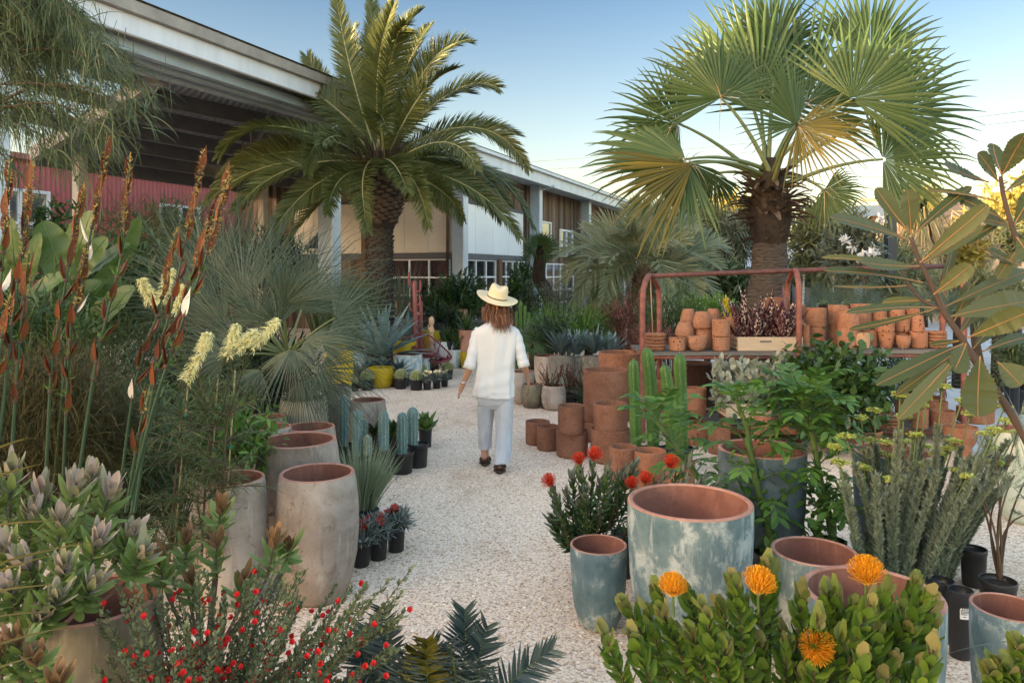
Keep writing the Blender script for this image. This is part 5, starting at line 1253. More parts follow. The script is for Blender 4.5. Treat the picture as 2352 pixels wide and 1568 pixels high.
for tu, tv in ((385, 245), (350, 290), (300, 330), (345, 175), (270, 130), (330, 230), (240, 90), (200, 60), (130, 40)):
    a = P(rs.uniform(-60, 20), tv-rs.uniform(40, 150), 5.4); c_ = P(tu-25, tv-20, 5.2+rs.normal(0, .3)); p = bez(a, (a+c_)/2+UP*.35, c_, 12); br.append(p); mb.tube(p, np.linspace(.012, .003, 12), 5, 0, False)
mb.build('trunk', M['brown_twig'], wt)
mb = MB()
for p in br:
    m_ = 150; t = .15+.85*rs.rand(m_); q = np.stack([np.interp(t*(len(p)-1), np.arange(len(p)), p[:, i]) for i in range(3)], 1)
    dr = nrm(p[-1]-p[0])
    mb.blades(q+rs.normal(0, .035, q.shape), dr*.8+rs.normal(0, .42, (m_, 3))-A(0, 0, .25), rs.uniform(.16, .34, m_), .0058, 1.1, 5, [1, 1, 1, .8, .5, .1], rs.uniform(-1.2, 1.2, m_))
    m_ = 70; t = rs.rand(m_); q = np.stack([np.interp(t*(len(p)-1), np.arange(len(p)), p[:, i]) for i in range(3)], 1)
    mb.blades(q+rs.normal(0, .1, q.shape), rs.normal(0, .5, (m_, 3))-A(0, 0, .9), rs.uniform(.14, .3, m_), .006, .5, 4, [1, 1, .9, .6, .1], rs.uniform(-1.2, 1.2, m_))
mb.build('crown', M['fine_green'], wt)

# ---- shrubs between the shed and the planting on the left
g_s = 'dark shrubs in front of the sheds'
def sh(label, u, v, d, wpx, hpx, lm, seed, n=40, nl=26, L=.14, w=.03, name='shrub', cat='shrub', group=g_s, stem='brown_twig', size=.24, dep=None, **k):
    """shrub whose crown is centred on (u, v), wpx by hpx on the survey sheet, at distance d"""
    c = P(u, v, d); b = A(c[0], c[1], 0); rx = wpx/2*d/F; rz = hpx/2*d/F
    return shrub(name, label, cat, b, max(.1, c[2]), (rx, dep or min(rx, 1.2), rz), n, nl, L, w, lm, seed, group, stem, size, tw=.006*max(1, d/8), **k)
sh('dark feathery shrub against the red shed wall', 340, 520, 17, 220, 120, 'fine_green', 41, 40, 34, .30, .02, droop=.8)
sh('leafy dark shrub below the white framed red shed window', 130, 560, 11.5, 120, 170, 'hedge_leaf', 42, 46, 22, .16, .05)
sh('dark shrub before the timber wall left of the second column', 620, 600, 16, 170, 120, 'dark_green', 43, 46, 26, .25, .04)
sh('broad green shrub behind the tall rushes and paddle leaves', 250, 690, 9.5, 330, 260, 'mid_green', 56, 100, 44, .2, .03)
sh('feathery olive shrub left of the blue palm', 420, 590, 12, 220, 200, 'fine_green', 57, 80, 44, .24, .014, droop=.7)
sh('dense leafy shrub by the glazed doors behind the pink pots', 1055, 690, 17.4, 130, 105, 'hedge_leaf', 44, 60, 34, .17, .05)
sh('leafy shrub left of the pink pots near the door frame', 1005, 700, 16.8, 60, 90, 'mid_green', 45, 36, 26, .16, .04)
sh('narrow climbing hedge on the door left of the third column', 1183, 665, 20.3, 30, 110, 'hedge_leaf', 46, 40, 26, .13, .045, name='climber', cat='climber', group='green climbers on the glazed doors')
sh('narrow climbing hedge beside the third column', 1209, 660, 20.6, 26, 120, 'hedge_leaf', 47, 40, 26, .13, .045, name='climber', cat='climber', group='green climbers on the glazed doors')
sh('twiggy grey shrub beneath the small leaning palm', 1290, 690, 15.8, 120, 90, 'grey_green', 48, 60, 30, .12, .012, group=g_s)

# ---- broad paddle leaves
bn = thing('banana_plant', P(80, 900, 6.6)*A(1, 1, 0), 'clump of broad paddle shaped green leaves behind the tall rushes', 'plant')
rs = np.random.RandomState(33)
def paddle(mb, a, b, w, nrm_, n=16, bow=.1, mat=0, fold=.25, wav=.0, prof=None, rs=rs):
    a = np.asarray(a, float); b = np.asarray(b, float); pth = bez(a, (a+b)/2+np.asarray(nrm_)*bow*np.linalg.norm(b-a), b, n+1)
    tg = nrm(np.gradient(pth, axis=0)); sd = nrm(np.cross(tg, np.asarray(nrm_, float))); no = np.cross(sd, tg)
    t = np.linspace(0, 1, n+1); pr = np.interp(t, np.linspace(0, 1, len(prof)), prof) if prof is not None else np.sin(np.clip(t*.93+.06, 0, 1)*math.pi)**.55
    v = []
    for i in range(n+1):
        h = w/2*pr[i]; z = no[i]*h*fold
        v += [pth[i]-sd[i]*h+z*(1+wav*rs.normal()), pth[i], pth[i]+sd[i]*h+z*(1+wav*rs.normal())]
    q = np.arange(n)[:, None]*3+np.arange(2)[None]
    mb.add(v, np.stack([q, q+1, q+4, q+3], -1).reshape(-1, 4), mat); return pth
mb = MB(); cb = P(90, 800, 6.6)
for (u0, v0, u1, v1, w, dz) in ((45, 690, 27, 502, 55, 0), (150, 640, 100, 508, 78, -.2), (165, 640, 212, 484, 82, .3), (165, 650, 246, 545, 60, 0), (60, 660, 92, 535, 40, -.3), (60, 700, 160, 628, 54, -.4), (30, 720, -20, 560, 70, -.2), (190, 640, 300, 560, 56, .4), (25, 720, 60, 640, 60, -.5), (120, 700, 235, 650, 50, -.1), (250, 640, 320, 500, 50, .6), (0, 700, -10, 620, 60, -.5), (200, 760, 310, 660, 66, -.2), (120, 800, 20, 700, 60, -.6), (230, 720, 260, 610, 70, .2)):
    a, b_ = P(u0, v0, 6.6+dz), P(u1, v1, 6.6+dz); pth = paddle(mb, a, b_, w*6.6/F, nrm(A(rs.normal(0, .4), -1, .5)), 18, .06, 0, .3, .3)
    mb.tube(bez(cb, (cb+a)/2+A(0, 0, .05), a, 6), .018, 6, 1, False); mb.tube(pth, np.linspace(.01, .003, len(pth)), 5, 1, False)
mb.build('leaves', [M['banana'], M['light_green']], bn)

# ---- big blue green palm
bp_ = thing('blue_palm', W7[0], 'wide blue green fan palm with long stiff leaflets in the grey planter', 'palm')
rs = np.random.RandomState(35); cb = P(660, 820, 6.2)
BF = [((450, 760, .2), (250, 640, .3), 60), ((470, 700, .4), (330, 520, .6), 60), ((520, 820, -.4), (300, 860, -.5), 60), ((590, 740, -.2), (480, 560, -.3), 70), ((670, 800, -.7), (600, 960, -1.0), 70),((560, 690, .3), (470, 480, .6), 70), ((620, 660, .5), (640, 455, .8), 70), ((520, 760, -.2), (285, 610, -.2), 60), ((700, 690, .3), (800, 490, .5), 65), ((770, 730, 0), (915, 620, .1), 70), ((745, 790, -.2), (915, 780, -.2), 75),
 ((730, 850, -.4), (890, 905, -.5), 80), ((690, 870, -.6), (760, 1030, -.7), 70), ((560, 800, -.3), (330, 775, -.4), 60), ((480, 740, 0), (255, 690, .1), 60), ((640, 750, -.5), (545, 610, -.8), 75), ((700, 780, -.6), (790, 870, -1.0), 80), ((600, 850, -.5), (470, 930, -.8), 70), ((690, 720, .6), (720, 500, 1.0), 70), ((500, 650, .6), (380, 500, .9), 60), ((650, 700, -.5), (760, 570, -.8), 70), ((780, 780, .3), (900, 700, .5), 70), ((420, 720, .3), (300, 560, .5), 50)]
for h, t, sp in BF:
    hp = P(h[0], h[1], 6.2+h[2]); tp = P(t[0], t[1], 6.2+t[2]); R = np.linalg.norm(tp-hp)
    mb = MB(); mb.fan(hp, tp-hp, nrm(A(rs.normal(0, .6), -1, .3+rs.normal(0, .4))), R, 34, sp, .22, 1, rs, .35, .45, .25, .16, .95)
    mb.tube(bez(cb, (cb+hp)/2+UP*.06, hp, 8), np.linspace(.014, .008, 8), 6, 0, False)
    mb.build('frond', [M['fan_stalk'], M['blue_palm']], bp_)
mb = MB(); mb.tube([A(*W7[0][:2], W7[2]*.8), cb], [.09, .07], 10); mb.build('trunk', M['palm_bark_d'], bp_)
yk = thing('spiky_grass_clump', P(560, 760, 8.4)*A(1, 1, 0), 'upright sword leaved clump behind the blue green palm', 'plant')
mb = MB(); tuft(mb, P(500, 700, 8.2), 90, 1.25, .045, rs, .6, .35, .3); mb.build('leaves', M['blue_palm'], yk); mb = MB(); mb.lathe(yk.location, [(.2, 0), (.12, 1.4)], 10); mb.build('trunk', M['brown_twig'], yk)

# ---- tall rushes with brown bracts
ru = thing('tall_rush', P(160, 1240, 3.2)*A(1, 1, 0), 'tall rush with jointed green stems and rusty brown bracts in the left foreground', 'plant')
rs = np.random.RandomState(37); z4 = lambda x, y: zc(x, y, 0, 500, 2.8)
ST = [[(300, 2100), (350, 1150), (390, 870), (430, 640), (480, 350), (530, 80), (570, -90)], [(350, 2100), (440, 1150), (500, 800), (560, 550), (620, 200), (690, -150), (750, -470)], [(900, 2100), (1000, 1400), (1110, 920), (1170, 700), (1230, 420), (1300, 100), (1390, -360)],
 [(880, 2050), (1060, 1350), (1230, 850), (1320, 600), (1400, 380), (1500, 60), (1555, -180)], [(500, 2100), (640, 1170), (720, 800), (780, 570), (840, 280), (860, 0), (885, -290)], [(-60, 2000), (20, 1400), (60, 1000), (110, 600), (150, 320), (180, 60), (215, -210)], [(60, 2000), (120, 1100), (150, 780), (175, 560), (200, 330)],
 [(-80, 1900), (-20, 900), (0, 600), (30, 200), (50, -50), (70, -310)], [(800, 2100), (900, 1350), (990, 980), (1090, 700), (1200, 200)], [(920, 2100), (1050, 1250), (1180, 850), (1290, 560), (1420, 150), (1530, -60)], [(-120, 1700), (0, 980), (40, 800), (60, 640)], [(420, 2100), (480, 900), (530, 640), (590, 300)], [(860, 2100), (960, 1500), (1010, 1250)]]
mb = MB(); mbb = MB(); mbf = MB()
for k, pts in enumerate(ST):
    d = 3.2+.25*rs.normal(); q = smooth_path([P(*z4(x, y), d) for x, y in pts], 60); mb.tube(q, np.linspace(.0075, .003, 60), 7, 0, False)
    sl_ = np.concatenate([[0], np.cumsum(np.linalg.norm(np.diff(q, axis=0), axis=1))]); tot = sl_[-1]; s0 = tot*.36+rs.uniform(0, .1); az = rs.rand()*6
    def at(s): return np.array([np.interp(s, sl_, q[:, i]) for i in range(3)])
    while s0 < tot-.05:
        p = at(s0); tg = nrm(at(min(s0+.03, tot))-at(s0-.03)); f = s0/tot; az += 2.4
        out = nrm(np.cross(tg, A(math.cos(az), math.sin(az), .1))); side = np.cross(tg, out)
        top = f > .74; white = rs.rand() < .12 and not top
        L = rs.uniform(.09, .135)*(1.15 if top else 1); dd = nrm(tg+out*(rs.uniform(.12, .6) if not top else .1))
        mbb.blades(p, dd, L, rs.uniform(.026, .034)*(1.15 if white else 1), -.15 if not top else .0, 6, [.35, .85, 1, .92, .6, .25, .03], None, 1 if white else 0, .55, side)
        if not top and not white: mbb.blades(p, dd, L*.93, .022, -.1, 6, [.35, .85, 1, .92, .6, .25, .03], None, 0, -.4, side)
        mb.tube([p-tg*.008, p+tg*.008], [.0095, .0095], 7, 1)
        if top:
            m_ = 34; tq = rs.rand(m_); pp = p+tg*(tq*L*.8)[:, None]
            mbf.blades(pp, tg*.6+rs.normal(0, .55, (m_, 3)), .022, .005, .3, 2, [1, 1, .2], rs.uniform(-1.5, 1.5, m_))
            s0 += rs.uniform(.055, .075)
        else:
            if rs.rand() < .4:
                m_ = 22; mbf.blades(np.repeat(p[None], m_, 0), tg+rs.normal(0, .45, (m_, 3)), rs.uniform(.03, .055, m_), .0035, .1, 2, [1, .8, .1], rs.uniform(-1.5, 1.5, m_), 1)
            s0 += rs.uniform(.065, .10)
mb.build('stems', [M['reed_stem'], M['brown_twig']], ru); mbb.build('bracts', [M['bract_brown'], M['bract_white']], ru); mbf.build('flower_spikes', [M['reed_fluff'], M['light_green']], ru)

# ---- brown thready horsetail bush and bright leafy filler
hb = thing('horsetail_bush', P(110, 1220, 3.7)*A(1, 1, 0), 'brownish thread leaved bush behind the silver tipped protea', 'shrub')
rs = np.random.RandomState(39); mb = MB(); cl = crown_pts(P(105, 1020, 3.8), (.42, .35, .42), 120, rs, -1)
leaves(mb, P(105, 1150, 3.7), cl, 130, .17, .0036, rs, (.07, .07, .07), 0, .3, .7, .6, 1.0, 3); mb.build('foliage', M['horsetail'], hb)
mb = MB(); twigs(mb, P(105, 1240, 3.7), cl, .006, rs, every=3); mb.build('stems', M['brown_twig'], hb)
sh('olive thread leaved bush right of the brownish one', 300, 1080, 4.2, 230, 330, 'fine_green', 50, 90, 70, .15, .0048, group='filler shrubs on the left', droop=.8)
sh('bright green leafy plant between the rushes and the barrel planters', 545, 1010, 4.5, 150, 140, 'light_green', 51, 60, 18, .07, .022, group='filler shrubs on the left', fold=.2)
sh('bright green leafy plant low behind the yellow flowered shrub', 400, 1010, 4.7, 240, 260, 'mid_green', 52, 80, 20, .08, .022, group='filler shrubs on the left', fold=.2)
sh('fine grey green shrub beneath the blue palm leaflets', 420, 880, 6.4, 330, 260, 'fine_green', 53, 100, 50, .18, .010, group='filler shrubs on the left', droop=.6)
sh('green undergrowth shrub at the far left behind the rushes', 60, 850, 5.5, 340, 330, 'mid_green', 54, 110, 46, .18, .014, group='filler shrubs on the left', droop=.6)
sh('dark spiky undergrowth below the blue palm', 610, 900, 6.9, 260, 220, 'dark_green', 55, 80, 36, .22, .016, group='filler shrubs on the left', droop=.4)

# ---- staked shrub with pale yellow brush flowers
gv = thing('brush_flower_shrub', P(455, 1290, 3.75)*A(1, 1, 0), 'staked fine leaved shrub with pale yellow brush flowers', 'shrub')
rs = np.random.RandomState(61); mb = MB(); mbl = MB(); mbs = MB(); tips = []
for (u0, v0, u1, v1) in ((389, 1290, 418, 960), (463, 1290, 487, 940), (503, 1290, 526, 930)):
    p = bez(P(u0, v0, 3.75), P((u0+u1)/2-6, (v0+v1)/2, 3.75), P(u1, v1, 3.72), 14); mb.tube(p, np.linspace(.007, .004, 14), 6, 0, False)
    a, b_ = P(u0+9, v0, 3.8), P(u1+14, v1-80, 3.8); mbs.tube([a, b_], .004, 6, 0)
    for f in (.35, .6, .82): q = a+(b_-a)*f; mbs.tube([q-UP*.008, q+UP*.008], .011, 7, 1)
    for k in range(22):
        t = rs.uniform(.05, 1); s_ = p[int(t*13)]; e = s_+A(rs.normal(0, .17), rs.normal(0, .16), rs.uniform(-.02, .22)); tips.append((s_, e))
FL = [(322, 640, 355, 700, 85), (392, 615, 372, 700, 85), (425, 655, 405, 720, 50), (545, 745, 520, 820, 90), (640, 735, 575, 800, 70), (478, 765, 468, 800, 40), (470, 795, 425, 880, 92), (590, 760, 545, 800, 60)]
for (u1, v1, u0, v0, L) in FL:
    e = P(u0, v0, 3.6+.1*rs.normal()); s_ = P(480+rs.uniform(-40, 40), 980, 3.75); tips.append((s_, e))
for s_, e in tips:
    pp = bez(s_, (s_+e)/2+A(0, 0, .03), e, 8); mb.tube(pp, np.linspace(.0035, .0018, 8), 5, 0, False)
    m_ = 48; t = .2+.8*rs.rand(m_); q = np.stack([np.interp(t*7, np.arange(8), pp[:, i]) for i in range(3)], 1); dr = nrm(e-s_)
    mbl.blades(q, dr*.8+rs.normal(0, .55, (m_, 3)), rs.uniform(.05, .12, m_), .0034, .35, 3, [1, 1, .8, .15], rs.uniform(-1.5, 1.5, m_))
for k, (u1, v1, u0, v0, L) in enumerate(FL):
    mbf = MB(); a, b_ = P(u0, v0, 3.6), P(u1, v1, 3.58); ax = nrm(b_-a); LL = np.linalg.norm(b_-a)
    m_ = 300; t = rs.rand(m_)**.8; r1 = nrm(np.cross(ax, A(0, 1, .1))); r2 = np.cross(ax, r1); az = rs.uniform(0, 6.283, m_)
    rad = r1*np.cos(az)[:, None]+r2*np.sin(az)[:, None]; q = a+ax*(t*LL)[:, None]+rad*.008
    mbf.blades(q, rad*.9+ax*.35+rs.normal(0, .12, (m_, 3)), rs.uniform(.028, .048, m_)*(1-.35*t), .0022, -1.5, 5, [1, 1, 1, 1, 1, 1.5], rs.uniform(-1.5, 1.5, m_), grav=tuple(ax))
    m_ = 160; az = rs.uniform(0, 6.283, m_); t = rs.rand(m_); rad = r1*np.cos(az)[:, None]+r2*np.sin(az)[:, None]
    mbf.blades(a+ax*(t*LL)[:, None]+rad*.004, rad+ax*.3, .016, .006, 0, 2, [1, 1, .4], rs.uniform(-1, 1, m_)); mbf.build('flower', M['grevillea_flower'], gv)
mb.build('stems', M['brown_twig'], gv); mbl.build('foliage', M['fine_green'], gv); mbs.build('stake', [M['bamboo'], M['green_tie']], gv)

# ---- proteas in the left corner
def protea(label, base, shoots, d, mats, seed, L=.078, w=.026, nl=30, group=None, name='protea_bush'):
    t = thing(name, base*A(1, 1, 0), label, 'shrub', group); rs = np.random.RandomState(seed); mb = MB()
    for (u0, v0, u1, v1, dd) in shoots:
        a, b_ = P(u0, v0, d+dd), P(u1, v1, d+dd-.04); mb2 = base+A(0, 0, .05)
        mb.tube(bez(mb2, (mb2+a)/2+A(0, 0, -.03), a, 8), np.linspace(.008, .0055, 8), 6, 2, False)
        shoot(mb, a, b_, rs, nl, L*1.1, w*1.05, (0, 1), .30, 72, 14, 2, .0055, .04, OV, .3, 5, .02)
    fo = MB(); st = MB()
    for v, f, m in zip(mb.v, mb.f, mb.m): pass
    mb.build('leafy_shoots', [M[q] for q in mats], t)
P1_ = [(152, 1225, 176, 1108, 0), (222, 1235, 258, 1122, .05), (196, 1180, 212, 1090, .15), (263, 1295, 305, 1222, 0), (18, 1220, 30, 1075, .1), (120, 1300, 140, 1190, -.1), (200, 1320, 225, 1235, -.1), (60, 1280, 75, 1180, .1), (-15, 1250, -10, 1120, .1), (90, 1360, 60, 1290, -.15), (140, 1380, 150, 1300, -.2), (25, 1340, 10, 1260, -.1), (40, 1420, 20, 1350, -.2), (110, 1440, 130, 1370, -.25), (180, 1400, 215, 1340, -.2), (60, 1470, 90, 1420, -.25), (-10, 1450, -30, 1380, -.2), (170, 1270, 165, 1180, .1), (75, 1230, 95, 1130, .15), (300, 1330, 330, 1270, -.1)]
protea('protea bush with silvery upright tips leaning over the mossy planter', P(110, 1480, 2.5), P1_, 2.5, ('protea_leaf', 'protea_silver', 'purple_twig'), 71, nl=36, group='protea bushes at the lower left')
P2_ = [(378, 1350, 366, 1282, 0), (422, 1310, 428, 1235, .05), (498, 1330, 500, 1235, .0), (500, 1230, 508, 1165, .03), (612, 1330, 630, 1238, -.05), (450, 1390, 440, 1330, -.05), (550, 1400, 560, 1330, -.05), (655, 1300, 662, 1250, 0)]
protea('protea bush with bronze red tips in front of the barrel planters', P(470, 1560, 2.7), P2_, 2.7, ('protea_leaf', 'protea_red', 'purple_twig'), 72, .07, .024, 26, 'protea bushes at the lower left')
protea('bronze tipped protea shoot in the very corner', P(45, 1640, 2.1), [(48, 1560, 38, 1470, 0), (80, 1590, 85, 1510, 0), (5, 1580, -5, 1490, 0), (110, 1620, 130, 1560, -.05)], 2.1, ('protea_leaf', 'protea_red', 'purple_twig'), 73, .07, .026, 26, 'protea bushes at the lower left')
cg = thing('strappy_grass', P(-120, 1400, 1.9)*A(1, 1, 0), 'yellow edged strappy blades poking in at the left edge', 'plant'); mb = MB(); rs = np.random.RandomState(74)
for (u, v) in ((130, 1190), (110, 1270), (215, 1235), (130, 1335), (120, 1398), (190, 1425), (80, 1500), (90, 1060), (60, 1000)):
    a = P(-130, v+rs.uniform(20, 120), 1.8); b_ = P(u, v, 1.75); mb.blades(a, nrm(b_-a)+A(0, 0, .12), np.linalg.norm(b_-a)*1.02, .011, .25, 8, [1, 1, 1, 1, .9, .8, .6, .4, .1], .8)
mb.build('leaves', M['yellow_aloe'] if 0 else M['cycad_new'], cg)

# ---- red globe mallow along the bottom
mw = thing('red_mallow', P(470, 1640, 2.35)*A(1, 1, 0), 'sprawling mallow with small red cup flowers along the bottom left', 'shrub')
rs = np.random.RandomState(81); mb = MB(); mf = MB()
for k in range(104):
    u1 = rs.uniform(215, 930); v1 = 1300+abs(u1-560)*.10+rs.uniform(0, 250)
    if u1 > 760: v1 = max(v1, 1345+(u1-760)*.1)
    d = 2.35+rs.normal(0, .12); u0 = 470+(u1-470)*rs.uniform(.2, .5)
    a = P(u0, 1690, d); b_ = P(u1, v1, d)
    e, tg = shoot(mb, a, b_, rs, int(60*np.linalg.norm(b_-a)/.45)+16, .020, .013, (0, 0), .3, 80, 35, 1, .0022, .06, OV, .3, 3, .05)
    for j in range(rs.randint(1, 5)):
        t = rs.uniform(.25, 1); q = a+(b_-a)*t+rs.normal(0, .02, 3); dirn = nrm(A(rs.normal(0, .4), -.5+rs.normal(0, .3), .6)); m_ = 9; az = np.arange(m_)*6.283/5
        r1 = nrm(np.cross(dirn, A(1, .1, .1))); r2 = np.cross(dirn, r1); rad = r1*np.cos(az)[:, None]+r2*np.sin(az)[:, None]
        mf.blades(np.repeat(q[None], m_, 0), dirn*.7+rad*.7, .014, .012, .5, 3, [.5, 1, 1, .5], None, 0, .3, np.cross(np.broadcast_to(dirn, rad.shape), rad), grav=tuple(dirn))
for (u0, v0, u1, v1) in ((640, 1690, 948, 1300), (600, 1690, 895, 1330), (560, 1690, 905, 1390), (520, 1690, 700, 1310), (500, 1690, 640, 1280), (480, 1690, 660, 1340)):
    shoot(mb, P(u0, v0, 2.35), P(u1, v1, 2.3), rs, 60, .020, .013, (0, 0), .3, 80, 35, 1, .0024, .03, OV, .3, 3, .1)
mb.build('stems_and_leaves', [M['mallow_leaf'], M['brown_twig']], mw); mf.build('flowers', M['mallow_flower'], mw)

# ---- blue cycads at the bottom centre
def cycad(label, u, v, d, tips, seed):
    c = P(u, v, d); t = thing('cycad', c*A(1, 1, 0), label, 'cycad', 'blue cycads at the bottom centre'); rs = np.random.RandomState(seed)
    mb = MB(); mb.lathe(A(c[0], c[1], 0), [(.09, 0), (.10, c[2]*.7), (.05, c[2])], 14); mb.build('trunk', M['palm_bark_d'], t)
    for (tu, tv, dd, m_) in tips:
        tp = P(tu, tv, d+dd); path = bez(c, (c+tp)/2+UP*.10*np.linalg.norm(tp-c), tp, 12)
        frond_mesh(path, rs, 30, .115, .0105, 60, 34, .35, .006, .15, .02, tipz=.6, prof=[.8, 1, .8, .05], up=A(0, -1, .35)).build('frond', [M['green_stem'], M[m_]], t)
C_ = 'cycad_leaf'
cycad('steel blue cycad among the red mallow flowers', 900, 1660, 2.55, [(882, 1398, -.1, C_), (815, 1470, 0, C_), (935, 1500, -.15, C_), (850, 1450, .15, C_), (960, 1560, -.1, C_), (800, 1560, -.1, C_)], 91)
cycad('steel blue cycad standing at the bottom of the gravel path', 1065, 1680, 2.55, [(1068, 1402, 0, C_), (1118, 1440, -.05, C_), (985, 1470, -.1, C_), (1265, 1492, 0, C_), (1030, 1470, -.25, C_), (1110, 1520, -.2, C_), (1160, 1600, -.15, C_)], 92)
cycad('olive new cycad shoots beside the steel blue ones', 985, 1680, 2.5, [(980, 1470, -.1, 'cycad_new'), (1005, 1500, 0, 'cycad_new'), (962, 1500, 0, 'cycad_new')], 93)

# ---- potted blue cacti along the path
g_c = 'blue columnar cacti in black nursery pots'
z2 = lambda x, y: zc(x, y, 600, 900, 3.136)
def bluecactus(label, pu, pvt, pvb, pw, cols, seed, d=None):
    t, c, R, dd = potted(label, pu, pvt, pw, 'potted_cactus', 'cactus', g_c, d=d, vb=None if d else pvb)
    for k, (u, vtop, w, dz) in enumerate(cols):
        b = P(u, 0, dd+dz); b[2] = c[2]-.02; top = P(u+.0, vtop, dd+dz); cactus_col(t, b, top, w/2*dd/F, 9, 'cactus_blue', seed+k, nsp=4, spine=.018)
bluecactus('blue cactus in the frontmost black pot facing the path', 923, 1036, 1091, 57, [(924, 946, 24, 0)], 101)
bluecactus('blue cactus leaning in the black pot nearest the green agave', 960, 1017, 1076, 49, [(948, 934, 25, -.02)], 103)
bluecactus('blue cactus left of the frontmost pot, white spined', 876, 1030, 1104, 46, [(881, 942, 24, 0)], 105)
bluecactus('blue cactus with a short sidekick stem behind the pale grass', 828, 1040, 1110, 60, [(820, 941, 24, 0), (845, 1000, 16, -.05), (836, 962, 14, .1)], 107)
bluecactus('tallest dark blue cactus in front of the mottled planter', 790, 1020, 1080, 50, [(790, 907, 22, 0)], 110)
ag = 'green agaves in black nursery pots'
def agavepot(label, u, vt, vb, w, n, L, lw, lm, seed, group=ag, d=None, name='potted_agave', cat='agave', **k):
    t, c, R, dd = potted(label, u, vt, w, name, cat, group, d=d, vb=None if d else vb)
    mb = MB(); rosette(mb, c-UP*.02, n, L, lw, np.random.RandomState(seed), **k); mb.build('leaves', M[lm], t); return t
AG = dict(prof=[.6, .85, 1, 1, .85, .5, .04], droop=-.25)
agavepot('bright green agave in the black pot at the end of the cactus row', 977, 982, 1028, 32, 34, .20, .07, 'agave_green', 111, el1=15, **AG)
agavepot('dark green agave behind the frontmost blue cactus', 905, 1000, 1052, 40, 26, .24, .07, 'mid_green', 112, el1=20, **AG)
agavepot('dark pointed agave between two blue cacti', 858, 995, 1060, 40, 24, .20, .06, 'dark_green', 113, el1=15, **AG)
gr = thing('pale_grass_tuft', P(832, 1150, 5.3)*A(1, 1, 0), 'tuft of pale blue green grass behind the tallest barrel planter', 'grass'); rs = np.random.RandomState(114)
mb = MB(); tuft(mb, P(832, 1165, 5.2), 620, .47, .0075, rs, .55, .55, .1); mb.build('blades', M['grass_blue'], gr)
mb = MB(); c_ = P(832, 1170, 5.2); mb.lathe(c_*A(1, 1, 0), [(.10, 0), (.12, c_[2])], 20); mb.disc(c_, .12, 20); mb.build('pot', M['nursery'], gr)
g_g = 'gazanias with dark red flowers in black pots'
def gazania(label, u, vt, vb, w, seed, fm, group, nfl=7, r=.03, d=None, L=.07):
    t, c, R, dd = potted(label, u, vt, w, 'potted_gazania', 'potted flower', group, d=d, vb=None if d else vb); rs = np.random.RandomState(seed)
    cl = crown_pts(c+UP*R*.9, (R*1.25, R*1.25, R*.8), 30, rs, -.4); mb = MB(); leaves(mb, c, cl, 16, L, .010, rs, (.015,)*3, 0, .3, .8, .6, .4, 3); mb.build('foliage', M['gazania_leaf'], t)
    mb = MB()
    for k in range(nfl):
        az = rs.uniform(0, 6.28); q = c+A(math.cos(az)*R*rs.uniform(.1, 1.1), math.sin(az)*R*rs.uniform(.1, 1.1), R*rs.uniform(1.5, 2.5)); dn = nrm(A(rs.normal(0, .35), -.35+rs.normal(0, .2), .9)); m_ = 22; a2 = np.arange(m_)*GA
        r1 = nrm(np.cross(dn, A(1, .1, 0))); r2 = np.cross(dn, r1); rad = r1*np.cos(a2)[:, None]+r2*np.sin(a2)[:, None]
        mb.blades(np.repeat(q[None], m_, 0), rad+dn*rs.uniform(.2, .9), r*rs.uniform(.8, 1.1, m_), r*.32, .1, 3, [.5, 1, .9, .2], None, 0, .2, np.cross(np.broadcast_to(dn, rad.shape), rad))
        mb.tube([q, c+A(0, 0, R*.5)], .002, 5, 1, False)
    mb.build('flowers', [M[fm], M['green_stem']], t)
gazania('gazania in the black pot farthest up the path of its row of three', 910, 1212, 1270, 42, 121, 'gazania_red', g_g, 8, .034)
gazania('gazania in the middle black pot of its row of three', 869, 1228, 1289, 44, 122, 'gazania_red', g_g, 8, .034)
gazania('gazania in the nearest black pot, tucked behind the barrel planter', 829, 1243, 1305, 46, 123, 'gazania_red', g_g, 9, .034)

# ---- by the shed: yellow pot agave, barrel cacti, chair
g_a = 'blue agaves around the yellow pots'
def agave(label, u, v, d, n, Lpx, wpx, seed, lm='agave', group=g_a, z=None, **k):
    c = P(u, v, d); t = thing('blue_agave', c*A(1, 1, 0), label, 'agave', group); mb = MB(); rosette(mb, c, n, Lpx*d/F, wpx*d/F, np.random.RandomState(seed), **k); mb.build('leaves', M[lm], t)
    mb = MB(); mb.lathe(c*A(1, 1, 0), [(.16, 0), (.19, max(.05, c[2]-.04)), (.03, c[2]-.02)], 16); mb.build('pot', M['grey_clay' if 'row of four' in label else 'nursery'], t); return t
agave('big blue grey agave rising behind the glossy yellow pot', 877, 822, 12.1, 40, 132, 19, 131, el1=12, droop=.25, inner=.85)
agave('small blue agave left of the big one above the yellow pot', 850, 846, 11.8, 18, 34, 6, 132, el1=15)
agave('small blue agave between the yellow pot and the pale crackled pot', 917, 856, 11.6, 20, 42, 7, 133, 'agave_dark', el1=15)
agave('grey striped agave behind the tiny barrel cactus', 824, 868, 11.5, 22, 46, 7, 134, 'grey_green', el1=15)
agave('small blue agave peeping over the yellow pot rim', 880, 842, 11.75, 16, 30, 6, 135, el1=20)
agave('blue agave behind the red cactus sculpture', 940, 775, 13.8, 24, 66, 9, 136, el1=20)
g_bc = 'golden barrel cacti in black nursery pots'
def barrelpot(label, u, vt, vb, w, br_, seed, d=None):
    t, c, R, dd = potted(label, u, vt, w, 'potted_barrel_cactus', 'barrel cactus', g_bc, d=d, vb=None if d else vb, sl=.9); barrel(t, c-UP*R*.15, br_*dd/F, seed)
barrelpot('golden barrel cactus directly left of the glossy yellow pot', 844, 869, 897, 31, 14, 141)
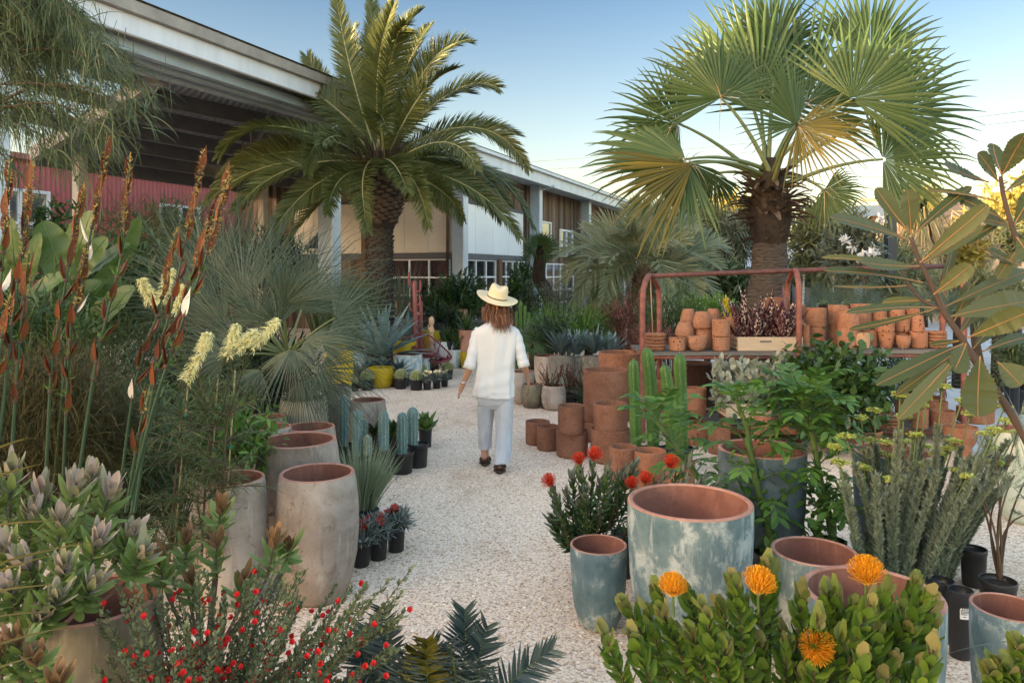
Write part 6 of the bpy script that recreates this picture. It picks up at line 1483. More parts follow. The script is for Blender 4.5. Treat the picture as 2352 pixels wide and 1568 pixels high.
barrelpot('tiny golden barrel cactus at the left end of the row', 815, 878, 899, 18, 7.5, 142)
barrelpot('golden barrel cactus just right of the glossy yellow pot', 921, 867, 894, 30, 13.5, 143)
barrelpot('golden barrel cactus in the nearest pot beside the cream gazanias', 956, 870, 897, 31, 13.5, 144)
barrelpot('largest golden barrel cactus in the row behind', 962, 856, 880, 34, 16.5, 145)
barrelpot('golden barrel cactus atop the small turquoise pot', 996, 838, 862, 26, 12, 146)
barrelpot('golden barrel cactus at the right end behind the cream gazanias', 1028, 848, 872, 26, 12, 147)
g_cg = 'cream flowered gazanias in black pots'
gazania('cream gazania nearest the barrel cactus', 981, 876, 896, 19, 151, 'gazania_cream', g_cg, 8, .035)
gazania('cream gazania in the middle of the three', 1003, 874, 893, 19, 152, 'gazania_cream', g_cg, 10, .035)
gazania('cream gazania at the right of the three', 1021, 872, 889, 17, 153, 'gazania_cream', g_cg, 8, .035)
# string chair
CD = 12.7; chr_ = thing('string_chair', P(990, 860, CD)*A(1, 1, 0), 'low maroon string chair between the pale pots', 'chair')
rim = smooth_path([P(*q) for q in ((932, 776, 13.0), (958, 768, 13.1), (985, 770, 13.0), (1012, 792, 12.75), (1033, 813, 12.4), (1036, 823, 12.2), (1020, 830, 12.1), (1000, 832, 12.15), (972, 820, 12.4), (950, 800, 12.7), (932, 776, 13.0))], 60)
low = [P(1000+11*math.cos(a), 823+4*math.sin(a), 12.45+.1*math.sin(a)) for a in np.linspace(-2.6, 3.683, 60)]
mb = MB(); mb.tube(rim, .014, 8); mb.build('rim_frame', M['maroon'], chr_)
mb = MB()
for k in range(0, 60, 1): mb.tube([rim[k], rim[k]*.5+low[k]*.5-UP*.02, low[k]], .0045, 5, 0, False)
mb.tube(low, .01, 6); mb.build('cords', M['maroon'], chr_)
for (a, b_) in (((1003, 826, 12.4), (1032, 853, 12.3)), ((1003, 826, 12.4), (978, 860, 12.3)), ((1000, 822, 12.6), (1010, 848, 12.9)), ((1003, 824, 12.45), (1013, 783, 12.85))):
    mb = MB(); pa = P(*a); pb = P(*b_)
    if b_[1] > 840: pb[2] = .005
    mb.tube(bez(pa, (pa+pb)/2+UP*.06, pb, 8), .011, 7); mb.build('leg' if b_[1] > 840 else 'brace', M['maroon'], chr_)
# cactus sculptures
M['red_ceramic'] = m_plain('red_brown_ceramic', (.27, .075, .065), .4, 0, .1, 6); M['totem_wood'] = m_plain('turned_pale_wood', (.58, .36, .22), .6, 0, .12, 5)
t = thing('cactus_sculpture', P(953, 800, 13.6)*A(1, 1, 0), 'tall red ceramic cactus sculpture with stubby arms', 'sculpture', 'red cactus sculptures')
mb = MB(); a, b_ = P(957, 800, 13.6), P(952, 648, 13.6); a[2] = 0; ribbed(mb, [a, (a+b_)/2, b_, b_+UP*.04], [.05, .047, .042, .015], 7, 0, .2); mb.build('stem', M['red_ceramic'], t)
for (u, v, s_, L) in ((955, 668, 1, 22), (950, 652, -1, 24), (954, 700, 1, 20), (952, 712, -1, 16), (955, 722, 1, 22)):
    p = P(u, v, 13.6); mb = MB(); q = p+A(s_*.085, -.02, .03); mb.tube(smooth_path([p, p+A(s_*.055, -.02, -.01), q, q+UP*L*13.6/F], 12), [.019]*11+[.01], 8); mb.build('arm', M['red_ceramic'], t)
t = thing('cactus_sculpture', P(966, 800, 13.8)*A(1, 1, 0), 'shorter dark red ceramic column sculpture beside the tall one', 'sculpture', 'red cactus sculptures')
mb = MB(); a, b_ = P(966, 800, 13.8), P(966, 694, 13.8); a[2] = 0; ribbed(mb, [a, (a+b_)/2, b_, b_+UP*.04], [.042, .042, .038, .015], 6, 0, .2); mb.build('stem', M['red_ceramic'], t)
c = P(991, 810, 13.2); mb = MB(); z = 0; pr = [(.004, 0)]; top = P(0, 727, 13.2)[2]
for k in range(6):
    h = top/6; pr += [(.026, z), (.046, z+h*.25), (.05, z+h*.5), (.046, z+h*.75), (.026, z+h*.98)]; z += h
pr += [(.004, z)]; mb.lathe(c*A(1, 1, 0), pr, 24); tag(mb.build('wooden_totem', M['totem_wood'], loc=c*A(1, 1, 0)), 'pale turned wood totem of stacked bulbs behind the string chair', 'sculpture')
# bench with pink pots and small pots by the door, ribbed pot with a spiky plant
bc = P(1040, 735, 16.2); bh = bc[2]; t = thing('plant_bench', bc*A(1, 1, 0), 'weathered plank bench carrying the pink pots before the shed', 'bench'); mb = MB(); mb.box(A(bc[0], bc[1], bh-.03), 1.5, .6, .05); mb.build('bench_top', M['board'], t)
for x in (-.65, .65):
    for y in (-.24, .24): mb = MB(); mb.box(A(bc[0]+x, bc[1]+y, (bh-.055)/2), .07, .07, bh-.055); mb.build('leg', M['board'], t, False)
for u, d, lb in ((1042, 16.1, 'left pink cylinder pot of the pair on the bench'), (1062, 16.3, 'right pink cylinder pot of the pair on the bench')): terra(lb, u, 711, 24, 'cyl', 'pink', d, None, bh, None, 'pink cylinder pots by the shed')
terra('pink cylinder pot half hidden by the straw hat hair', 1118, 705, 24, 'cyl', 'pink', 16.4, None, .6, None, 'pink cylinder pots by the shed')
t, c, R, dd = potted('spiky green plant in a ribbed pink pot left of the person', 1072, 757, 40, 'potted_yucca', 'potted plant', None, d=13.9, shape='ribbed', m='pink'); mb = MB(); rosette(mb, c, 50, .55, .035, np.random.RandomState(161), el1=5, droop=.4, fold=.2, nseg=4); mb.build('leaves', M['mid_green'], t)
for k, (u, v, L, lb) in enumerate(((1035, 745, .6, 'dark cycad like plant below the pink pots'), (1055, 750, .5, 'spiky plant just left of the ribbed pink pot'), (1010, 740, .55, 'dark spiky plant right of the wooden totem'))):
    c = P(u, v, 15.2-.2*k); t = thing('spiky_plant', c*A(1, 1, 0), lb, 'plant', 'spiky plants before the bench'); mb = MB(); rosette(mb, c, 70, L, .035, np.random.RandomState(162+k), el1=-5, droop=.5, fold=.2, nseg=4); mb.build('leaves', M['dark_green' if k != 1 else 'mid_green'], t); mb = MB(); mb.lathe(c*A(1, 1, 0), [(.12, 0), (.14, c[2])], 12); mb.build('pot', M['nursery'], t)
for k, (u, v, L, lb) in enumerate(((1052, 798, .45, 'upright green blades behind the slim pale blue tumbler'), (1028, 782, .3, 'short green blades in the very pale blue planter'), (1070, 806, .12, 'low grey rosette on the small yellow pot'))):
    c = P(u, v, 13.9); t = thing('blade_plant', c*A(1, 1, 0), lb, 'plant', 'green blade plants in the pale pots'); mb = MB(); tuft(mb, c, 60, L, .022, np.random.RandomState(170+k), .5, .3, .12); mb.build('leaves', M['mid_green'], t); mb = MB(); mb.lathe(c*A(1, 1, 0), [(.10, 0), (.11, c[2])], 12); mb.build('pot', M['nursery'], t)
for k, (u, v) in enumerate(((912, 704), (920, 704), (913, 694), (921, 695))): terra('tiny stacked terracotta pot right of the date palm trunk', u, v, 9, 'cyl', 'pink', 15.6, None, P(0, 709 if k < 2 else 700, 15.6)[2], .09, 'tiny stacked pots right of the palm trunk')
c = P(916, 710, 15.6); mb = MB(); mb.box(A(c[0], c[1]+.02, c[2]/2-.01), .5, .4, c[2]-.02); tag(mb.build('wooden_box', M['board'], loc=c*A(1, 1, 0), smooth=False), 'weathered wooden box under the tiny stacked pots', 'box')
rd = thing('reed_clump', P(790, 780, 13.2)*A(1, 1, 0), 'clump of upright olive reeds before the second shed column', 'reeds'); mb = MB(); rs = np.random.RandomState(181)
for u in (750, 775, 800, 825): tuft(mb, P(u, 782, 13.2+rs.normal(0, .2)), 240, 1.25, .016, rs, .35, .25, .25)
mb.build('stems', M['fine_green'], rd); mb = MB(); c = P(790, 784, 13.2); mb.lathe(c*A(1, 1, 0), [(.22, 0), (.3, c[2])], 16); mb.build('pot', M['yellow'], rd)
rd = thing('reed_clump', P(935, 720, 15)*A(1, 1, 0), 'thin grey reeds between the palm trunk and the red sculpture', 'reeds'); mb = MB(); tuft(mb, P(928, 730, 15), 160, 1.1, .014, rs, .3, .2, .2); mb.build('stems', M['grey_green'], rd)
for k, (u, v, lb) in enumerate(((912, 655, 'cane plant with spiky head right of the palm trunk'), (972, 660, 'cane plant with spiky head behind the red sculptures'))):
    c = P(u, v+10, 16.8); t = thing('cane_plant', c*A(1, 1, 0), lb, 'plant', 'cane plants at the glazed doors'); mb = MB(); mb.tube([c*A(1, 1, 0), c], .03, 7); mb.build('stem', M['brown_twig'], t); mb = MB(); rosette(mb, c, 60, .5, .03, rs, el1=-30, droop=.5, fold=.2, nseg=4); mb.build('leaves', M['dark_green'], t)
# ------------------------------------------------------------ right hand planting
# large leaved serrated shrub in the foreground (banksia like)
M['bk_top'] = m_leaf('leathery_leaf', (.05, .07, .022), (.105, .115, .042), rough=.45, tr=.15, spec=.3)
M['bk_rib'] = m_plain('orange_midrib', (.27, .15, .06), .6); M['bk_bark'] = m_plain('velvety_grey_brown_stem', (.075, .05, .038), .8, 0, .2, 10)
bk = thing('serrated_leaf_shrub', P(2480, 1500, 2.75)*A(1, 1, 0), 'large shrub with long leathery saw edged leaves at the right edge', 'shrub')
rs = np.random.RandomState(201); BD = 2.75
def bl(u0, v0, u1, v1, w, d0=0.0, d1=0.0, tilt=0.0, bow=.06, twist=0.0):
    n = 30; a, b_ = P(u0, v0, BD+d0), P(u1, v1, BD+d1); nm = nrm(A(rs.normal(0, .15), -1+abs(tilt)*.4, tilt))
    t = np.linspace(0, 1, n+1); pr = np.interp(t, [0, .06, .16, .4, .65, .85, .95, 1], [.05, .08, .3, .75, 1.0, .92, .6, .12]); pr = pr*(1+.075*np.where(np.arange(n+1) % 2, 1, -1)*(t > .12))
    pth = paddle(lm_, a, b_, w*.88*BD/F, nm, n, bow*rs.choice([-1, 1, 1]), 0, .22+.1*rs.rand(), .25, pr, rs)
    rb_.tube(pth+A(0, -.0012, 0), np.linspace(.0032, .0012, n+1), 5, 1, False)
lm_ = MB(); rb_ = lm_
BL = [(2088, 532, 2012, 432, 50, 0, .05, .2), (2091, 535, 2082, 436, 60, -.05, -.1, .1), (2096, 540, 2230, 428, 34, .02, .1, .5), (2085, 552, 1905, 499, 36, -.03, -.25, .4), (2079, 547, 1947, 498, 26, .05, .1, .7), (2113, 603, 2270, 470, 46, -.04, -.15, .2), (2116, 606, 2257, 518, 36, 0, .05, .6),
 (2110, 611, 1975, 602, 42, -.06, -.2, .5), (2071, 610, 1887, 592, 26, .05, .1, .8), (2119, 649, 1893, 622, 30, -.05, -.2, .7), (2090, 655, 1913, 657, 14, .1, .1, .95), (2136, 690, 2026, 695, 28, 0, .05, .6), (2150, 707, 1944, 719, 28, -.1, -.25, .8), (2144, 710, 1950, 757, 22, 0, 0, .7), (2144, 676, 2231, 608, 46, -.03, -.1, .3),
 (2150, 690, 2190, 560, 30, .1, .2, .3), (2170, 704, 2360, 622, 44, .05, .2, .5), (2178, 728, 2370, 690, 74, 0, .1, .4), (2223, 775, 2362, 716, 58, -.1, -.25, .3), (2215, 780, 2135, 792, 20, .05, .1, .7), (2212, 789, 2012, 884, 42, -.05, -.2, .5), (2215, 794, 2057, 907, 30, .05, -.05, .5), (2213, 797, 2112, 876, 28, .1, .1, .5), (2218, 789, 2190, 852, 58, -.1, -.15, .3),
 (2251, 817, 2246, 955, 92, -.1, -.12, .05), (2257, 806, 2362, 772, 34, 0, .1, .6), (2290, 830, 2345, 885, 80, 0, -.05, .3), (2212, 800, 2062, 962, 40, -.1, -.25, .4), (2190, 740, 2230, 650, 40, .12, .2, .3), (2185, 745, 2140, 650, 34, .15, .3, .3), (2235, 800, 2300, 720, 50, .15, .3, .3), (2200, 770, 2280, 660, 44, .2, .35, .4),
 (2300, 405, 2356, 305, 64, 0, -.1, .1), (2292, 417, 2245, 352, 44, -.03, -.1, .2), (2270, 418, 2168, 378, 40, 0, -.1, .5), (2288, 462, 2128, 437, 22, .05, .1, .8), (2310, 508, 2178, 445, 48, .05, .1, .4), (2320, 520, 2246, 500, 44, .1, .1, .5), (2326, 520, 2370, 440, 52, 0, 0, .2), (2308, 440, 2375, 395, 24, .1, .1, .8), (2318, 500, 2210, 560, 30, .1, .15, .6), (2335, 545, 2370, 600, 60, -.1, -.15, .2), (2340, 570, 2290, 640, 40, .1, .1, .4), (2300, 400, 2280, 330, 46, .1, .2, .2), (2345, 610, 2270, 575, 36, .1, .1, .5), (2240, 690, 2352, 585, 30, .25, .4, .7)]
for q in BL: bl(*q)
lm_.build('leaves', [M['bk_top'], M['bk_rib']], bk)
mb = MB()
for pts, r0, r1 in (([(2440, 1180), (2352, 1000), (2290, 900), (2240, 830), (2205, 770), (2165, 712), (2138, 650), (2112, 600), (2092, 545)], .016, .0075), ([(2250, 836), (2225, 800), (2212, 790)], .010, .008), ([(2460, 760), (2380, 640), (2340, 560), (2322, 512), (2305, 450), (2298, 405)], .012, .007), ([(2165, 712), (2120, 690), (2085, 650), (2070, 612)], .007, .004)):
    mb.tube(smooth_path([P(u, v, BD) for u, v in pts], 30), np.linspace(r0, r1, 30), 10)
q0 = P(2440, 1180, BD); mb.tube(smooth_path([A(bk.location[0], BD, 0), A(bk.location[0]-.02, BD, .4), q0], 10), .02, 10)
mb.build('stem', M['bk_bark'], bk)

# silvery sage with flat yellow heads
z5 = lambda x, y: (1740.4+x*.33, 799.6+y*.33)
sg = thing('yellow_headed_sage', P(2120, 1330, 3.95)*A(1, 1, 0), 'tall silvery sage with flat yellow green flower heads at the right', 'shrub')
rs = np.random.RandomState(211); mb = MB(); mf = MB()
HD = [(540, 690), (570, 800), (610, 615), (720, 490), (810, 435), (785, 645), (735, 830), (840, 730), (900, 660), (935, 915), (950, 755), (990, 330), (1015, 480), (1030, 655), (1100, 610), (1130, 400), (1150, 810), (1175, 360), (1175, 690), (1250, 735), (1285, 270), (1370, 650), (1390, 855), (1480, 460), (1420, 370), (1650, 570), (1640, 700), (1660, 800), (1730, 510), (1720, 410), (1800, 590), (1460, 900), (1590, 600), (1330, 700)]
NF = len(HD); HD += [(rs.uniform(560, 1780), rs.uniform(640, 1050)) for _ in range(30)]
for k, (x, y) in enumerate(HD):
    u, v = z5(x, y); d = 3.95+rs.normal(0, .18)-(.1 if y > 780 else -.15); ub = 2060+(u-2080)*.42+rs.normal(0, 14); a = P(ub, 1345, d); b_ = P(u, v, d)
    c_ = a+(b_-a)*.74
    mb.tube(bez(a, (a+b_)/2+A((b_[0]-a[0])*-.12, 0, .02), b_, 14), np.linspace(.006, .004, 14), 6, 1, False)
    pth = bez(a, (a+b_)/2+A((b_[0]-a[0])*-.12, 0, .02), b_, 30)[:24 if k < NF else 30]
    L = np.linalg.norm(b_-a)*.76; m_ = int(1700*L/.6); t = rs.rand(m_)**.85*(len(pth)-1.001); i = t.astype(int); f = (t-i)[:, None]; p = pth[i]*(1-f)+pth[i+1]*f
    az = rs.uniform(0, 6.283, m_); rad = np.stack([np.cos(az), np.sin(az), np.zeros(m_)], 1)
    mb.blades(p, rad*.75+UP*.75+rs.normal(0, .2, (m_, 3)), .036*rs.uniform(.5, 1.1, m_), .0058, -.2, 2, [.8, 1, .3], rs.uniform(-1.5, 1.5, m_))
    if k >= NF: continue
    R = rs.uniform(.028, .044); m_ = 110; rr = R*np.sqrt(rs.rand(m_)); az = rs.uniform(0, 6.283, m_); tl = A(rs.normal(0, .15), rs.normal(0, .15), 1)
    q = b_+np.stack([rr*np.cos(az), rr*np.sin(az), .012-rr*rr*6+rs.normal(0, .0025, m_)], 1)
    for nn in range(3): mf.blades(q+rs.normal(0, .003, q.shape), rs.normal(0, 1, q.shape)*A(1, 1, .3), .011, .010, 0, 2, [.7, 1, .6], rs.uniform(-.6, .6, m_))
    mf.blades(np.repeat(b_[None]-UP*.03, 14, 0), np.stack([np.cos(az[:14]), np.sin(az[:14]), np.full(14, 1.2)], 1), .042, .003, 0, 2, [1, .8, .6], None, 1)
mb.build('leafy_stems', [M['achillea_leaf'], M['green_stem']], sg); mf.build('flower_heads', [M['achillea_flower'], M['green_stem']], sg)
g_n = 'black nursery pots at the right'
for lb, u, vt, w, vb, lab in (('black nursery pot with a white printed label beside the pale rimmed planter', 2206, 1352, 62, 1518, 1), ('black nursery pot under the sage stems, behind the labelled one', 2160, 1330, 66, 1480, 0), ('black nursery pot at the back with bare twigs beside it', 2236, 1258, 66, 1352, 0), ('wide black nursery pot with the twiggy plant at the right edge', 2292, 1330, 92, 1450, 0), ('black nursery pot under the thick stemmed plant by the largest blue planter', 1775, 1268, 88, 1378, 0), ('black nursery pot left of the largest blue planter', 1436, 1222, 66, 1330, 0), ('black nursery pot just behind the small blue tumbler', 1330, 1252, 44, 1330, 0), ('black nursery pot under the branching thick stem', 1905, 1240, 80, 1340, 0)):
    t, c, R, d = potted(lb, u, vt, w, 'nursery_pot', 'pot', g_n, vb=vb, soil='dark_soil')
    if lab:
        h = c[2]/.88; v = []
        for a in np.linspace(-2.15, -1.25, 9):
            for z in (h*.62, h*.80): v.append(A(c[0]+R*.945*math.cos(a), c[1]+R*.945*math.sin(a), z))
        mb = MB(); mb.add(v, [[2*k, 2*k+2, 2*k+3, 2*k+1] for k in range(8)]); o = mb.build('label', M['paper'], t)
        mb = MB()
        for r_, (z, n0, n1) in enumerate(((.775, 1, 6), (.745, .6, 7.2), (.725, .6, 6.8), (.705, .6, 7.3), (.685, .6, 5), (.65, 2, 4.5))):
            aa = np.linspace(-2.15+.9*n0/8, -2.15+.9*n1/8, 7); v = []
            for a in aa: v += [A(c[0]+R*.952*math.cos(a), c[1]+R*.952*math.sin(a), h*z), A(c[0]+R*.952*math.cos(a), c[1]+R*.952*math.sin(a), h*(z+(.012 if r_ else .018)))]
            mb.add(v, [[2*k, 2*k+2, 2*k+3, 2*k+1] for k in range(6)])
        mb.build('print', M['ink'], o)
tw_ = thing('twiggy_shrub', P(2300, 1350, 3.8)*A(1, 1, 0), 'bare twiggy shrub with thin bluish needles at the far right edge', 'shrub'); rs = np.random.RandomState(213)
mb = MB(); ml = MB(); b0 = P(2300, 1350, 3.8); fk = P(2270, 1190, 3.8)
for (u, v) in ((2230, 1080), (2285, 1020), (2340, 980), (2380, 1060), (2250, 1120), (2330, 1090), (2300, 1140), (2390, 1180)):
    e = P(u, v, 3.8+rs.normal(0, .15)); mb.tube(bez(b0, fk+rs.normal(0, .03, 3), e, 10), np.linspace(.008, .003, 10), 5, 0, False)
    for j in range(4):
        e2 = e+A(rs.normal(0, .08), rs.normal(0, .08), rs.uniform(-.02, .14)); shoot(ml, fk*.3+e*.7, e2, rs, 90, .022, .003, (0, 0), .3, 60, 30, None, .003, .05, None, 0, 2, .2)
mb.build('stems', M['brown_twig'], tw_); ml.build('foliage', M['achillea_leaf'], tw_)
fx = thing('flax_blades', P(2420, 1500, 2.5)*A(1, 1, 0), 'dark arching flax blades crossing the right edge', 'plant'); mb = MB()
for (u0, v0, u1, v1, dr) in ((2420, 1150, 2320, 905, .3), (2440, 1250, 2335, 1120, .2), (2430, 1300, 2345, 1010, .2), (2440, 1480, 2180, 1478, .5)):
    a, b_ = P(u0, v0, 2.55), P(u1, v1, 2.5); mb.blades(a, nrm(b_-a)+UP*dr*.4, np.linalg.norm(b_-a)*1.05, .022 if v0 < 1400 else .004, dr, 8, [1, 1, 1, .9, .8, .7, .5, .3, .05], 1.1)
mb.build('leaves', M['cycad_leaf'], fx)

# thick stemmed green plant with compound leaves
sn = thing('thick_stemmed_shrub', P(1780, 1260, 4.2)*A(1, 1, 0), 'thick green stemmed shrub with ferny compound leaves above the blue planters', 'shrub')
rs = np.random.RandomState(221); mb = MB(); ends = []
for pts, d in (([(1640, 1180), (1611, 1108), (1575, 1055), (1536, 1006), (1509, 967)], 4.75), ([(1780, 1270), (1760, 1190), (1740, 1117), (1725, 1042), (1713, 976), (1695, 931)], 4.15), ([(1916, 1250), (1902, 1180), (1889, 1130), (1872, 1031), (1862, 978), (1859, 935)], 4.2), ([(1872, 1031), (1850, 968), (1839, 925)], 4.2)):
    p = smooth_path([P(u, v, d) for u, v in pts], 24); r = np.linspace(.024, .011, 24)*(.65 if len(pts) == 3 else 1); r = r*(1+.10*((np.arange(24) % 5) == 0)); mb.tube(p, r, 9, 0); ends.append(p)
    st = p[0].copy(); st[2] = 0.0
    if len(pts) > 3: mb.tube([st, p[0]], .024, 9, 0)
mb.build('stems', M['green_stem'], sn); mb = MB(); ml = MB()
for p in ends:
    for k in range(24):
        q = p[int((.2+.8*(k/23)**.8)*23)]; az = k*GA; up = .15+.85*(k/23); d = A(math.cos(az)*.9, math.sin(az)*.7, up); L = rs.uniform(.20, .34)
        pth = bez(q, q+nrm(d)*L*.6+UP*.05, q+nrm(d)*L+A(0, 0, -.10+.06*up), 10)
        m2 = frond_mesh(pth, rs, 6, .092, .032, 68, 40, .12, .0045, .25, .35, tipz=.9, prof=[.2, .8, 1, .8, .1], nseg=4)
        for v, f, m in zip(m2.v, m2.f, m2.m): ml.v.append(v); ml.f.append(f-m2.n*0+ml.n if False else f); ml.m.append(m)
        # re-index merged pieces
        off = ml.n; cnt = len(m2.f)
        for j in range(cnt): ml.f[-cnt+j] = m2.f[j]+off
        ml.n += m2.n
for p, n_ in ((ends[1], 60), (ends[2], 70)):   # dark undergrowth leaves low on the stems
    cl = np.repeat(p[2:12:2], 5, 0)+rs.normal(0, .09, (25, 3)); leaves(ml, p[4], cl, 9, .075, .034, rs, (.05,)*3, 1, .1, .5, .7, .5, 4, [.2, .8, 1, .8, .1], .2)
ml.build('leaves', [M['green_stem'], M['senna_leaf']], sn)

# bright green columnar cacti
gcs = ((1458, 1000, 824, 27, 6.55, 'green columnar cactus farthest left of the four'), (1497, 1000, 797, 30, 6.8, 'tallest green columnar cactus leaning left'), (1538, 1010, 836, 28, 6.35, 'yellowish green columnar cactus third from the left'), (1564, 1000, 811, 30, 6.6, 'green columnar cactus farthest right of the four'))
for k, (u, vb, vt, w, d, lb) in enumerate(gcs):
    t, c, R, dd = potted(lb+', in a black pot', u+4, 1026, 50, 'potted_green_cactus', 'cactus', 'bright green columnar cacti', d=d)
    b = c-UP*.03; top = P(u-(12 if k in (1, 2) else 3), vt, d); cactus_col(t, b, top, w/2*d/F, 5, 'cactus_green', 230+k, nsp=3, spine=.014, mid=(b+top)/2+A(.035 if k in (1, 2) else 0, 0, 0))

# pincushion shrubs
def pinc(mf, q, dn, r, rs, n=420, mats=(0, 1)):
    r1 = nrm(np.cross(dn, A(1, .1, 0))); r2 = np.cross(dn, r1); k = np.arange(n); z = 1-1.35*(k+.5)/n; az = k*GA; s_ = np.sqrt(1-z*z)
    rad = r1*(np.cos(az)*s_)[:, None]+r2*(np.sin(az)*s_)[:, None]+dn*z[:, None]
    mf.blades(q+rad*r*.25, rad+rs.normal(0, .06, rad.shape)+dn*.25, r*.98*rs.uniform(.85, 1.05, n), r*.030, 1.15, 6, [1, 1, 1, 1, 1, 1, 2.0], rs.uniform(-1, 1, n), mats[0], grav=tuple(dn))
    m_ = 140; rr = nrm(rs.normal(0, 1, (m_, 3))); mf.blades(q+rr*r*.12, rr, r*.36, r*.06, 0, 1, [1, .8], rs.uniform(-1, 1, m_), mats[1])
op = thing('orange_pincushion_shrub', P(1750, 1690, 2.25)*A(1, 1, 0), 'leafy pincushion shrub with orange ball flowers in the bottom right', 'shrub')
rs = np.random.RandomState(241); mb = MB(); z6 = lambda x, y: (1223+x*.28, 1128.9+y*.28); z7 = lambda x, y: (1740.4+x*.28, 1128.9+y*.28)
TP = [z6(*q) for q in ((750, 880), (600, 1150), (1020, 770), (1260, 770), (1060, 940), (950, 950), (1400, 930), (1540, 925), (1580, 1240), (1640, 1420), (1640, 700), (1950, 575), (1720, 880), (1180, 1090), (820, 1150), (1300, 1120))]+[z7(*q) for q in ((70, 560), (190, 1090), (370, 790), (560, 800), (650, 800), (790, 900), (1060, 770), (1290, 710), (1400, 795), (860, 1330), (1130, 1330), (690, 1180), (240, 1215), (20, 1215), (930, 880), (1180, 900), (1440, 900), (1450, 1050), (1230, 1080), (990, 1090), (500, 1000), (520, 1400), (1330, 1400), (1020, 1480), (380, 1480), (1440, 1250))]
for (u, v) in TP:
    d = 2.25+rs.normal(0, .09)-(v-1450)*.0006; ub = 1770+(u-1770)*.72; a = P(ub, min(v+230, 1760), d+.05); b_ = P(u, v+12, d)
    shoot(mb, a, b_, rs, 38, .058, .034, (0, 1), .12, 62, 16, 2, .005, .05, [.35, .7, 1, 1, .7, .45], .3, 5, .05)
for (u, v, w) in [(*z7(1990*1.0, 1370), 0), (*z7(2130, 1230), 0), (*z7(2060, 1420), 0), (*z7(1900, 1440), 0)]:
    shoot(mb, P(u+30, v+170, 2.2), P(u, v+10, 2.15), rs, 30, .056, .038, (0, 1), .12, 62, 16, 2, .005, .05, [.35, .7, 1, 1, .7, .45], .3, 5, .05)
mb.build('leafy_shoots', [M['pincushion_leaf'], M['pincushion_tip'], M['brown_twig']], op)
for (u, v, r, dx, dy, dz) in ((1545, 1348, 37, 0, -.25, 1), (1741, 1340, 42, .1, -.3, 1), (1990, 1316, 44, -.25, -.35, .9), (1872, 1476, 44, -.1, -1, .45)):
    q = P(u, v, 2.16); mf = MB(); pinc(mf, q-UP*.008, nrm(A(dx, dy, dz)), r*2.16/F*.93, rs, 620); mf.tube([q, q-UP*.10+A(.01, .03, 0)], .004, 6, 2, False); mf.build('flower', [M['orange_flower'], M['orange_core'], M['green_stem']], op)
mb = MB(); mb.tube([P(1868, 1530, 2.2), P(1875, 1395, 2.2)], .0035, 6); mb.build('stake', M['bk_bark'], op)
rp = thing('red_pincushion_shrub', P(1350, 1280, 4.05)*A(1, 1, 0), 'grey green pincushion shrub with red ball flowers beside the path', 'shrub')
rs = np.random.RandomState(251); mb = MB()
for (u, v) in ((1268, 1120), (1330, 1068), (1362, 1062), (1315, 1090), (1395, 1075), (1425, 1085), (1300, 1130), (1345, 1130), (1400, 1130), (1290, 1185), (1370, 1195), (1265, 1195), (1440, 1080), (1380, 1100), (1330, 1150), (1420, 1150), (1350, 1215), (1275, 1150), (1310, 1215), (1460, 1065), (1490, 1120), (1540, 1085), (1575, 1105), (1455, 1125), (1620, 1095), (1585, 1060), (1650, 1110), (1600, 1120)):
    d = 4.05+rs.normal(0, .10); ub = 1350+(u-1350)*.45; a = P(ub, min(v+150, 1268), d); shoot(mb, a, P(u, v, d), rs, 44, .062, .026, (0, 1), .22, 75, 22, 2, .005, .06, [.3, .8, 1, .9, .6, .15], .25, 4, .05)
mb.build('leafy_shoots', [M['mid_green'], M['grey_green'], M['brown_twig']], rp)
for (u, v, r, dx) in ((1264, 1108, 19, -.5), (1330, 1058, 17, -.2), (1364, 1048, 20, .2), (1540, 1066, 20, .1), (1452, 1113, 17, -.2), (1482, 1103, 19, .1)):
    q = P(u, v, 3.9); mf = MB(); pinc(mf, q, nrm(A(dx, -.5, .8)), r*3.9/F*1.05, rs, 320); mf.tube([q, q-UP*.08+A(0, .03, 0)], .004, 5, 2, False); mf.build('flower', [M['red_flower'], M['gazania_red'], M['green_stem']], rp)

# purple spotted plants in the crate, silver plants in the tray, dark leafy shrub
s = N('purple_leaf_with_white_spots'); v = s.coord((1, 1, .6)); f = s.noise(v, 55, 2); k = s.ramp(f, [(.52, (.035, .008, .014)), (.60, (.60, .50, .42))]); g_ = s.n('ShaderNodeNewGeometry'); kk = s.ramp(g_.outputs['Random Per Island'], [(.3, (0, 0, 0)), (.6, (1, 1, 1))]); M['spot_leaf'] = s.fin(s.mix(kk, (.075, .015, .03), k), .4, 0, .4)
for k, (u, dz) in enumerate(((1703, .02), (1733, -.05), (1768, .03), (1800, -.04), (1752, .1))):
    c = P(u, 790, 8.05+dz); c[2] = CR[0][2]+.06; t = thing('purple_spotted_plant', c, ['purple spotted plant at the left end of the crate', 'purple spotted plant second from the left in the crate', 'purple spotted plant right of the crate middle', 'purple spotted plant at the right end of the crate', 'purple spotted plant at the back of the crate'][k], 'plant', 'purple spotted plants in the crate'); rs = np.random.RandomState(260+k)
    mb = MB(); rosette(mb, c, 26, .42, .06, rs, 86, 52, -.1, .4, [.4, .6, .8, 1, .9, .6, .05], Lv=.28); mb.build('leaves', M['spot_leaf'], t)
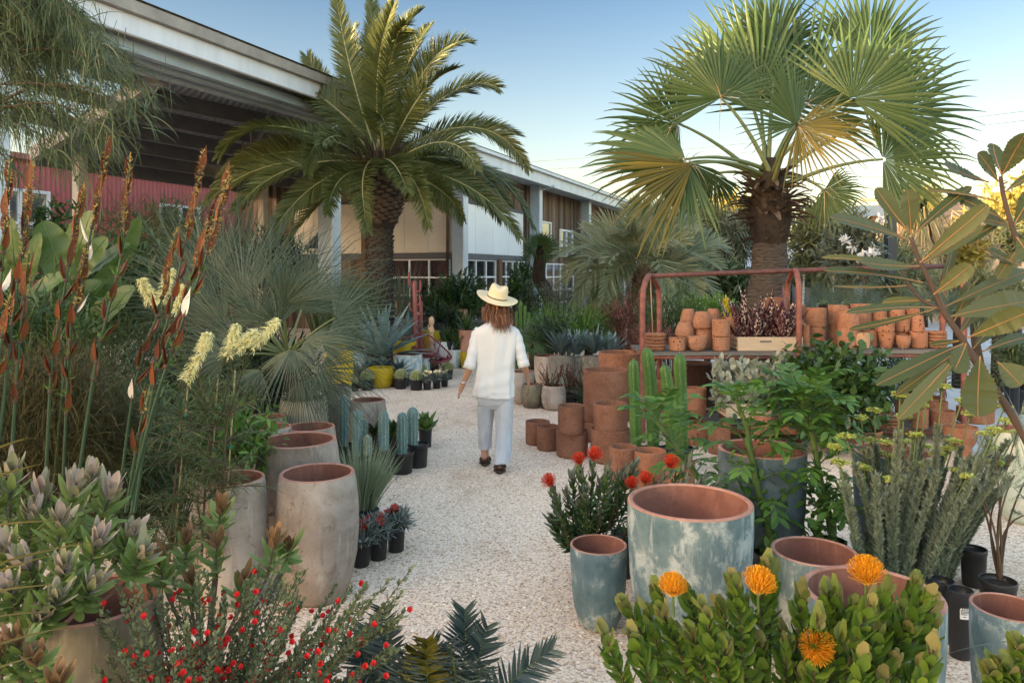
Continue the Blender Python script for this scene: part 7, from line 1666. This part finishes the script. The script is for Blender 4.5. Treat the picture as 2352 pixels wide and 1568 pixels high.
for k, (u, lb) in enumerate(((1672, 'silver leaved plant at the left end of the tray'), (1712, 'silver leaved plant second in the tray'), (1756, 'silver leaved plant third in the tray'), (1800, 'silver leaved plant at the right end of the tray'))):
    c = P(u, 960, 7.5); c[2] = CR2[0][2]+.07; t = thing('silver_leaf_plant', c, lb, 'plant', 'silver leaved plants in the tray'); rs = np.random.RandomState(270+k)
    cl = crown_pts(c+UP*.26, (.15, .15, .24), 30, rs, -1); mb = MB(); leaves(mb, c, cl, 9, .085, .055, rs, (.035,)*3, 0, .5, .7, .5, -.1, 4, [.4, .9, 1, .8, .2], .3); mb.build('foliage', M['silver_leaf'], t); mb = MB(); twigs(mb, c, cl, .005, rs, every=3); mb.build('stems', M['grey_green'], t)
sh('dark glossy leafy shrub under the right rack shelf', 1915, 900, 7.2, 240, 190, 'hedge_leaf', 281, 90, 28, .10, .06, group='leafy shrubs under the rack', fold=.2, dep=.4)
sh('low dark shrub beneath the shelf right of the glossy one', 2080, 860, 8.9, 200, 110, 'dark_green', 282, 46, 30, .18, .014, group='leafy shrubs under the rack', dep=.4, droop=.5)
mb = MB(); c = P(1650, 900, 8.9); mb.tube(smooth_path([P(1700, 800, 8.9)+A(.1, .1, 0), P(1672, 850, 8.8), P(1640, 920, 8.75), P(1630, 980, 8.75)], 16), np.linspace(.22, .16, 16), 14, ell=.4)
tag(mb.build('folded_tarp', M['black_bag'], loc=c*A(1, 1, 0)), 'folded black tarp leaning beneath the crate shelf', 'tarp')

# beds between the path and the shed, right of the person
g_b2 = 'shrubs in the bed between the person and the rack'
sh('mossy grey green tufted shrub behind the blue agaves', 1235, 772, 12.4, 100, 50, 'grey_green', 291, 50, 30, .12, .012, group=g_b2)
sh('red tipped shrub right of the green palm fans', 1440, 745, 12.2, 130, 120, 'red_foliage', 292, 50, 40, .11, .016, group=g_b2, up=.9)
sh('dark narrow leaved shrub behind the left rack arch', 1540, 735, 11.2, 150, 130, 'mid_green', 293, 60, 40, .13, .014, group=g_b2, up=.9)
sh('purplish shrub behind the saucer stack', 1490, 790, 10.6, 150, 80, 'red_foliage', 294, 50, 36, .10, .012, group=g_b2, up=.7)
sh('lime green leafy shrub behind the cup pyramid', 1625, 715, 13.2, 110, 60, 'light_green', 295, 46, 22, .13, .035, group=g_b2, up=.8)
sh('twiggy brown shrub behind the butia palm trunk', 1420, 690, 14.6, 180, 70, 'fine_green', 296, 60, 36, .14, .010, group=g_b2)
sh('dark low shrub between the green palm fans', 1300, 760, 12.0, 160, 80, 'dark_green', 297, 56, 36, .16, .014, group=g_b2, droop=.5)
sh('dark green shrub behind the person\'s right shoulder', 1215, 715, 14.5, 60, 130, 'dark_green', 298, 46, 30, .12, .02, group=g_b2)
for k, (u, vb, vt, w) in enumerate(((1196, 760, 690, 9), (1206, 760, 700, 9), (1187, 760, 712, 8), (1214, 760, 716, 8))):
    c = P(u, vb, 13.6); t = thing('thin_cactus', c*A(1, 1, 0), ['tallest thin cactus behind the sleeve', 'second tallest thin cactus behind the sleeve', 'thin cactus nearest the straw hat brim', 'shortest thin cactus at the right of its group'][k], 'cactus', 'thin cacti behind the sleeve'); cactus_col(t, A(c[0], c[1], 0), P(u, vt, 13.6), w/2*13.6/F, 6, 'cactus_green', 300+k, nsp=2)
rs = np.random.RandomState(311)
for k, (u, v, Lp, lb) in enumerate(((1290, 812, 60, 'blue agave at the left of its row of four'), (1325, 815, 66, 'second blue agave in the row of four'), (1365, 812, 64, 'third blue agave in the row of four'), (1400, 815, 58, 'blue agave at the right of its row of four'))):
    agave(lb+' behind the terracotta stacks', u, v, 10.4+.2*(k % 2), 34, Lp, 9, 312+k, 'agave' if k % 2 else 'agave_dark', 'row of blue agaves behind the stacks', el1=30, droop=.1)
for k, (u, lb) in enumerate(((1262, 'red green bush left in the row of three black pots'), (1305, 'red green bush in the middle of three black pots'), (1345, 'red green bush at the right of three black pots'))):
    t, c, R, dd = potted(lb, u, 905, 44, 'potted_red_bush', 'potted plant', 'red green bushes in black pots', d=9.7); rr = np.random.RandomState(320+k); mb = MB()
    for j in range(24):
        e = c+A(rr.normal(0, .11), rr.normal(0, .1), rr.uniform(.15, .42)); shoot(mb, c, e, rr, 34, .04, .010, (0, 1), .4, 50, 20, 2, .003, .1, None, .2, 2, .2)
    mb.build('leafy_shoots', [M['fine_green'], M['red_foliage'], M['brown_twig']], t)
agavepot('spiky green rosette in a black pot left of the big terracotta stack', 1350, 915, 948, 36, 40, .2, .03, 'mid_green', 331, group=None, name='potted_rosette', cat='potted plant', el1=0)
# green fan palms low in the bed
def fanclump(label, u, v, d, fans, lm, group, seed, R=.75, span=105, join=.35, name='low_fan_palm', trunk=None, n=30, droop=.25):
    c = P(u, v, d); t = thing(name, c*A(1, 1, 0), label, 'palm', group); rs = np.random.RandomState(seed)
    for (du, dv, dd, tu, tv) in fans:
        hp = P(u+du, v+dv, d+dd); tp = P(u+tu, v+tv, d+dd*1.4); mb = MB(); r = np.linalg.norm(tp-hp)
        mb.fan(hp, tp-hp, nrm(A(rs.normal(0, .5), -1, .3+rs.normal(0, .35))), r, n, span, join, 1, rs, droop, .35, .15, .1); mb.tube(bez(c, (c+hp)/2+UP*.05, hp, 6), .011*max(1, d/12), 5, 0, False); mb.build('frond', [M['fan_stalk'], M[lm]], t)
    mb = MB()
    if trunk is None: mb.tube([c*A(1, 1, 0), c], [.09, .06], 8)
    else: mb.tube(smooth_path(trunk, 16), np.linspace(.17, .13, 16), 10)
    mb.build('trunk', M['palm_bark_d'], t); return t
g_f = 'low fan palms in the bed'
fanclump('bright green fan palm clump left in the bed', 1262, 770, 12.6, [(0, -20, 0, 4, -88), (-14, -10, -.2, -62, -50), (16, -10, .2, 60, -62), (-20, 0, -.3, -58, 18), (22, 0, -.2, 66, -8), (0, 6, -.4, 20, 50)], 'bright_palm', g_f, 341)
fanclump('brightest green fan palm clump, right one in the bed', 1352, 785, 12.0, [(0, -26, 0, 0, -104), (-10, -20, -.2, -66, -72), (14, -18, .1, 62, -80), (-20, -2, -.3, -64, 6), (24, -2, -.2, 70, -18), (44, -30, .3, 104, -74)], 'bright_palm', g_f, 342)
fanclump('dark green fan palm clump low between the person and the agaves', 1225, 790, 11.8, [(0, -8, 0, -6, -50), (-10, -4, -.2, -42, -22), (14, -4, .1, 46, -26), (4, 6, -.3, 38, 24), (-8, 6, -.3, -36, 22)], 'mid_green', g_f, 343)
pf = []
rr = np.random.RandomState(345)
for k in range(30):
    a = rr.uniform(-.5, 3.64); r0, r1 = 10, rr.uniform(36, 52); pf.append((math.cos(a)*r0, -math.sin(a)*r0, rr.uniform(-.35, .35), math.cos(a)*r1*1.0, -math.sin(a)*r1*.85-4))
fanclump('small fan palm with a dense round head on a leaning trunk by the shed', 1240, 572, 16.6, pf, 'mid_green', None, 346, name='leaning_fan_palm', trunk=[P(1268, 720, 16.6)*A(1, 1, 0), P(1262, 690, 16.6), P(1238, 640, 16.6), P(1240, 600, 16.6), P(1240, 572, 16.6)], n=18)
# silvery feather palm
BU = 15.0; bu = thing('silver_feather_palm', P(1478, 725, BU)*A(1, 1, 0), 'silvery feather palm with arching fronds before the shed end', 'palm'); rs = np.random.RandomState(351); c = P(1482, 628, BU)
mb = MB(); mb.lathe(bu.location, [(.34, 0), (.34, .5), (.27, 1.2), (.2, c[2]), (.08, c[2]+.2)], 18); palm_scars(mb, A(*bu.location), c, [.34, .3, .2], 90, rs, .16, .5, .3, 0, .5); mb.build('trunk', M['boot_cut'], bu, False)
for k, (cu, cv, tu, tv, dd) in enumerate(((1400, 520, 1285, 585, .2), (1400, 540, 1315, 690, -.6), (1420, 560, 1385, 690, -1.0), (1370, 530, 1345, 630, -.3), (1430, 500, 1350, 530, .5), (1475, 490, 1455, 478, .4), (1500, 490, 1530, 485, .4), (1540, 500, 1600, 520, .5), (1560, 530, 1648, 612, 0), (1550, 560, 1612, 690, -.6), (1530, 560, 1570, 740, -1.0), (1580, 560, 1640, 680, .3), (1440, 540, 1400, 600, -1.2), (1510, 540, 1530, 680, -1.3), (1380, 500, 1300, 640, .4), (1460, 520, 1430, 530, -.3), (1520, 520, 1570, 560, -.6), (1500, 500, 1500, 500, .8), (1600, 530, 1660, 570, .8), (1400, 590, 1350, 720, -.5))):
    pth = bez(c, P(cu, cv, BU+dd*.5), P(tu, tv, BU+dd), 14); frond_mesh(pth, rs, 54, .56, .034, 60, 26, .35, .02, .18, .2, nseg=3, up=A(rs.normal(0, .4), -.7, .6)).build('frond', [M['date_rachis'], M['butia']], bu)
# yellow flowering aloe, yellow shrub spire
al = thing('yellow_flower_spire', P(1665, 760, 12.5)*A(1, 1, 0), 'yellow flowering spire rising behind the rack', 'plant'); mb = MB(); rs = np.random.RandomState(355)
for pts in ([(1662, 760), (1666, 720), (1667, 684)], [(1668, 745), (1676, 730), (1682, 712), (1676, 706), (1670, 712)]):
    p = smooth_path([P(u, v, 12.5) for u, v in pts], 30)[8:]; m_ = 200; q = p[rs.randint(0, len(p), m_)]; mb.blades(q, rs.normal(0, 1, (m_, 3)), .06, .03, .2, 2, [.7, 1, .3], rs.uniform(-1, 1, m_)); mb.tube(smooth_path([P(u, v, 12.5) for u, v in pts], 12), .012, 5)
mb.build('flower_spikes', M['yellow_aloe'], al); mb = MB(); tuft(mb, P(1665, 770, 12.5), 60, .5, .05, rs, .8, .4, .1); mb.build('leaves', M['mid_green'], al)
# blue fan palms behind the right rack shelf
fl = [(-10, -8, 0, -50, -44), (10, -8, .1, 44, -50), (0, -14, 0, 0, -66), (-16, 0, -.2, -54, -6), (16, 0, -.2, 54, -10), (-6, -10, .3, -28, -60), (8, -10, .3, 30, -58)]
for k, (u, v, d, lb) in enumerate(((1890, 700, 10.6, 'silver blue fan palm behind the left of the right shelf'), (2000, 705, 11.0, 'silver blue fan palm behind the middle of the right shelf'), (2105, 705, 10.6, 'silver blue fan palm behind the right of the right shelf'), (2200, 715, 11.4, 'silver blue fan palm beyond the right rack arch'), (1945, 700, 12.2, 'silver blue fan palm farther back near the cart'), (2290, 720, 11.0, 'silver blue fan palm near the right edge'))):
    fanclump(lb, u, v, d, fl, 'blue_palm', 'silver blue fan palms behind the rack', 360+k, n=26, span=95, join=.2)

# ---- background trees
def bgtree(label, u, vt, vb, d, wpx, lm, seed, n=70, nl=40, L=.4, w=.05, group='trees beyond the yard', trunk='brown_twig', tr=.09, size=.2, v0=712, **k):
    """tree at distance d whose crown spans vt..vb and wpx"""
    rs = np.random.RandomState(seed); c = P(u, (vt+vb)/2, d); b = A(c[0], c[1], 0); t = thing('tree', b, label, 'tree', group)
    rad = A(wpx/2*d/F, wpx/2*d/F, (vb-vt)/2*d/F); cl = crown_pts(c, rad, n, rs, -1, .4); mb = MB()
    leaves(mb, c-UP*rad[2]*.3, cl, nl, L, w, rs, rad*size, **k); mb.build('crown', M[lm], t)
    mb = MB(); mb.tube(smooth_path([b, b*.4+c*.6+A(rs.normal(0, .1), 0, 0), c], 10), np.linspace(tr, tr*.5, 10), 8); twigs(mb, c-UP*rad[2]*.8, cl, tr*.35, rs, every=4); mb.build('trunk', M[trunk], t); return t
bgtree('slender feathery tree left of the fan palm trunk', 1590, 478, 610, 23, 110, 'grey_green', 401, 60, 44, .5, .03, tr=.07, droop=.9)
bgtree('slender feathery tree second left of the fan palm trunk', 1640, 490, 606, 22, 90, 'olive_bg', 402, 50, 44, .5, .03, tr=.06, droop=.9)
bgtree('slender feathery tree nearest the fan palm trunk', 1692, 488, 600, 21, 80, 'grey_green', 403, 50, 44, .45, .03, tr=.06, droop=.9)
bgtree('tree with a golden sunlit top behind the slender trees', 1670, 455, 540, 34, 90, 'golden_bg', 404, 60, 30, .5, .12)
bgtree('olive tree behind the silvery feather palm', 1560, 490, 640, 30, 190, 'olive_bg', 405, 80, 40, .55, .10)
bgtree('olive bushy tree right of the fan palm trunk', 1900, 470, 640, 19, 150, 'olive_bg', 406, 90, 44, .4, .05, droop=.6)
bgtree('grey leaved tree with white blossoms behind the serrated shrub', 1950, 505, 650, 16.5, 110, 'grey_green', 407, 70, 40, .2, .05)
bgtree('green bushy tree behind the steel frame', 2000, 560, 690, 21, 190, 'olive_bg', 408, 80, 44, .35, .05)
gt = [(math.cos(a)*14, -math.sin(a)*14, z, math.cos(a)*r, -math.sin(a)*r*.8) for a, r, z in [(rs.uniform(-.9, 4.0), rs.uniform(55, 82), rs.uniform(-.6, .6)) for _ in range(34)]]
fanclump('golden sunlit fan palm in the distance with hanging dry fronds', 2118, 470, 24, gt, 'golden_bg', None, 410, name='golden_fan_palm', trunk=[P(2118, 712, 24)*A(1, 1, 0), P(2118, 600, 24), P(2118, 470, 24)], n=18, droop=.6)
tq = bpy.data.objects['golden_fan_palm']; mb = MB(); c = P(2118, 490, 24); m_ = 700; az = rs.uniform(0, 6.283, m_); z = rs.uniform(-2.2, .2, m_); mb.blades(c+np.stack([.35*np.cos(az), .35*np.sin(az), z], 1), np.stack([np.cos(az)*.6, np.sin(az)*.6, -np.ones(m_)], 1), rs.uniform(.5, .9, m_), .06, .6, 4, [1, .9, .7, .4, .1], rs.uniform(-1, 1, m_)); mb.build('dry_skirt', M['straw'], tq)
bgtree('tan dry looking tree left of the picket fence', 2180, 520, 660, 26, 170, 'straw', 411, 80, 44, .5, .05, droop=.8)
bgtree('yellow green round shrub in front of the brown house', 2215, 555, 615, 25, 80, 'golden_bg', 412, 50, 30, .3, .14, tr=.05)
bgtree('golden green tree at the right edge beyond the fence', 2330, 430, 600, 33, 200, 'golden_bg', 413, 80, 40, .5, .14)
bgtree('dry olive tree before the brown house gable', 2280, 520, 640, 30, 170, 'olive_bg', 414, 70, 40, .5, .08, droop=.6)
bgtree('green shrubs along the yard beyond the cart', 1830, 600, 700, 24, 190, 'olive_bg', 415, 80, 40, .4, .08, group='hedges beyond the cart')
bgtree('green shrubs left of the ringed palm trunk', 1650, 610, 705, 20, 170, 'fine_green', 416, 80, 40, .35, .05, group='hedges beyond the cart')
bgtree('green shrubs beyond the serrated leaf shrub', 2250, 640, 730, 14, 200, 'olive_bg', 417, 80, 44, .3, .03, group='hedges beyond the cart', droop=.6)
bgtree('olive shrubs in front of the picket fence', 2100, 630, 715, 17, 170, 'olive_bg', 418, 70, 40, .3, .05, group='hedges beyond the cart')
wf = thing('white_blossom_sprays', P(1985, 700, 14.5)*A(1, 1, 0), 'white blossoms on thin stems left of the steel frame', 'flowers'); mb = MB(); rs = np.random.RandomState(420)
for (u, v) in ((1998, 582), (1940, 550), (2010, 575), (1978, 592), (2022, 505), (1960, 570)):
    c = P(u, v, 14.5); m_ = 16; mb.blades(np.repeat(c[None], m_, 0)+rs.normal(0, .04, (m_, 3)), rs.normal(0, 1, (m_, 3)), .12, .06, .2, 3, [.5, 1, .8, .1], rs.uniform(-1, 1, m_)); mb.tube(bez(P(1985, 700, 14.5), P(1985, 620, 14.5), c, 8), .01, 5, 1)
mb.build('blossoms', [M['white_petal'], M['brown_twig']], wf)
# potted rows far right
for k, (u, v) in enumerate(((2318, 905), (2345, 915), (2330, 880), (2352, 890), (2312, 780), (2335, 775), (2352, 790))):
    d = 9.6-.3*(k % 3) if v > 860 else 13
    potted(['black pot at the end of the right edge row', 'second black pot in the right edge row', 'black pot behind the right edge row', 'black pot touching the right picture edge', 'far black pot right of the serrated shrub', 'second far black pot right of the serrated shrub', 'third far black pot at the picture edge'][k], u, v-20, 26, 'nursery_pot', 'pot', 'distant black pots at the right edge', d=d)
sh('bushy green plant in the pots at the right edge', 2335, 830, 9.6, 80, 90, 'fine_green', 431, 40, 30, .12, .02, group='plants at the right edge')
